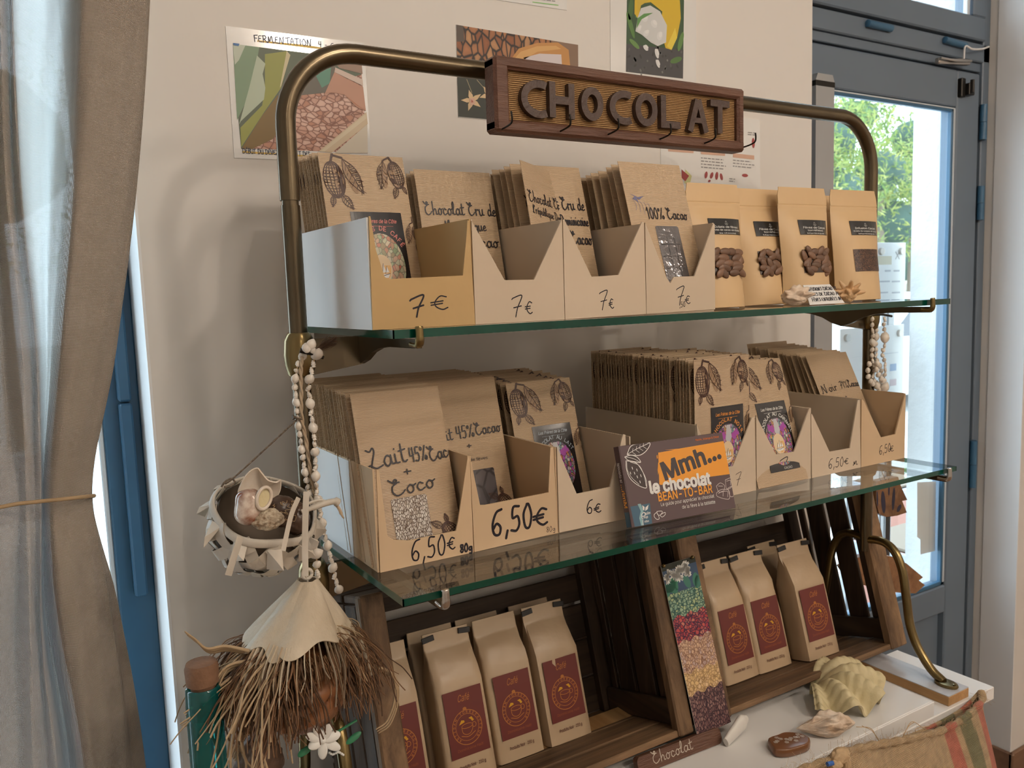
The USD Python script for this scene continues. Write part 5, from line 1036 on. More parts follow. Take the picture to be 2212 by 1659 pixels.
for q in ([(888, 520), (918, 495), (955, 515), (950, 560), (910, 565), (888, 520)], [(893, 575), (930, 548), (990, 550), (1005, 590), (995, 625), (905, 605), (893, 575)], [(958, 470), (1005, 455), (1018, 520), (975, 540), (958, 470)], [(985, 535), (1025, 520), (1040, 590), (1010, 600), (985, 535)], [(905, 520), (940, 520)], [(910, 580), (945, 560), (950, 600)], [(950, 562), (985, 562), (990, 605)], [(970, 480), (1000, 472), (1005, 510)]): cline(q, .0009, (.55, .48, .47))
v, f, c = a.mesh(rect(.0005, .0005, BW - .0005, BH - .0005))
part(bk, "cover_print", (np.c_[v[:, 0], -.0001 - v[:, 2], v[:, 1]], f), "print", col=c)
b = Art(); b.add(text("Mmh...", -.010, .0, .0075, True, width=.034), ORG, 1); b.add(text("le chocolat", -.010 + .037, .0, .006, True, width=.028), WHT, 1)
v, f, c = b.mesh(); part(bk, "spine_print", (np.c_[np.full(len(v), -.0014), .0105 - v[:, 1] * 1.0, .038 + v[:, 0]], f[:, ::-1] if False else f), "print", col=c)
b = Art(); b.add(rect(.0015, .001, .013, .022), (.055, .125, .19), 1); v, f, c = b.mesh(); part(bk, "spine_print", (np.c_[np.full(len(v), -.0014), v[:, 0], v[:, 1]], f), "print", col=c)

# ------------------------------------------------------------------ two slatted crates tilted back
TA = math.radians(15.5); CU = np.array([0, math.sin(TA), math.cos(TA)]); CW = np.array([0, math.cos(TA), -math.sin(TA)]); CO = np.array([0, -.203, .84]); CXv = np.array([1.0, 0, 0])
def cf(x, w, h): return CO + CXv * x + CW * w + CU * h
def cbox(x0, x1, w0, w1, h0, h1, r=.0015, tilt=0):
    c = cf((x0 + x1) / 2, (w0 + w1) / 2, (h0 + h1) / 2); return obox(c, CXv * (x1 - x0) / 2, CW * (w1 - w0) / 2, CU * (h1 - h0) / 2, r)
def on_crate(u, v, off):
    r = ray(u, v); t = ((CO + CW * off - CAM) @ CW) / (r @ CW); q = CAM + t * r; return q[0], (q - CO) @ CU
def crate(label, xa, xb, pl, pr, H, gap_back, lean_l=0, rnd=1):
    t = thing("wooden_crate", label, "crate"); D_ = .243; rg = np.random.default_rng(rnd); th = .010
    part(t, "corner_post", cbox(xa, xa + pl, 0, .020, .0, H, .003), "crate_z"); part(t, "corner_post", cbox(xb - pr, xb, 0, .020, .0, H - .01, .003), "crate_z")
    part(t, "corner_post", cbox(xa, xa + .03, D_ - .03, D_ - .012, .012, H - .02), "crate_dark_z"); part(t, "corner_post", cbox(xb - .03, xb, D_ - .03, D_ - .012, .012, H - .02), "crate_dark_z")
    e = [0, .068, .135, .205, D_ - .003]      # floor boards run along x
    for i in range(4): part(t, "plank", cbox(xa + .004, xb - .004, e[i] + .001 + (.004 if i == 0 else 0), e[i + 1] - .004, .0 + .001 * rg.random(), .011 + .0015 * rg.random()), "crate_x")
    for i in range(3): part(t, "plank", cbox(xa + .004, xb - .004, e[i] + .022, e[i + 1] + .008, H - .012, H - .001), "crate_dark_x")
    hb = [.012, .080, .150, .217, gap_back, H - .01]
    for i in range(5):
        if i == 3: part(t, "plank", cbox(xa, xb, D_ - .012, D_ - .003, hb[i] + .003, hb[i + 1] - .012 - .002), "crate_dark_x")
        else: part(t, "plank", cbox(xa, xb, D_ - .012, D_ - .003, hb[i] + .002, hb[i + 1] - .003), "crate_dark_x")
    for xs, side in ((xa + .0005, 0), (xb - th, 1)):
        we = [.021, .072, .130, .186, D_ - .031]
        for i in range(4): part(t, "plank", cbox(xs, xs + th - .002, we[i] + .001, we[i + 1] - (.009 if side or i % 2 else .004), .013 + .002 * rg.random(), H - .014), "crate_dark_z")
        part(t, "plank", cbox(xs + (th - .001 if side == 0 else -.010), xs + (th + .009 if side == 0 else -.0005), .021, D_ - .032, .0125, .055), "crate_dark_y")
    return t
crate("left wooden crate of coffee bags, tilted back under the lower shelf", -.016, .530, .037, .033, .345, .285, rnd=3)
crate("right wooden crate of coffee bags, tilted back, light showing between its slats", .572, 1.126, .048, .049, .335, .285, rnd=4)
# boards that carry the crates
bw_ = thing("crate_support", "orange-brown board under the right crate, along the white display board", "board"); part(bw_, "board", bx((.56, -.149, ZT + .0002), (1.043, -.02, .8125), .001), "block_wood")
bw_ = thing("crate_support", "board under the left crate, hardly showing behind the bench", "board"); part(bw_, "board", bx((.0, -.149, ZT + .0002), (.545, -.02, .8125), .001), "block_wood")
# coffee bags
GW, GD, GH = .0885, .054, .232
def bag_mesh(seed):
    rg = np.random.default_rng(seed)
    lev = [(0, 1, 1), (.004, 1, 1), (.10, 1.0, 1.0), (.150, 1.0, .96), (.168, .985, .80), (.188, .965, .48), (.202, .955, .20), (.208, .955, .10), (.222, .95, .085), (GH, .945, .07)]
    V, F = [], []; n = 20
    for z, a, b in lev:
        for k in range(n):
            s = k / n * 4; e = int(s); q = s - e; cs = [(-1, -1), (1, -1), (1, 1), (-1, 1)]; p0, p1 = np.array(cs[e]), np.array(cs[(e + 1) % 4]); p = p0 + (p1 - p0) * q
            rr = .06; p = np.sign(p) * (np.abs(p) - rr * (np.abs(p[::-1]) > .99) * (np.abs(p) > .99))
            bulge = .05 * math.sin(math.pi * min(1, z / .16)) * (1 - (p[0] if abs(p[1]) > .9 else p[1]) ** 2)
            y = p[1] * GD / 2 * b * (1 + bulge); x = p[0] * GW / 2 * a
            if .12 < z < .206: y += (meshkit.fbm(np.array([[x * 45, seed + z * 40, p[1]]]), 3)[0] - .5) * .013 * (1 if z < .2 else .4)
            if e in (1, 3) and .14 < z < .2: x *= 1 - .14 * (1 - abs(q - .5) * 2) * (1 - b)
            V.append((x, y + GD / 2, z))
    for i in range(len(lev) - 1):
        for k in range(n): l = (k + 1) % n; F += [[i * n + k, i * n + l, (i + 1) * n + l], [i * n + k, (i + 1) * n + l, (i + 1) * n + k]]
    V += [(0, GD / 2, 0), (0, GD / 2, GH)]; m = len(V)
    for k in range(n): l = (k + 1) % n; F += [[m - 2, l, k], [m - 1, (len(lev) - 1) * n + k, (len(lev) - 1) * n + l]]
    return np.array(V), np.array(F)
BROWN, GOLD = (.155, .032, .026), (.46, .17, .035)
def bag_label(t):
    a = Art(); x0, x1, z0, z1 = -.0345, .0355, .036, .139; cx, cz = .0005, .079
    a.add(rect(x0, z0, x1, z1), BROWN, 1); a.add(text("Café", cx, z1 - .019, .0105, False, 16, "c", width=.021), GOLD, 2)
    a.add([ring(cx, cz, .0265, .0265, .0012), ring(cx, cz, .0205, .0205, .0008)], GOLD, 2); a.add(arc_text("ARTISAN TORREFACTEUR", cx, cz, .0216, .0216, .0038, 235, -55, True), GOLD, 2)
    a.add(ell(cx, cz + .0285, .0035, .0028), GOLD, 2)
    a.stroke(spline([(cx - .010, cz + .001), (cx - .009, cz - .007), (cx - .003, cz - .011), (cx + .004, cz - .010), (cx + .009, cz - .004), (cx + .010, cz + .003)], 5), .0011, GOLD, 3)
    a.add(ring(cx, cz + .002, .010, .0035, .0010), GOLD, 3); a.add(ring(cx + .0125, cz + .001, .0035, .0038, .0010), GOLD, 3); a.stroke(spline([(cx - .012, cz - .0115), (cx, cz - .0145), (cx + .013, cz - .0095)], 5), .0012, GOLD, 3)
    a.add(Polygon([(cx - .014, cz + .006), (cx - .009, cz + .0125), (cx - .004, cz + .0115), (cx - .0035, cz + .0085)]), (.66, .34, .02), 3); a.add(Polygon([(cx + .004, cz + .013), (cx + .010, cz + .014), (cx + .0135, cz + .008), (cx + .010, cz + .0065), (cx + .008, cz + .010)]), (.66, .34, .02), 3)
    a.add(text("Dominicaine Haïti", cx, z0 + .009, .0042, False, 8, "c", width=.046), (.30, .085, .025), 2)
    put(t, "label", a, (0, 0, 0), PEX, PEZ, surf=lambda x, z: .0016 + .0005 * 0 * x, mat="print", label="maroon label with an orange coffee cup and the word Café")
    b = Art(); b.add(text("Produits Noir · 250 g", cx, .0185, .0050, True, 0, "c", width=.047), (.16, .07, .05), 1); put(t, "printed_weight", b, (0, 0, 0), PEX, PEZ, surf=lambda x, z: .0014 + 0 * x)
def coffee(label, x, w, seed, yaw=0, tie=(1, 1), full=True, group=None):
    R = np.stack([CXv, CW, CU], 1) @ rot("z", yaw); t = thing("coffee_bag", label, "coffee bag", M4(R, cf(x, w, .0135)), group)
    part(t, "body", bag_mesh(seed), "kraft_bag", 38)
    if full: bag_label(t)
    for s, on in zip((-1, 1), tie):
        if on: part(t, "tin_tie", xf(bx((-.011, -.0016, -.0045), (.011, .0010, .0045), .0005), M4(rot("y", s * 6), (s * .0335, GD / 2 - .0038, GH - .008))), "tape_black")
    return t
def bag_x(u, v, off): return on_crate(u, v, off)[0]
WB = .130
coffee("coffee bag half hidden behind the left crate's corner post", bag_x(866, 1560, WB) - .002, WB + .012, 1, tie=(0, 0))
coffee("coffee bag with two black tie ends, second from the left crate's corner post", bag_x(1008, 1566, WB) - .0005, WB, 2)
coffee("coffee bag with a plain folded top, in the middle of the left crate", bag_x(1117, 1526, WB) - .0005, WB + .006, 3, tie=(0, 0))
coffee("coffee bag in the left crate, rightmost one, with empty space to its right", bag_x(1220, 1492, WB) - .0005, WB + .002, 4)
for k, (u, v) in enumerate(((935, 1400), (1035, 1362), (1147, 1330))):
    coffee(("coffee bag in the left crate's back row, behind the bag with two tie ends", "coffee bag in the left crate's back row, behind the plain folded top", "coffee bag in the left crate's back row, behind its rightmost front bag")[k], bag_x(u, v, .21), .188, 5 + k, tie=(0, 0), full=False)
WR = .085
coffee("coffee bag in the right crate, leftmost one, half behind the picture strip", bag_x(1588, 1377, WR + .02), WR + .018, 8)
coffee("coffee bag in the middle of the right crate's front row", bag_x(1657, 1352, WR + .016) - .0005, WR + .012, 9, yaw=-3)
coffee("coffee bag in the right crate, standing forward at the right with its side showing", bag_x(1764, 1327, WR - .02) - .0005, WR - .020, 10, yaw=-4)
coffee("coffee bag in shade behind the right crate's front row", bag_x(1664, 1214, .16), .150, 11, full=False)

# ------------------------------------------------------------------ picture strip of the coffee harvest, pinned between the crates
st = thing("picture_strip", "tall narrow picture strip of coffee from blossom to roasted beans, hanging between the crates", "picture strip", M4(np.stack([CXv, CW, CU], 1) @ rot("y", -1.5), cf(.5675, -.006, 0)))
sw, sh0, sh1 = .0395, -.006, .282
part(st, "card", bx((-sw, 0, sh0), (sw, .0012, sh1)), "card_white")
bands = [(-.006, .062, "print_beans_roast"), (.062, .098, "print_beans_gold"), (.098, .150, "print_beans_tan"), (.150, .192, "print_berries_red"), (.192, .236, "print_berries_green")]
for z0, z1, m in bands:
    n = 12; xs = np.linspace(-sw, sw, n); jag = lambda z: [(x, z + (.0035 * math.sin(9 * x / sw + z * 300) if z not in (sh0,) else 0)) for x in xs]
    g = Polygon(jag(z0) + jag(z1)[::-1]).buffer(0).intersection(rect(-sw, sh0, sw, sh1)); v, f = trimesh.creation.triangulate_polygon(g, engine="earcut")
    tri = v[f]; sgn = np.cross(tri[:, 1] - tri[:, 0], tri[:, 2] - tri[:, 0]); f = np.where((sgn < 0)[:, None], f[:, ::-1], f)
    part(st, "printed_band", (np.c_[v[:, 0], np.full(len(v), -.0001), v[:, 1]], f), m)
a = Art(); a.add(rect(-sw, .232, sw, sh1), (.045, .085, .16), 1); a.add(rect(-sw, .272, sw, sh1), (.015, .02, .012), 2)
rg = np.random.default_rng(8)
for k in range(9): a.add(ell(-sw + .08 * rg.random(), .236 + .018 * rg.random(), .012, .007, 180 * rg.random()), (.05, .16 + .1 * rg.random(), .14), 2)
for k in range(11):
    cx, cz = -sw + .005 + .069 * rg.random(), .255 + .016 * rg.random()
    for j in range(8): a.add(ell(cx, cz, .0095, .0019, 180 * rg.random()), (.74, .74, .71), 3)
a.items = [(g.intersection(rect(-sw, sh0, sw, sh1)), c, l) for g, c, l in a.items]
put(st, "blossom_print", a, (0, -.0001, 0), PEX, PEZ)
for x in (-sw + .004, sw - .008): part(st, "pin", xf(trimesh.creation.icosphere(2, .0032), M4(t=(x, -.003, sh1 - .0005))), "brass", True)
# ------------------------------------------------------------------ linen curtain, gathered by a cord
rows = [0, 400, 800, 1075, 1300, 1659]
cols = [  # px of each fold line at those heights, and how far it stands towards the room
 ((-330, -320, -260, -150, -190, -300), .00), ((-250, -240, -190, -110, -150, -230), .03), ((-180, -170, -130, -80, -110, -160), -.005), ((-110, -95, -75, -45, -70, -100), .03),
 ((-60, -50, -30, -12, -20, -60), .032), ((-22, -12, 12, 38, 36, 38), -.008), ((0, 15, 48, 57, 60, 72), .028), ((18, 30, 70, 75, 80, 103), .002), ((28, 44, 82, 87, 87, 122), .018),
 ((36, 54, 91, 92, 93, 140), -.028), ((100, 102, 106, 94, 98, 150), -.045), ((158, 146, 117, 96, 106, 160), -.022), ((180, 164, 134, 112, 132, 188), .034), ((250, 234, 192, 158, 188, 238), .032), ((306, 282, 236, 194, 230, 280), .012), ((318, 292, 246, 200, 237, 288), -.002), ((310, 286, 240, 195, 247, 312), -.018), ((220, 210, 180, 150, 190, 250), -.034), ((172, 158, 128, 108, 120, 180), -.042)]
from scipy.interpolate import CubicSpline, PchipInterpolator
YC = .035
vs = np.array([-560, -300, -120, 0, 120, 260, 400, 540, 680, 800, 900, 980, 1030, 1060, 1075, 1090, 1130, 1200, 1300, 1420, 1540, 1659, 1800, 2000, 2300])
CP = []
for px, d in cols:
    f = PchipInterpolator([-560] + rows + [2300], [px[0] + (px[0] - px[1]) * .6] + list(px) + [px[-1] + (px[-1] - px[-2]) * .9])
    CP.append((f(vs), d))
grid_ = []
for j, v in enumerate(vs):
    tight = 1 - .55 * math.exp(-((v - 1075) / 110.0) ** 2)
    line = np.array([P(c[0][j], v, y=YC - c[1] * tight) for c in CP])
    line[:, 2] = line[:, 2].mean() * .0 + P(100, v, y=YC)[2]
    w = spline(line, 6); w[:, 1] += .0025 * np.sin(np.arange(len(w)) * 1.3 + v * .01) * tight; grid_.append(w)
G = np.array(grid_); G = np.array([spline(G[:, k], 3) for k in range(G.shape[1])]).transpose(1, 0, 2); nr, nc = G.shape[:2]
fc = []
for i in range(nr - 1):
    for j in range(nc - 1): a = i * nc + j; fc += [[a, a + 1, a + nc + 1], [a, a + nc + 1, a + nc]]
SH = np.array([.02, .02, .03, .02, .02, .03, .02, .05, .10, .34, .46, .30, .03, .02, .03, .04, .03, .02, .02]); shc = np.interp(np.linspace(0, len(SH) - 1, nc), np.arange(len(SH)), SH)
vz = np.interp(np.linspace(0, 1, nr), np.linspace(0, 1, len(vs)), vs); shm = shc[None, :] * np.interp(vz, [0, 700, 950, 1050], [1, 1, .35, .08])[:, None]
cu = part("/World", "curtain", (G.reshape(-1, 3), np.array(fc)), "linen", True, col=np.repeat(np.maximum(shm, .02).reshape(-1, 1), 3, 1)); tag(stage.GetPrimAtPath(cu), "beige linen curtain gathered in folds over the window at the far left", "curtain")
tp_ = [P(u, v, y=YC - d) for u, v, d in ((-60, 1102, .02), (-20, 1099, .034), (8, 1094, .036), (40, 1088, .034), (70, 1085, .034), (97, 1082, .030), (130, 1079, .036), (165, 1075, .036), (195, 1072, .016), (203, 1071, -.004), (190, 1074, -.022), (120, 1082, -.03))]
single("curtain_tieback", tube(spline(tp_, 6), .0026, 8), "cord_tan", "thin tan cord tied round the middle of the linen curtain", "tieback", True)

# ------------------------------------------------------------------ shell necklaces
def bead(c, r, kind, seed):
    rg = np.random.default_rng(seed); ax = rg.normal(0, .35, 3) + [0, 0, 1]; ax /= np.linalg.norm(ax); x_ = np.cross(ax, [0, 1, .2]); x_ /= np.linalg.norm(x_); R = np.stack([x_, np.cross(ax, x_), ax], 1)
    if kind == 0:   # plump shell with a keel
        pr = [(.0, -1.15), (.45, -1.0), (.85, -.5), (1.0, .05), (.85, .55), (.5, .95), (.2, 1.2), (0, 1.3)]
    elif kind == 1:  # little turret with whorls
        pr = [(.0, -1.2), (.55, -1.15), (.62, -.8), (.48, -.65), (.68, -.45), (.72, -.1), (.55, .05), (.62, .25), (.58, .5), (.4, .6), (.45, .85), (.28, 1.05), (0, 1.2)]
    else: pr = [(.0, -.9), (.6, -.75), (.9, -.1), (.7, .5), (.3, .9), (0, 1.)]
    return xf(lathe(np.array(pr) * r, 14), M4(R @ np.diag([1, .82, 1]), c))
def beads_along(t, path, kinds, seed=0):
    """path: (point, radius, kind)"""
    for i, (p, r, k) in enumerate(path): part(t, "shell", bead(np.asarray(p), r, k, seed + i), "shell_bead", 60)
def strand(px, y, rs, n, kinds):
    pts = np.array([P(u, v, y=y) for u, v in px]); sp_ = spline(pts, 10); L = np.r_[0, np.cumsum(np.linalg.norm(np.diff(sp_, axis=0), axis=1))]
    out = []; s = 0; i = 0
    while s < L[-1]:
        k = kinds[i % len(kinds)]; r = rs[k]; s += r * 1.05
        out.append(([np.interp(s, L, sp_[:, a]) for a in range(3)], r, k)); s += r * 1.05; i += 1
    return out, sp_
nk = thing("shell_necklace", "long necklace of white shells hanging in two strands from the rack's left bracket", "necklace")
A1, c1 = strand([(684, 756), (676, 790), (667, 830), (671, 880), (677, 930), (681, 985), (682, 1030), (684, 1060), (689, 1090), (694, 1120), (700, 1150), (708, 1180), (714, 1205), (722, 1240), (733, 1276)], -.182, {0: .0062, 1: .0042, 2: .0048}, 0, [0, 1, 1])
A2, c2 = strand([(660, 762), (648, 778), (641, 800), (637, 830), (640, 860), (642, 885), (645, 915), (649, 945), (655, 990), (661, 1030), (667, 1070)], -.172, {0: .0055, 1: .0040, 2: .0046}, 0, [0, 2, 1])
beads_along(nk, A1, None, 10); beads_along(nk, A2, None, 90)
part(nk, "cord", tube(c1, .0009, 6), "cord_tan"); part(nk, "cord", tube(c2, .0009, 6), "cord_tan")
for (u, v, r, k) in ((672, 745, .0065, 0), (662, 752, .006, 0), (687, 765, .0068, 0), (676, 757, .005, 2)): part(nk, "shell", bead(P(u, v, y=-.185), r, k, int(u)), "shell_bead", 60)
nk2 = thing("shell_necklace", "short dangling end of pale shells just above the coconut head", "necklace")
A3, c3 = strand([(681, 1165), (683, 1195), (685, 1225), (686, 1248)], -.195, {0: .0072, 1: .0052, 2: .006}, 0, [1, 0, 2]); beads_along(nk2, A3, None, 200); part(nk2, "cord", tube(spline([P(679, 1120, y=-.194)] + list(c3[::8]), 3), .0009, 6), "cord_tan")
hk = thing("hanging_hook", "dark steel hook with a palm-fibre tassel on the rack's left sleeve", "hook")
a, b = P(648, 757, y=-.180), P(699, 773, y=-.185)
part(hk, "pin", tube([a, (a + b) / 2 + (0, -.001, .001), b], [.0032, .0028, .0022], 10), "dark_metal", 50)
rg = np.random.default_rng(2); fb = []
for k in range(60):
    p = P(682 + 4 * rg.random(), 752 + 8 * rg.random(), y=-.186); q = P(705 + 28 * rg.random(), 726 + 22 * rg.random(), y=-.186 + .01 * rg.random()); fb.append(spline([p, (p + q) / 2 + rg.normal(0, .0015, 3), q], 3))
curves(hk, "tassel", fb, .0006, "fibre_dark")
rp = thing("fibre_rope", "tan twisted palm-fibre rope running down the rack's left post", "rope")
base = spline([P(u, v, y=-.176) for u, v in ((653, 770), (650, 800), (651, 850), (652, 900), (661, 950), (668, 1000), (676, 1050), (683, 1082))], 12)
for k in range(2):
    ph = np.arange(len(base)) * .5 + k * math.pi; part(rp, "strand", tube(base + np.c_[.0011 * np.cos(ph), .0011 * np.sin(ph), np.zeros(len(base))], .0016, 8), "palm_dry", True)

# ------------------------------------------------------------------ palm-leaf basket with shells in it
BC = P(574, 1102, y=-.19); BR, BD = .0590, .080
ax = np.array([.14, -.50, .86]); ax /= np.linalg.norm(ax); bx_ = np.cross([0, 1, .2], ax); bx_ /= np.linalg.norm(bx_); BRm = np.stack([bx_, np.cross(ax, bx_), ax], 1)
def bowl(phi, s, off=0.0):
    """s: 0 at the rim, 1 at the bottom"""
    a = s * math.pi / 2; r = (BR + .006 * math.sin(math.pi * min(1, s * 1.4)) + off) * math.cos(a) ** .62 if s < 1 else 0; z = -(BD + off) * math.sin(a) ** 1.1
    return BC + BRm @ np.array([r * math.cos(phi), r * math.sin(phi), z])
bs = thing("palm_basket", "small basket woven from pale palm leaves, hung by a dark cord, holding shells", "basket")
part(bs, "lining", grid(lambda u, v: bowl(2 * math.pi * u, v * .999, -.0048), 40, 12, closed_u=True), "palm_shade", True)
for fam in (1, -1):
    for k in range(11):
        p0 = 2 * math.pi * (k + (.0 if fam > 0 else .5)) / 11
        def ribf(u, v, fam=fam, p0=p0, k=k):
            s = .02 + .93 * u; ph = p0 + fam * s * 1.75; wv = .0030 * math.sin(s * 1.75 * 2 * 11 / 2 + (0 if fam > 0 else math.pi) + k * math.pi)
            c = bowl(ph, s, wv); d = bowl(ph + .01, s, wv) - c; d /= np.linalg.norm(d) + 1e-9; t = bowl(ph + fam * .0175, s + .01, wv) - c; t /= np.linalg.norm(t) + 1e-9
            n = np.cross(d, t); w = np.cross(n, t); w /= np.linalg.norm(w) + 1e-9; wd = (.0088 * (1 - .55 * s))
            return c + w * wd * (v - .5) * 2 + n / (np.linalg.norm(n) + 1e-9) * .0
        part(bs, "woven_strip", thicken(grid(ribf, 26, 2), .0007), "palm", 50)
for k in range(10):   # folded leaf ends standing off the rim
    ph = 2 * math.pi * k / 10 + .25; c = bowl(ph, .06, .001); rg = np.random.default_rng(k + 40)
    tang = bowl(ph + .3, .06, .001) - c; out = bowl(ph, .1, .02) - bowl(ph, .1, 0); out /= np.linalg.norm(out); dn = bowl(ph, .34, .003) - c
    tip = c + tang * (.5 + .3 * rg.random()) + out * (.012 + .010 * rg.random()) + dn * (.15 + .5 * rg.random())
    part(bs, "leaf_end", thicken((np.array([c - tang * .35, c + tang * .5 - dn * .12, tip, c - tang * .1 + dn * .75 + out * .004, (c + tip) / 2 + out * .006]), np.array([[0, 1, 4], [1, 2, 4], [2, 3, 4], [3, 0, 4]])), .0009), "palm", 40)
rim = [bowl(a_, .0, .002 + .0015 * math.sin(5 * a_)) + BRm[:, 2] * .002 * math.sin(3 * a_) for a_ in np.linspace(0, 2 * math.pi, 60)[:-1]]
part(bs, "rim", tube(rim, .0042, 8, closed=True, flat=(.6, 1.3)), "palm", True)
for px_, w in (([(520, 1160), (508, 1195), (493, 1243)], .0048), ([(662, 1062), (660, 1110), (659, 1180), (660, 1245)], .0036), ([(645, 1075), (630, 1110), (618, 1160), (612, 1190)], .0034), ([(652, 1165), (672, 1178), (680, 1165)], .006)):
    q = spline([P(u, v, y=-.262 - .004 * i) for i, (u, v) in enumerate(px_)], 5)
    part(bs, "loose_strip", tube(q, w, 8, flat=(.12, 1.0) if px_[0][0] != 652 else (.15, 1)), "palm", 50)
cr = spline([P(643, 905, y=-.172), P(600, 945, y=-.185), P(560, 982, y=-.198), P(505, 1032, y=-.212), P(487, 1045, y=-.215)], 16)
for k in range(2):
    ph = np.arange(len(cr)) * .75 + k * math.pi; part(bs, "cord", tube(cr + np.c_[.0006 * np.cos(ph), .0006 * np.sin(ph), .0006 * np.cos(ph + 1)], .00085, 6), "cord_dark", True)
part(bs, "cord_knot", [tube(P(643, 903, y=-.172) + .006 * np.array([(math.cos(a_), math.sin(a_), .25 * math.sin(2 * a_ + k)) for a_ in np.linspace(0, 6.2, 24)]) + (0, 0, .001 * k), .0010, 6) for k in range(3)], "cord_dark", True)
part(bs, "cord_knot", tube(spline([P(u, v, y=-.225) for u, v in ((478, 1052), (487, 1040), (500, 1034), (507, 1042), (498, 1050), (484, 1052))], 5), .0012, 6), "cord_dark", True)
inb = lambda x, y, z: BC + BRm @ np.array([x, y, z])
def facing(c): d = CAM - c; return d / np.linalg.norm(d)
# striped shell
c = P(541, 1088, y=-.235); m = blob((0, 0, 0), (.0175, .0165, .0245), lambda v: 1 - .28 * np.clip(v[:, 2], 0, 1) ** 2 + .05 * np.sin(6 * v[:, 2]) - .30 * np.exp(-(((v[:, 0] - .45) / .3) ** 2 + ((v[:, 2] - .35) / .5) ** 2)) * (v[:, 1] < 0))
R_ = rot("y", 24) @ rot("x", -12)
ss = thing("striped_shell", "glossy brown and white striped sea snail shell lying in the palm basket", "sea shell", M4(R_, c)); part(ss, "shell", m, "shell_stripe", 60)
part(ss, "lip", tube([(.0085 + .0085 * math.cos(t), -.0150 + .002 * math.cos(t), .0085 + .0125 * math.sin(t)) for t in np.linspace(0, 2 * math.pi, 30)[:-1]], .0021, 8, closed=True), "shell_white", True); part(ss, "inside", xf(lathe([(0, 0), (.8, .02), (1, .12)], 24), M4(np.stack([(.0085, 0, 0), (0, 0, .0125), (0, -.004, 0)], 1), (.0085, -.0135, .0085))), "shell_clam", True)
# big pale shell fragment standing behind
pts = [(514, 1070), (522, 1040), (538, 1018), (556, 1010), (566, 1020), (580, 1036), (597, 1040), (607, 1036), (606, 1060), (592, 1085), (580, 1092), (572, 1100), (540, 1105)]
q = np.array([P(u, v, y=-.20 - .0 * i) for i, (u, v) in enumerate(pts)]); ctr = q.mean(0) + np.array([.006, .012, -.006])
qs = spline(q, 5, closed=True); V = np.vstack([qs, ctr + (qs - ctr) * .55 + (0, .006, 0), ctr[None] + (0, .010, 0)]); n = len(qs); F = []
for k in range(n): l = (k + 1) % n; F += [[k, l, n + l], [k, n + l, n + k], [n + k, n + l, 2 * n]]
single("shell_fragment", thicken((V, np.array(F)), .0016), "shell_white", "large cream shell fragment standing up at the back of the palm basket", "sea shell", 60)
c = P(577, 1122, y=-.243); m = blob(c, (.0215, .014, .0135), lambda v: .84 + .42 * (meshkit.fbm(v * 2.3 + 3, 4) - .35))
single("coral_stone", m, "coral", "pale pitted piece of coral in the front of the palm basket", "coral", 60)
c = P(607, 1105, y=-.225); m = blob(c, (.022, .019, .020), lambda v: .95 + .12 * (meshkit.fbm(v * 3, 3) - .5))
nt = thing("dark_nut", "large dark nut with fine pale veins, at the right of the palm basket", "nut"); part(nt, "nut", m, "nut_dark", True)
rg = np.random.default_rng(9)
for k in range(12):
    d = np.array([-.4 + .12 * k * .7, -.85, .5 - .13 * (k % 5)]) + rg.normal(0, .12, 3); path = []
    for s in range(7): d = d + rg.normal(0, .09, 3); e = d / np.linalg.norm(d); path.append(c + e * np.array([.022, .019, .020]) * 1.02)
    part(nt, "vein", tube(spline(path, 3), .00035, 5), "cord_tan")
c = P(640, 1120, y=-.222); m = blob(c, (.017, .016, .021), lambda v: .95 + .15 * (meshkit.fbm(v * 3 + 4, 3) - .5)); single("dark_nut", m, "nut_dark", "second dark nut tucked against the basket's right rim behind a pale strip", "nut", True)
tw = thing("driftwood_twig", "short pale twig stuck across the basket's right rim and the necklace", "twig")
part(tw, "stick", tube(spline([P(u, v, y=-.238) for u, v in ((651, 1106), (672, 1098), (700, 1088), (722, 1083), (731, 1087))], 5), [.0028] * 6 + [.0038] * 10 + [.0055] * 4 + [.0048], 10), "palm", 50)
part(tw, "splinter", tube(spline([P(u, v, y=-.237) for u, v in ((726, 1090), (733, 1100), (738, 1112), (743, 1120))], 4), [.002] * 8 + [.0012] * 4 + [.0006], 6), "palm_dry", 50)
part(tw, "splinter", tube(spline([P(u, v, y=-.236) for u, v in ((664, 1088), (690, 1080), (705, 1084))], 4), [.0018] * 8 + [.001], 6), "palm", 50)

# ------------------------------------------------------------------ coconut head with a husk hat
HC = P(648, 1484, y=-.222); fwd = facing(HC) + np.array([-.10, 0, -.28]); fwd /= np.linalg.norm(fwd); rt = np.cross(fwd, [0, 0, 1.0]) * -1; rt = np.cross([0, 0, 1.0], fwd); rt /= np.linalg.norm(rt); upv = np.cross(fwd, rt)
roll_ = math.radians(9); rt, upv = rt * math.cos(roll_) + upv * math.sin(roll_), upv * math.cos(roll_) - rt * math.sin(roll_)
Hm = np.stack([rt, fwd, upv], 1)
ch = thing("coconut_ornament", "carved coconut face under a cone of shaggy husk, hanging by the rack's left leg", "hanging ornament")
HRR = .0565
sph = trimesh.creation.icosphere(6, 1.0); v = np.asarray(sph.vertices); lx, ly, lz = v[:, 0], v[:, 1], v[:, 2]; fm = (ly > 0)
def gb(x, z, sx_, sz_): return np.exp(-((lx - x) / sx_) ** 2 - ((lz - z) / sz_) ** 2) * fm
d = 1 + .02 * (meshkit.fbm(v * 2, 3) - .5)
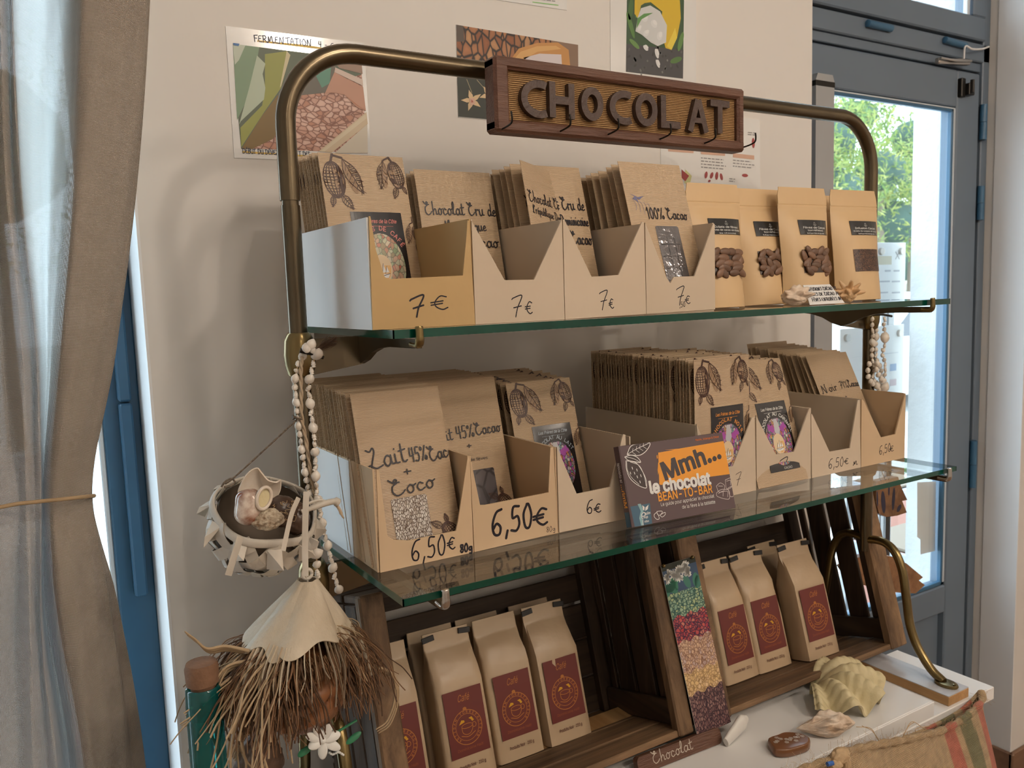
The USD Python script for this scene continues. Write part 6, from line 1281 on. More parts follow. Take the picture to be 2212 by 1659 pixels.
d = d + .30 * gb(-.04, -.02, .15, .24) + .11 * gb(-.04, -.20, .24, .12) + .13 * gb(-.50, -.02, .28, .24) + .13 * gb(.42, -.04, .30, .24) + .10 * gb(-.4, .44, .34, .10) + .10 * gb(.36, .42, .34, .10) - .14 * gb(-.34, .24, .20, .12) - .14 * gb(.30, .22, .20, .12)
smile = np.exp(-((lz - (-.42 + .55 * (lx - .02) ** 2)) / .055) ** 2) * (np.abs(lx) < .60) * fm
d = d - .12 * smile + .11 * np.exp(-((lz - (-.58 + .5 * (lx - .02) ** 2)) / .10) ** 2) * (np.abs(lx) < .52) * fm + .05 * np.exp(-((lz - (-.30 + .5 * (lx - .02) ** 2)) / .08) ** 2) * (np.abs(lx) < .45) * fm
d = d - .10 * np.exp(-((lx + .62 * 1) / .06) ** 2 - ((lz + .30) / .12) ** 2) * fm - .10 * np.exp(-((lx - .64) / .06) ** 2 - ((lz + .26) / .12) ** 2) * fm
part(ch, "face", (HC + (v * d[:, None] * HRR * np.array([1, .92, .96])) @ Hm.T, np.asarray(sph.faces)), "coconut", True)
for ex_ in (-.34, .30):
    e = np.array([ex_, math.sqrt(max(0, 1 - ex_ ** 2 - .05)), .23]) * HRR * .90
    part(ch, "eye", xf(trimesh.creation.icosphere(3, 1.0), M4(Hm @ np.diag([.0082, .005, .0042]), HC + Hm @ e)), "nut_dark", True)
    part(ch, "nostril", xf(trimesh.creation.icosphere(2, 1.0), M4(Hm @ np.diag([.0035, .002, .002]), HC + Hm @ (np.array([-.04 + (.12 if ex_ > 0 else -.12), 1.04, -.20]) * HRR * .98))), "fibre_dark", True)
apex = P(664, 1250, y=-.205); tilt = np.array([apex[0] - HC[0], apex[1] - HC[1], 0])
def hat(phi, s, k=1.0):
    """husk cone: s 0 at the apex, 1 at the brim"""
    c = apex + (HC + np.array([0, .006, .066]) - apex) * s; r = (.009 + .052 * s ** 1.1) * k
    r *= 1 + .07 * math.sin(3 * phi + 1) + .05 * math.sin(7 * phi + 4 * s)
    return c + np.array([r * math.cos(phi), r * math.sin(phi), -.012 * s * s])
rg = np.random.default_rng(21)
for k, (p0, p1, kk, s1) in enumerate(((math.radians(170), math.radians(238), 1.03, .94), (math.radians(232), math.radians(322), 1.06, .90), (math.radians(315), math.radians(372), 1.02, .96), (math.radians(5), math.radians(100), .98, 1.), (math.radians(95), math.radians(175), .98, 1.))):
    part(ch, "husk_plate", thicken(grid(lambda u, w_: hat(p0 + (p1 - p0) * u, .02 + s1 * w_ * (.93 + .07 * math.sin(9 * u)), kk * (1 + .10 * math.sin(math.pi * u)) + .02 * meshkit.fbm(np.array([[u * 6, w_ * 3, k]]), 3)[0]), 22, 16), .0018), "husk_pale", 60)
for k in range(26):   # torn strips at the brim
    ph = math.radians(195 + 165 * (k + .5 * rg.random()) / 26); L = .018 + .038 * rg.random(); a0 = hat(ph, .80, 1.08); a1 = hat(ph, .98, 1.10); dirn = (a1 - a0) / np.linalg.norm(a1 - a0)
    p = [a0, a1, a1 + dirn * L * .5 + (0, -.004, -.004), a1 + dirn * L * .75 + np.array([rg.normal(0, .005), -.004, -L * .55])]
    part(ch, "husk_strip", tube(spline(p, 4), np.linspace(.0040, .0022, 13), 8, flat=(.22, 1.0)), "husk_pale" if k % 3 else "palm_dry", 50)
def hairs(n, a0, a1, Lr, droop, spread, s0=.9, seed=0, curl=.5):
    rg = np.random.default_rng(seed); out = []
    for k in range(n):
        ph = math.radians(a0 + (a1 - a0) * rg.random()); s = s0 + .12 * rg.random(); c = hat(ph, s, .93 + .1 * rg.random()); o = np.array([math.cos(ph), math.sin(ph), 0]); L = Lr[0] + (Lr[1] - Lr[0]) * rg.random(); q = [c]; dd = o * spread * (.6 + .8 * rg.random()) + np.array([0, 0, -.5]) + rg.normal(0, .18, 3)
        for j in range(6): dd = dd + np.array([0, 0, -droop]) + rg.normal(0, .16 * curl, 3); dd /= np.linalg.norm(dd); q.append(q[-1] + dd * L / 6)
        out.append(spline(q, 2))
    return out
W_ = lambda hs, a, b, seed: list(a + (b - a) * np.random.default_rng(seed).random(len(hs)))
def add_hair(n, a0, a1, Lr, droop, spread, wa, wb, mat_, seed, s0=.9, curl=.8):
    h_ = hairs(n, a0, a1, Lr, droop, spread, s0, seed, curl); curves(ch, "husk_fibre", h_, W_(h_, wa, wb, seed), mat_)
add_hair(420, 110, 262, (.05, .105), .42, .75, .0007, .0022, "fibre_dark", 1, .86, 1.3)
add_hair(300, 105, 250, (.05, .115), .34, .9, .0006, .0018, "fibre", 2, .88, 1.5)
add_hair(46, 160, 240, (.07, .15), .22, 1.1, .0010, .0026, "fibre_pale", 3, .9, 1.0)
add_hair(260, 236, 312, (.012, .032), .35, .5, .0006, .0015, "fibre", 4, .95, 1.2)
add_hair(460, 305, 420, (.05, .115), .40, .7, .0005, .0014, "fibre", 5, .78, 1.4)
add_hair(200, 312, 410, (.05, .12), .45, .6, .0006, .0018, "fibre_dark", 7, .86, 1.4)
add_hair(110, 295, 400, (.03, .09), .35, .6, .0005, .0014, "fibre_pale", 6, .66, 1.3)
lk = [[(560, 1450), (520, 1490), (470, 1520), (420, 1550), (392, 1568)], [(560, 1440), (500, 1470), (450, 1510), (400, 1545)], [(555, 1430), (500, 1440), (470, 1470), (455, 1500)], [(560, 1480), (500, 1520), (475, 1560), (480, 1580)], [(540, 1410), (490, 1400), (450, 1405), (425, 1385), (402, 1368)], [(560, 1520), (540, 1560), (520, 1600), (530, 1640), (550, 1665)], [(565, 1530), (545, 1570), (525, 1590), (505, 1640)], [(800, 1440), (850, 1460), (856, 1510), (840, 1560), (815, 1580)]]
part(ch, "fibre_lock", [tube(spline([P(u + 3 * j, v + 4 * j, y=-.222 + .006 * j - .002 * i) for i, (u, v) in enumerate(l)], 5), np.linspace(.0024, .0008, 5 * (len(l) - 1) + 1), 6) for l in lk for j in (-1, 0, 1)], "fibre_pale", 60, kind="stuff")
part(ch, "hanging_loop", [tube(spline([apex + (0, 0, -.004), apex + (-.003, -.002, .010), apex + (.0, -.002, .02), P(660, 1215, y=-.2), P(661, 1120, y=-.19), P(664, 1060, y=-.178)], 6), .0014, 8), tube(apex + .006 * np.array([(math.cos(a_), 0, math.sin(a_) + 1) for a_ in np.linspace(0, 6.28, 20)]), .0022, 8)], "palm", True)

# ------------------------------------------------------------------ wicker-covered teal bottle
DC = np.array([-.247, -.225, ZT]); db = thing("wicker_bottle", "corked teal glass bottle, its round body covered in woven cane, lower left", "bottle", M4(t=DC))
zn = P(452, 1452, y=-.225)[2] - ZT
nr_, br_2 = .0200, .071
part(db, "glass", lathe([(0, .003), (.055, .003), (br_2 - .006, .03), (br_2 - .003, .09), (br_2 - .012, .145), (.045, .175), (.026, .192), (nr_, .206), (nr_, zn - .035), (nr_ - .001, zn - .016), (nr_ * .82, zn - .014), (nr_ * .7, zn - .05)], 40), "bottle_glass", 50)
part(db, "cork", lathe([(0, zn - .045), (.0125, zn - .045), (.0135, zn - .012), (.0178, zn - .010), (.0186, zn + .008), (.0165, zn + .014), (0, zn + .015)], 24), "cork", 40)
prf = PchipInterpolator([0, .05, .12, .3, .55, .75, .9, 1.0], [.052, .062, .068, br_2 + .002, br_2 + .001, .060, .043, .030]); prz = PchipInterpolator([0, 1], [.0, .196])
def wk(ph, s, off=0): r = float(prf(s)) + off; return np.array([r * math.cos(ph), r * math.sin(ph), float(prz(s)) + (.004 if s > .9 else 0)])
for k in range(20):
    part(db, "cane_stake", tube([wk(2 * math.pi * k / 20 + .25 * s, s, .0026 * math.sin(s * 9 * math.pi + k * math.pi) + .001) for s in np.linspace(.02, 1, 40)], .0032, 8, flat=(.35, 1)), "cane", 50)
for k in range(13):
    s = .05 + .93 * k / 12.5
    part(db, "cane_weave", tube([wk(a_, min(1, s + .01 * math.sin(2 * a_)), .0026 * math.sin(a_ * 10 + k * math.pi) + .001) for a_ in np.linspace(0, 2 * math.pi, 90)[:-1]], .0042 if k % 3 else .0030, 8, closed=True, flat=(.35, 1)), "cane" if k % 4 else "cane_dark", 50)
part(db, "cane_rim", tube([wk(a_, .97, .004 + .002 * math.sin(9 * a_)) for a_ in np.linspace(0, 2 * math.pi, 60)[:-1]], .0045, 8, closed=True), "cane", 60)
hnd = thing("coconut_shell_piece", "dark rough coconut-shell lump beside the wicker bottle, below the hanging fibres", "coconut shell")
c = P(560, 1650, y=-.185); part(hnd, "shell", blob(c, (.030, .03, .044), lambda v: .95 + .35 * (meshkit.fbm(v * 3.5, 4) - .5)), "cane_dark", 60)
part(hnd, "prop", bx((c[0] - .02, c[1] - .02, ZT), (c[0] + .02, c[1] + .02, c[2] - .02)), "cane_dark")

# ------------------------------------------------------------------ white wooden flower by the rack's left leg
fl = thing("wooden_flower", "white painted wooden flower with green leaves, by the brass leg under the coconut head", "flower")
fc_ = P(697, 1600, y=-.262); ff = facing(fc_); fr = np.cross([0, 0, 1.0], ff); fr /= np.linalg.norm(fr); fu = np.cross(ff, fr)
for k, (u, v) in enumerate(((662, 1588), (680, 1570), (712, 1566), (733, 1585), (733, 1617), (697, 1638), (668, 1614))):
    tip = P(u, v, y=-.264); L = np.linalg.norm(tip - fc_); dr = (tip - fc_) / L; sd = np.cross(ff, dr)
    part(fl, "petal", xf(trimesh.creation.icosphere(3, 1.0), M4(np.stack([dr * L * .52, sd * .0062, ff * .0026], 1), fc_ + dr * L * .55)), "petal", True)
part(fl, "centre", xf(trimesh.creation.icosphere(3, 1.0), M4(np.eye(3) * .0040, fc_ + ff * .002)), "petal", True)
for (u, v, l) in ((660, 1622, .010), (764, 1594, .012), (655, 1625, .008)):
    c = P(u, v, y=-.255); part(fl, "leaf", xf(trimesh.creation.icosphere(2, 1.0), M4(np.stack([(fr * .8 + fu * .45) * l, (fu * .8 - fr * .4) * .0045, ff * .0012], 1), c)), "leaf_green", True)
part(fl, "beads", [xf(trimesh.creation.icosphere(1, .0016), M4(t=P(712 + 3.2 * k + rg.normal(0, .6), 1626 + 3.0 * math.sin(k * .8) + .25 * k, y=-.258))) for k in range(10)], "petal", True, kind="stuff")
part(fl, "stem", tube([fc_ - ff * .002, (-.0836 + .0085, -.244, fc_[2] + .002)], .0016, 8), "leaf_green")
# ------------------------------------------------------------------ shells and carved pieces on the white board
ZB = .8151
# ribbed clam, hollow side down, hinge towards the crate
def clam(u, w):
    """u across the fan, w from the hinge to the lip"""
    t = (u - .5) * 2; ang = math.radians(80) * t; R_ = .107 * (1 - .16 * t * t) * (.10 + .90 * w)
    fold = math.cos(u * 2 * math.pi * 5.0) * (1 if abs(t) < .96 else .3); amp = .0165 * w ** 1.25 * (1 - .35 * t * t)
    x = R_ * math.sin(ang); y = -R_ * math.cos(ang) * 1.0; dome = .060 * math.sin(min(1, w * 1.02) * math.pi * .5) ** .7 * (1 - .30 * t * t) * (1 - .75 * max(0, w - .35) ** 1.3 / .65 ** 1.3)
    z = dome + amp * fold + .0017 * math.sin(w * 46 + fold * 2.2) * w
    rr = 1 + .05 * fold * w
    return np.array([x * rr, y * rr, z])
m = thicken(grid(clam, 120, 46), .0028); v, f = m
v = v @ np.diag([1.12, 1.20, 1.15]).T @ rot("z", 34).T
cl0 = P(1838, 1490, z=.85)
v = v + np.array([.835, -.190, 0]); v, f = sit((v, f), ZB)
single("clam_shell", (v, f), "shell_clam", "large yellowish ribbed clam shell lying open side down on the white board", "sea shell", 60)
c0, c1 = P(1727, 1585, z=ZB + .008), P(1848, 1572, z=ZB + .014); cc = (c0 + c1) / 2 + (0, .004, 0); ax_ = c1 - c0; Lc = np.linalg.norm(ax_); ax_ /= Lc
b_ = np.cross([0, 0, 1.0], ax_); b_ /= np.linalg.norm(b_); Rm = np.stack([ax_, b_, np.cross(ax_, b_)], 1)
sph = trimesh.creation.icosphere(5, 1.0); v = np.asarray(sph.vertices); prof = np.interp(v[:, 0], [-1, -.6, -.1, .35, .7, 1], [.25, .62, 1., 1.05, .85, .5])
dirs = [(.2, .3, .95), (.55, .2, .8), (-.1, .4, .9), (.45, -.3, .9), (-.35, 0, .95), (.8, .2, .55), (.1, -.6, .8), (.6, .7, .4), (.75, -.5, .4), (.3, -.9, .3), (-.2, -.8, .5)]
r_ = prof * .8 + spikes(v, dirs, .30, .16) + .28 * (meshkit.fbm(v * 3.4 + 7, 4) - .5); loc = np.c_[v[:, 0] * Lc * .53, v[:, 1] * .024 * r_, v[:, 2] * .022 * r_]
single("conch_shell", sit((cc + loc @ Rm.T, np.asarray(sph.faces)), ZB), "shell_conch", "knobbly white and tan conch shell on the white board, left of the clam", "sea shell", 60)
# brown carved stone with white flower pattern
c0, c1 = P(1662, 1617, z=ZB + .006), P(1748, 1603, z=ZB + .006); ax_ = c1 - c0; Lc = np.linalg.norm(ax_); ax_ /= Lc; ax_[2] = 0; b_ = np.cross([0, 0, 1.0], ax_)
out = spline([(-.5, -.10), (-.42, .22), (-.15, .30), (.1, .36), (.38, .24), (.52, .02), (.36, -.22), (.1, -.30), (-.25, -.34), (-.48, -.26)], 5, closed=True) * Lc * np.array([1, 1.0])
ring_ = lambda k, z: np.c_[out * k, np.full(len(out), z)]
lay = [ring_(.90, 0), ring_(.99, .003), ring_(1.0, .009), ring_(.965, .0135), ring_(.88, .0155)]; V = np.vstack(lay + [[[0, 0, .0162]], [[0, 0, 0]]]); n = len(out); F = []
for i in range(4):
    for k in range(n): l = (k + 1) % n; F += [[i * n + k, i * n + l, (i + 1) * n + l], [i * n + k, (i + 1) * n + l, (i + 1) * n + k]]
for k in range(n): l = (k + 1) % n; F += [[4 * n + k, 4 * n + l, 5 * n], [l, k, 5 * n + 1]]
tS = thing("carved_stone", "small glossy brown stone with white flower pattern, lying on the white board's front", "carved stone", M4(np.stack([ax_, b_, [0, 0, 1.0]], 1), (c0 + c1) / 2 * [1, 1, 0] + (0, 0, ZB)))
V = np.asarray(V, float); F = np.array(F)
part(tS, "stone", (V, F), "stone_brown", 60)
a = Art(); rg = np.random.default_rng(4)
for k in range(13):
    x, y = (-.38 + .76 * (k + .5) / 13) * Lc, rg.normal(.03, .07) * Lc
    for j in range(5): a.add(ring(x + .0022 * math.cos(j * 1.26 + k), y + .0022 * math.sin(j * 1.26 + k), .0014, .0011, .0006), (.72, .68, .62), 1)
put(tS, "flower_pattern", a, (0, 0, .0163), (1, 0, 0), (0, 1, 0), kind="stuff")
# dark wooden name plaque with white lettering, and a white porcelain spoon behind it
p0, p1 = P(1402, 1652, z=ZB + .012), P(1556, 1592, z=ZB + .012); ax_ = p1 - p0; Lc = np.linalg.norm(ax_); ax_ /= Lc; n_ = np.cross(ax_, [0, 0, 1.0]); n_ /= np.linalg.norm(n_); upn = np.array([0, 0, 1.0]) * math.cos(.35) - n_ * math.sin(.35) * 1.0
nrm = np.cross(ax_, upn)
tP = thing("wooden_plaque", "brown wooden plaque with white lettering, lying at the foot of the picture strip", "plaque", M4(np.stack([ax_, -nrm, upn], 1), p0 * [1, 1, 0] + np.array([0, 0, ZB + .001]) - ax_ * .02))
pl_ = rect(0, 0, Lc + .024, .026).buffer(-.008).buffer(.008); mm_ = trimesh.creation.extrude_polygon(pl_, .012, engine="earcut"); vv = np.asarray(mm_.vertices)
part(tP, "plaque", (np.c_[vv[:, 0], vv[:, 2] - .002, vv[:, 1]], np.asarray(mm_.faces)[:, ::-1]), "sign_frame")
a = Art(); a.add(pen_fit("Chocolat", 0, 0, .085, .0014, h=.018), (.55, .48, .40), 1); g, c, l = a.items.pop(); a.add(affinity.translate(g, .030, .008), c, l)
v, f, c = a.mesh(); part(tP, "lettering", (np.c_[v[:, 0], np.full(len(v), -.0022), v[:, 1]], f), "print", col=c, kind="stuff")
sp0 = P(1590, 1584, z=ZB + .01)
pr_ = spline([P(1568, 1612, z=ZB + .002), P(1585, 1590, z=ZB + .010), P(1603, 1568, z=ZB + .016), P(1614, 1558, z=ZB + .02)], 6)
tQ = thing("porcelain_spoon", "white porcelain spoon-shaped piece beside the brown plaque", "spoon"); part(tQ, "spoon", sit(tube(pr_, np.r_[np.linspace(.009, .0155, 12), np.linspace(.0155, .006, 7)], 16, flat=(.55, 1.0)), ZB), "ceramic", 60)

# ------------------------------------------------------------------ jute sack in front of the bench
fr_ = [(2119, 1494, -.357), (2122, 1512, -.366), (2108, 1532, -.374), (2085, 1550, -.379), (2040, 1577, -.385), (1960, 1598, -.392), (1890, 1611, -.397), (1840, 1622, -.400), (1800, 1640, -.405), (1740, 1662, -.410), (1640, 1700, -.415), (1480, 1770, -.42), (1300, 1850, -.42)]
bk_ = [(2119, 1494, -.357), (2112, 1499, -.3525), (2098, 1515, -.350), (2075, 1535, -.349), (2040, 1556, -.348), (1990, 1580, -.3475), (1930, 1604, -.347), (1880, 1622, -.347), (1800, 1655, -.347), (1640, 1720, -.347), (1480, 1790, -.347), (1300, 1870, -.347)]
front = spline([P(u, v, y=y) for u, v, y in fr_], 8); back = spline([P(u, v, y=y) for u, v, y in bk_], 8)
TAN, RED, GRN = (.50, .355, .20), (.50, .155, .10), (.20, .185, .09)
def sack_col(pts):
    c = np.tile(TAN, (len(pts), 1)); 
    for i, q in enumerate(pts):
        x = q[0]
        for x0_, x1_, cc in ((.955, .990, RED), (1.006, 1.044, GRN), (1.068, 1.098, RED), (.30, .33, RED), (.35, .38, GRN)):
            if x0_ < x < x1_: c[i] = cc
    return c
tS = thing("burlap_sack", "open jute sack with red and green stripes, in front of the bench", "sack")
nv = 40
def wall_(line, bulge, zb_):
    V = []
    for k, p in enumerate(line):
        for j in range(nv + 1):
            s = j / nv; z = p[2] + (zb_ - p[2]) * s; V.append((p[0] + .012 * math.sin(p[0] * 9 + s * 5) * s, p[1] - bulge * math.sin(min(1, s * 2.2) * math.pi / 2) * (1 if k > 8 else k / 8) + .004 * math.sin(p[0] * 34 + s * 7), z))
    B = nv + 1; F = []
    for i in range(len(line) - 1):
        for j in range(nv): a = i * B + j; F += [[a, a + 1, a + B + 1], [a, a + B + 1, a + B]]
    return np.array(V), np.array(F)
def dens(line, step=.004):
    L = np.r_[0, np.cumsum(np.linalg.norm(np.diff(line, axis=0), axis=1))]; s = np.arange(0, L[-1], step); return np.stack([np.interp(s, L, line[:, a]) for a in range(3)], 1)
fd, bd_ = dens(front), dens(back)
V, F = wall_(fd, .06, .25); part(tS, "front_cloth", (V, F), "burlap", True, col=None) if False else None
def cpart(name, mesh, lab=None): v, f = arr(mesh); return part(tS, name, (v, f), "burlap", False, col=sack_col(v), label=lab)
cpart("front_cloth", (V, F)); V, F = wall_(bd_, 0.0, .45); cpart("back_cloth", (V, F))
cpart("rolled_rim", tube(fd + (0, 0, .001), .0062 + .0012 * np.sin(np.arange(len(fd)) * .7), 12)); cpart("rolled_rim", tube(bd_, .0035, 10))
knot = P(1815, 1632, y=-.412)
part(tS, "knotted_corner", [blob(knot + d_, r_, lambda v: .8 + .5 * (meshkit.fbm(v * 2.6 + 1, 3) - .4), 3) for d_, r_ in (((0, 0, 0), (.022, .012, .014)), ((-.014, -.003, -.008), (.014, .010, .010)), ((.012, -.002, -.016), (.008, .008, .018)))], "jute", 60)
part(tS, "blue_tie", tube([P(1787, 1651, y=-.425), P(1799, 1648, y=-.427)], .0035, 10), plain("blue_plastic", (.03, .12, .42), .4), label="blue plastic tie on the sack's knotted corner")
rg = np.random.default_rng(3); fz = []
for k in range(520):
    i = rg.integers(2, len(fd) - 60); p = fd[i] + rg.normal(0, .003, 3) + (0, 0, .004); d = rg.normal(0, 1, 3) + (.2, -.3, .5); d /= np.linalg.norm(d); L = .006 + .020 * rg.random() ** 2; q = [p, p + d * L * .5 + rg.normal(0, .002, 3), p + d * L + rg.normal(0, .004, 3)]; fz.append(spline(q, 3))
curves(tS, "loose_fibre", fz, .00030, "jute")
ln_ = [[(1948, 1598), (1968, 1560), (1990, 1570), (2004, 1582)], [(1945, 1600), (1962, 1570), (1975, 1560)], [(1985, 1592), (1978, 1575), (2010, 1568)], [(1850, 1570), (1880, 1573), (1893, 1592), (1903, 1610)], [(1862, 1568), (1885, 1580), (1905, 1610)]]
part(tS, "jute_thread", [tube(spline([P(u, v, y=-.385) for u, v in l], 6), .0006, 6) for l in ln_], "jute", True, kind="stuff")

# ------------------------------------------------------------------ right-hand hangings
nk = thing("shell_necklace", "bunch of cowrie necklaces hanging from the rack's right bracket before the door", "necklace")
yN = -.150
S1, q1 = strand([(1884, 683), (1884, 705), (1886, 730), (1884, 752), (1884, 775), (1890, 795), (1886, 815), (1894, 832), (1899, 842)], yN, {0: .0078, 1: .0050, 2: .0055}, 0, [2, 2, 1, 2, 0, 2, 2, 1])
S2, q2 = strand([(1892, 683), (1893, 712), (1892, 740), (1893, 770), (1898, 790), (1905, 805), (1902, 825)], yN + .006, {0: .0076, 1: .0050, 2: .0056}, 0, [2, 1, 2, 0, 2])
S3, q3 = strand([(1912, 684), (1909, 700), (1911, 720), (1911, 745), (1906, 765), (1912, 785), (1911, 815), (1910, 838)], yN - .004, {0: .0105, 1: .0048, 2: .0052}, 0, [1, 2, 2, 0, 1, 2, 2, 2, 1])
S4, q4 = strand([(1880, 780), (1875, 797), (1876, 815), (1885, 829)], yN - .004, {2: .0062}, 0, [2]); S5, q5 = strand([(1897, 778), (1893, 797), (1899, 813), (1907, 822)], yN - .008, {2: .0062}, 0, [2])
for S in (S1, S2, S3, S4, S5): beads_along(nk, S, None, len(S) * 7)
for q in (q1, q2, q3, q4, q5): part(nk, "cord", tube(q, .0008, 6), "cord_tan")
h0, h1 = P(1878, 680, y=yN), P(1926, 683, y=yN)
part(nk, "hook_wire", tube([P(1876, 676, y=-.134), h0, (h0 + h1) / 2 + (0, -.004, .002), h1], .0024, 8), "dark_metal", True)
# wooden fish on strings
yF = -.075
def fpoly(px, y): return Polygon([(P(u, v, y=y)[0], P(u, v, y=y)[2]) for u, v in px])
t = thing("wooden_fish", "small carved fish with dark batik ovals, hanging below the lower shelf's right end", "wooden fish")
fp = [(1893, 1040), (1940, 1030), (1946, 1050), (1960, 1080), (1949, 1082), (1952, 1090), (1959, 1107), (1938, 1114), (1915, 1117), (1899, 1110), (1892, 1085)]
part(t, "body", slab(fpoly(fp, yF), (0, yF, 0), (1, 0, 0), (0, 0, 1), .016), "fish_wood")
a = Art()
for (u, v, p_, q_, dg) in ((1908, 1085, .0075, .026, 8), (1930, 1078, .0055, .026, -4), (1920, 1060, .003, .011, 0), (1942, 1098, .006, .010, -50), (1895, 1078, .003, .018, 4)):
    c_ = P(u, v, y=yF); a.add(ell(c_[0], c_[2], p_, q_, dg).intersection(fpoly(fp, yF).buffer(-.001)), (.022, .022, .05), 1)
put(t, "batik_ovals", a, (0, yF - .0001, 0), (1, 0, 0), (0, 0, 1))
s0 = P(1912, 1036, y=yF + .008); part(t, "string", tube(spline([s0, s0 + (-.02, 0, .03), (1.0836 + .02, -.13, 1.215), (1.0836, -.155, 1.216), (1.062, -.132, 1.216)], 5), .0009, 6), "cord_dark")
yG = -.035
t = thing("wooden_fish", "larger plain brown wooden fish with notched tail, hanging behind the right crate and brass leg", "wooden fish")
fp2 = [(1822, 1225), (1850, 1205), (1890, 1197), (1930, 1203), (1958, 1217), (1994, 1247), (1985, 1254), (1998, 1264), (1978, 1282), (1950, 1281), (1905, 1276), (1860, 1262), (1835, 1246)]
part(t, "body", slab(fpoly(fp2, yG), (0, yG, 0), (1, 0, 0), (0, 0, 1), .018), "fish_wood")
s1, s2 = P(1901, 1112, y=yF + .006), P(1902, 1198, y=yG + .01); part(t, "string", tube([s1, s2], .0008, 6), "cord_dark")
# ------------------------------------------------------------------ outside the door
struct("ground", bx((-14, YB + .02, -.2), (30, 40, -.06)), "paving")
struct("road", bx((-14, 6.2, -.199), (30, 9.5, -.055)), "asphalt")
struct("trim_3", [bx((DX1 - .006, .335, 0), (DX1, YB + .02, 2.75))], "stone_pale")
# white notice boards standing just outside the glass
yb_ = .56
def opx(px, y): return [P(u, v, y=y) for u, v in px]
for lab, u0, v0, u1, v1, head in (("white menu board outside the door, with a beige heading, beside the rightmost window bag", 1888, 524, 1957, 660, True), ("large blank white notice board outside the door, behind the hanging necklaces", 1812, 700, 1953, 1010, False)):
    A0, A1 = P(u0, v1, y=yb_), P(u1, v0, y=yb_)
    t = thing("notice_board", lab, "notice board"); part(t, "panel", bx((A0[0], yb_, A0[2]), (A1[0], yb_ + .006, A1[2]), .001), "render_white")
    for x in (A0[0] + .03, A1[0] - .03): part(t, "fixing_stud", xf(lathe([(0, .0), (.012, .0), (.012, .012), (0, .012)], 16), M4(rot("x", 90), (x, yb_ + .002, A1[2] - .03))), "steel", 40)
    part(t, "leg", bx((A0[0] + .05, yb_ + .006, -.06), (A0[0] + .08, yb_ + .03, A0[2] + .1)), "aluminium"); part(t, "leg", bx((A1[0] - .08, yb_ + .006, -.06), (A1[0] - .05, yb_ + .03, A0[2] + .1)), "aluminium")
    a = Art()
    if head:
        r_ = lambda ua, va, ub, vb, c: a.add(rect(P(ua, vb, y=yb_)[0], P(ua, vb, y=yb_)[2], P(ub, va, y=yb_)[0], P(ub, va, y=yb_)[2]), c, 1)
        r_(1895, 553, 1926, 572, (.50, .46, .34))
        for (ua, va, ub) in ((1911, 583, 1924), (1930, 583, 1943), (1899, 606, 1922), (1926, 606, 1944), (1898, 630, 1918), (1926, 630, 1944)): r_(ua, va, ub, va + 4, (.35, .37, .40))
        a.add(pen_fit("x", P(1934, 560, y=yb_)[0], P(1934, 560, y=yb_)[2], P(1945, 560, y=yb_)[0], .004), (.3, .3, .3), 1)
    else:
        for (ua, va, ub, vb, c) in ((1840, 770, 1862, 772, (.5, .52, .55)), (1838, 800, 1858, 802, (.5, .52, .55)), (1905, 762, 1940, 764, (.5, .52, .55)), (1922, 785, 1936, 802, (.25, .35, .5)), (1922, 818, 1936, 834, (.5, .4, .42))):
            a.add(rect(P(ua, vb, y=yb_)[0], P(ua, vb, y=yb_)[2], P(ub, va, y=yb_)[0], P(ub, va, y=yb_)[2]), c, 1)
    put(t, "print", a, (0, yb_ - .0004, 0), (1, 0, 0), (0, 0, 1))
# torn white paper stuck low on the glass
t = thing("paper_notice", "torn white paper stuck on the lower right of the door glass", "paper")
pp = [(1981, 1042), (2022, 1040), (2020, 1190), (1988, 1198), (1988, 1165), (1981, 1160)]
part(t, "sheet", slab(Polygon([(P(u, v, y=.2865)[0], P(u, v, y=.2865)[2]) for u, v in pp]), (0, .2865, 0), (1, 0, 0), (0, 0, 1), .0008), "card_white")
# low wall, boulders, planters and a parked car in the street
struct("wall_garden", bx((8.0, 9.6, -.06), (30, 9.9, .55)), "render_white")
for k, (u, v, y, s) in enumerate(((1966, 690, 7.2, .42), (1962, 760, 6.6, .30), (1978, 640, 7.8, .5), (1952, 700, 7.6, .45))):
    c = P(u, v, y=y); m = blob(c, (s, s * .7, s * .8), lambda v: .85 + .5 * (meshkit.fbm(v * 2 + k, 4) - .45), 3); vv, ff = arr(m)
    single("boulder", (np.c_[vv[:, :2], np.where(vv[:, 2] < c[2], -.06 + (vv[:, 2] - vv[:, 2].min()) * (c[2] + .06) / max(1e-6, c[2] - vv[:, 2].min()), vv[:, 2])], ff), "rock", ("pale boulder seen through the door glass, right of the menu board", "smaller boulder low in front of the other pale boulders outside", "tallest pale boulder outside, behind the others by the door column", "pale boulder outside, mostly hidden behind the menu board")[k], "boulder", 60)
def planter(label, u, v, y, w, h):
    c = P(u, v, y=y); t = thing("planter", label, "planter", M4(t=(c[0], y, -.06)))
    part(t, "trough", hull([(sx * w * k, sy * .16 * k, z) for sx in (-1, 1) for sy in (-1, 1) for k, z in ((.86, 0), (1, h))]), "roof_red"); part(t, "rim_band", bx((-w * 1.02, -.17, h - .07), (w * 1.02, .17, h), .008), "car_paint")
    part(t, "soil", bx((-w * .94, -.14, h), (w * .94, .14, h + .012)), "bark")
planter("low terracotta planter with blue-grey rim just outside the door", 1985, 1120, 1.15, .30, .40); planter("second terracotta planter farther from the door", 1960, 1090, 2.0, .35, .36)
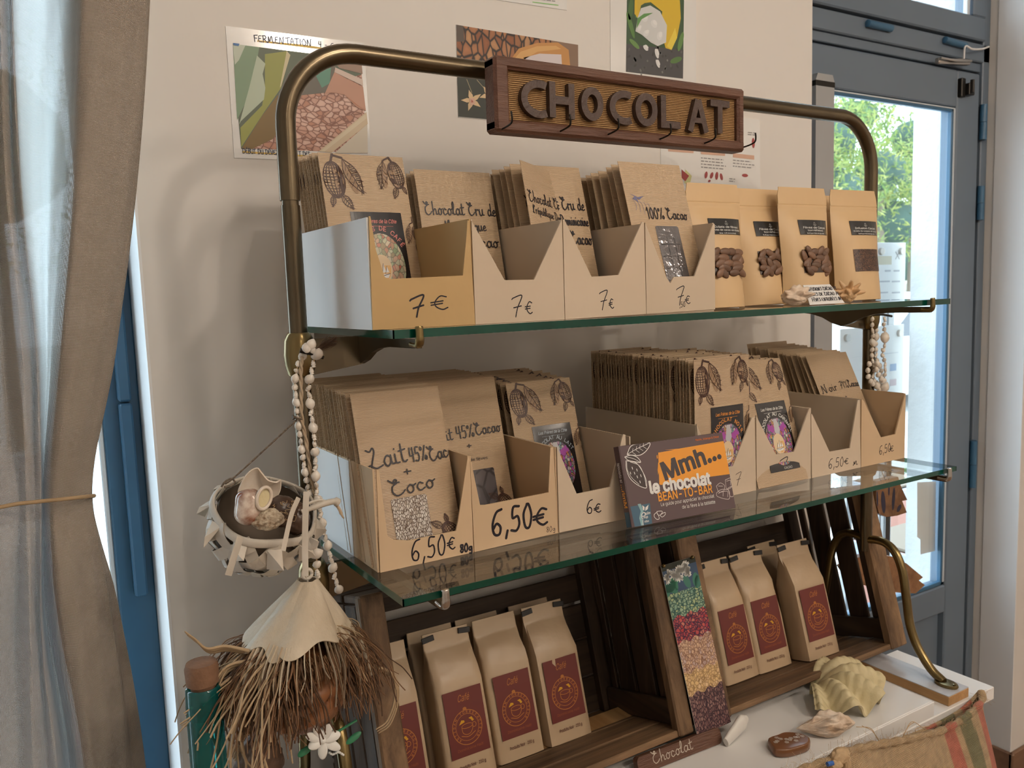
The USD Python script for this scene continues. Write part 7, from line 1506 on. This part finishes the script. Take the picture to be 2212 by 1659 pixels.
def car(label, x, y, col):
    t = thing("car", label, "car", M4(t=(x, y, -.055)))
    body = Polygon([(-2.1, .25), (-2.15, .65), (-1.9, .85), (-1.1, .92), (-.55, 1.38), (.9, 1.42), (1.55, .95), (2.1, .85), (2.15, .3)]).buffer(.04)
    m = trimesh.creation.extrude_polygon(body, 1.6, engine="earcut"); v = np.asarray(m.vertices); part(t, "body", (np.c_[v[:, 0], v[:, 2], v[:, 1]], np.asarray(m.faces)[:, ::-1]), col)
    for q in ([(-.95, .95), (-.5, 1.31), (.1, 1.33), (.1, .95)], [(.18, .95), (.18, 1.33), (.85, 1.34), (1.3, .98)]):
        part(t, "car_window", slab(Polygon(q), (0, -.006, 0), (1, 0, 0), (0, 0, 1), .01), "car_glass")
    for wx in (-1.3, 1.35): part(t, "wheel", xf(lathe([(0, -.02), (.2, -.02), (.31, 0), (.33, .05), (.33, .2), (0, .2)], 28), M4(rot("x", -90), (wx, 0.0, .33))), "dark_metal", 40)
car("white car parked in the street, a bright patch low in the door glass", 9.6, 4.9, "render_white")
# hedge and trees: leaf sprays as instances
def leaf_proto(path):
    p = UsdGeom.Xform.Define(stage, path)
    q = np.array([(0, 0, 0), (.5, .12, .06), (1, 0, 0), (.5, -.12, .06), (.5, 0, .0)]) * .095; m = usdkit.mesh(stage, path + "/leaf", (q, np.array([[0, 4, 1], [1, 4, 2], [2, 4, 3], [3, 4, 0]])), MAT["leaf_sun"]); return path
def foliage(name, label, centres, n, seed, parentlabel=None, sz=(.7, 1.5)):
    t = thing(name, label, "tree" if "tree" in name else "hedge"); rg = np.random.default_rng(seed)
    pi = UsdGeom.PointInstancer.Define(stage, t + "/foliage"); leaf_proto(t + "/foliage/leaf_source"); pi.CreatePrototypesRel().SetTargets([t + "/foliage/leaf_source"]); tag(pi.GetPrim(), kind="stuff")
    pts, ori, sc = [], [], []
    for _ in range(n):
        c, r = centres[rg.integers(len(centres))]; d = rg.normal(0, 1, 3); d /= np.linalg.norm(d); k = (.55 + .5 * rg.random() ** .5); pts.append(np.array(c) + d * np.array(r) * k)
        qv = rg.normal(0, 1, 4); qv /= np.linalg.norm(qv); ori.append(Gf.Quath(*[float(z) for z in qv])); s = sz[0] + (sz[1] - sz[0]) * rg.random(); sc.append((s, s, s))
    pi.CreatePositionsAttr(Vt.Vec3fArray.FromNumpy(np.array(pts, np.float32))); pi.CreateOrientationsAttr(Vt.QuathArray(ori)); pi.CreateScalesAttr(Vt.Vec3fArray.FromNumpy(np.array(sc, np.float32))); pi.CreateProtoIndicesAttr([0] * n)
    for c, r in centres[:6]: part(t, "trunk", tube([(c[0], c[1], -.1), (c[0] + .05, c[1], c[2])], [.10, .05], 8), "bark")
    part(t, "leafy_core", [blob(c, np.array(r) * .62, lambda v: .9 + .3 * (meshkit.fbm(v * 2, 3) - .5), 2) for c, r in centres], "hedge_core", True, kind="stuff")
    return t
def fb(u, v, y, r): return (tuple(P(u, v, y=y)), r)
foliage("garden_tree", "sunlit yellow-green tree filling the upper left of the door glass", [fb(1790, 300, 6.2, (.7, .6, .55)), fb(1800, 420, 6.0, (.7, .6, .6)), fb(1790, 540, 6.0, (.7, .6, .6)), fb(1900, 370, 6.6, (.75, .6, .5)), fb(1975, 300, 6.8, (.65, .6, .5)), fb(1930, 480, 6.6, (.7, .6, .55)), fb(1850, 250, 6.4, (.5, .5, .35)), fb(1740, 420, 6.0, (.7, .6, .9))], 9500, 5)
foliage("garden_hedge", "blue-green shaded hedge behind the tree, lower half of the door glass", [fb(1780, 560, 8.2, (1.0, .8, 1.0)), fb(1850, 540, 8.4, (1.0, .8, 1.1)), fb(1930, 560, 8.6, (1.0, .8, 1.0)), fb(1990, 500, 8.8, (1.0, .8, 1.2)), fb(1990, 380, 9.0, (.9, .8, 1.0)), fb(1720, 520, 8.2, (1., .8, 1.2)), fb(2040, 560, 9., (1., .8, 1.2)), fb(1880, 430, 8.8, (1., .8, .9))], 7000, 6, sz=(.8, 1.6))
foliage("street_tree", "tree outside the left window, seen only as brightness through the curtain", [((-1.6, 9.0, 2.6), (1.4, 1.2, 1.4)), ((-.4, 10.0, 3.4), (1.5, 1.2, 1.5))], 2500, 7)
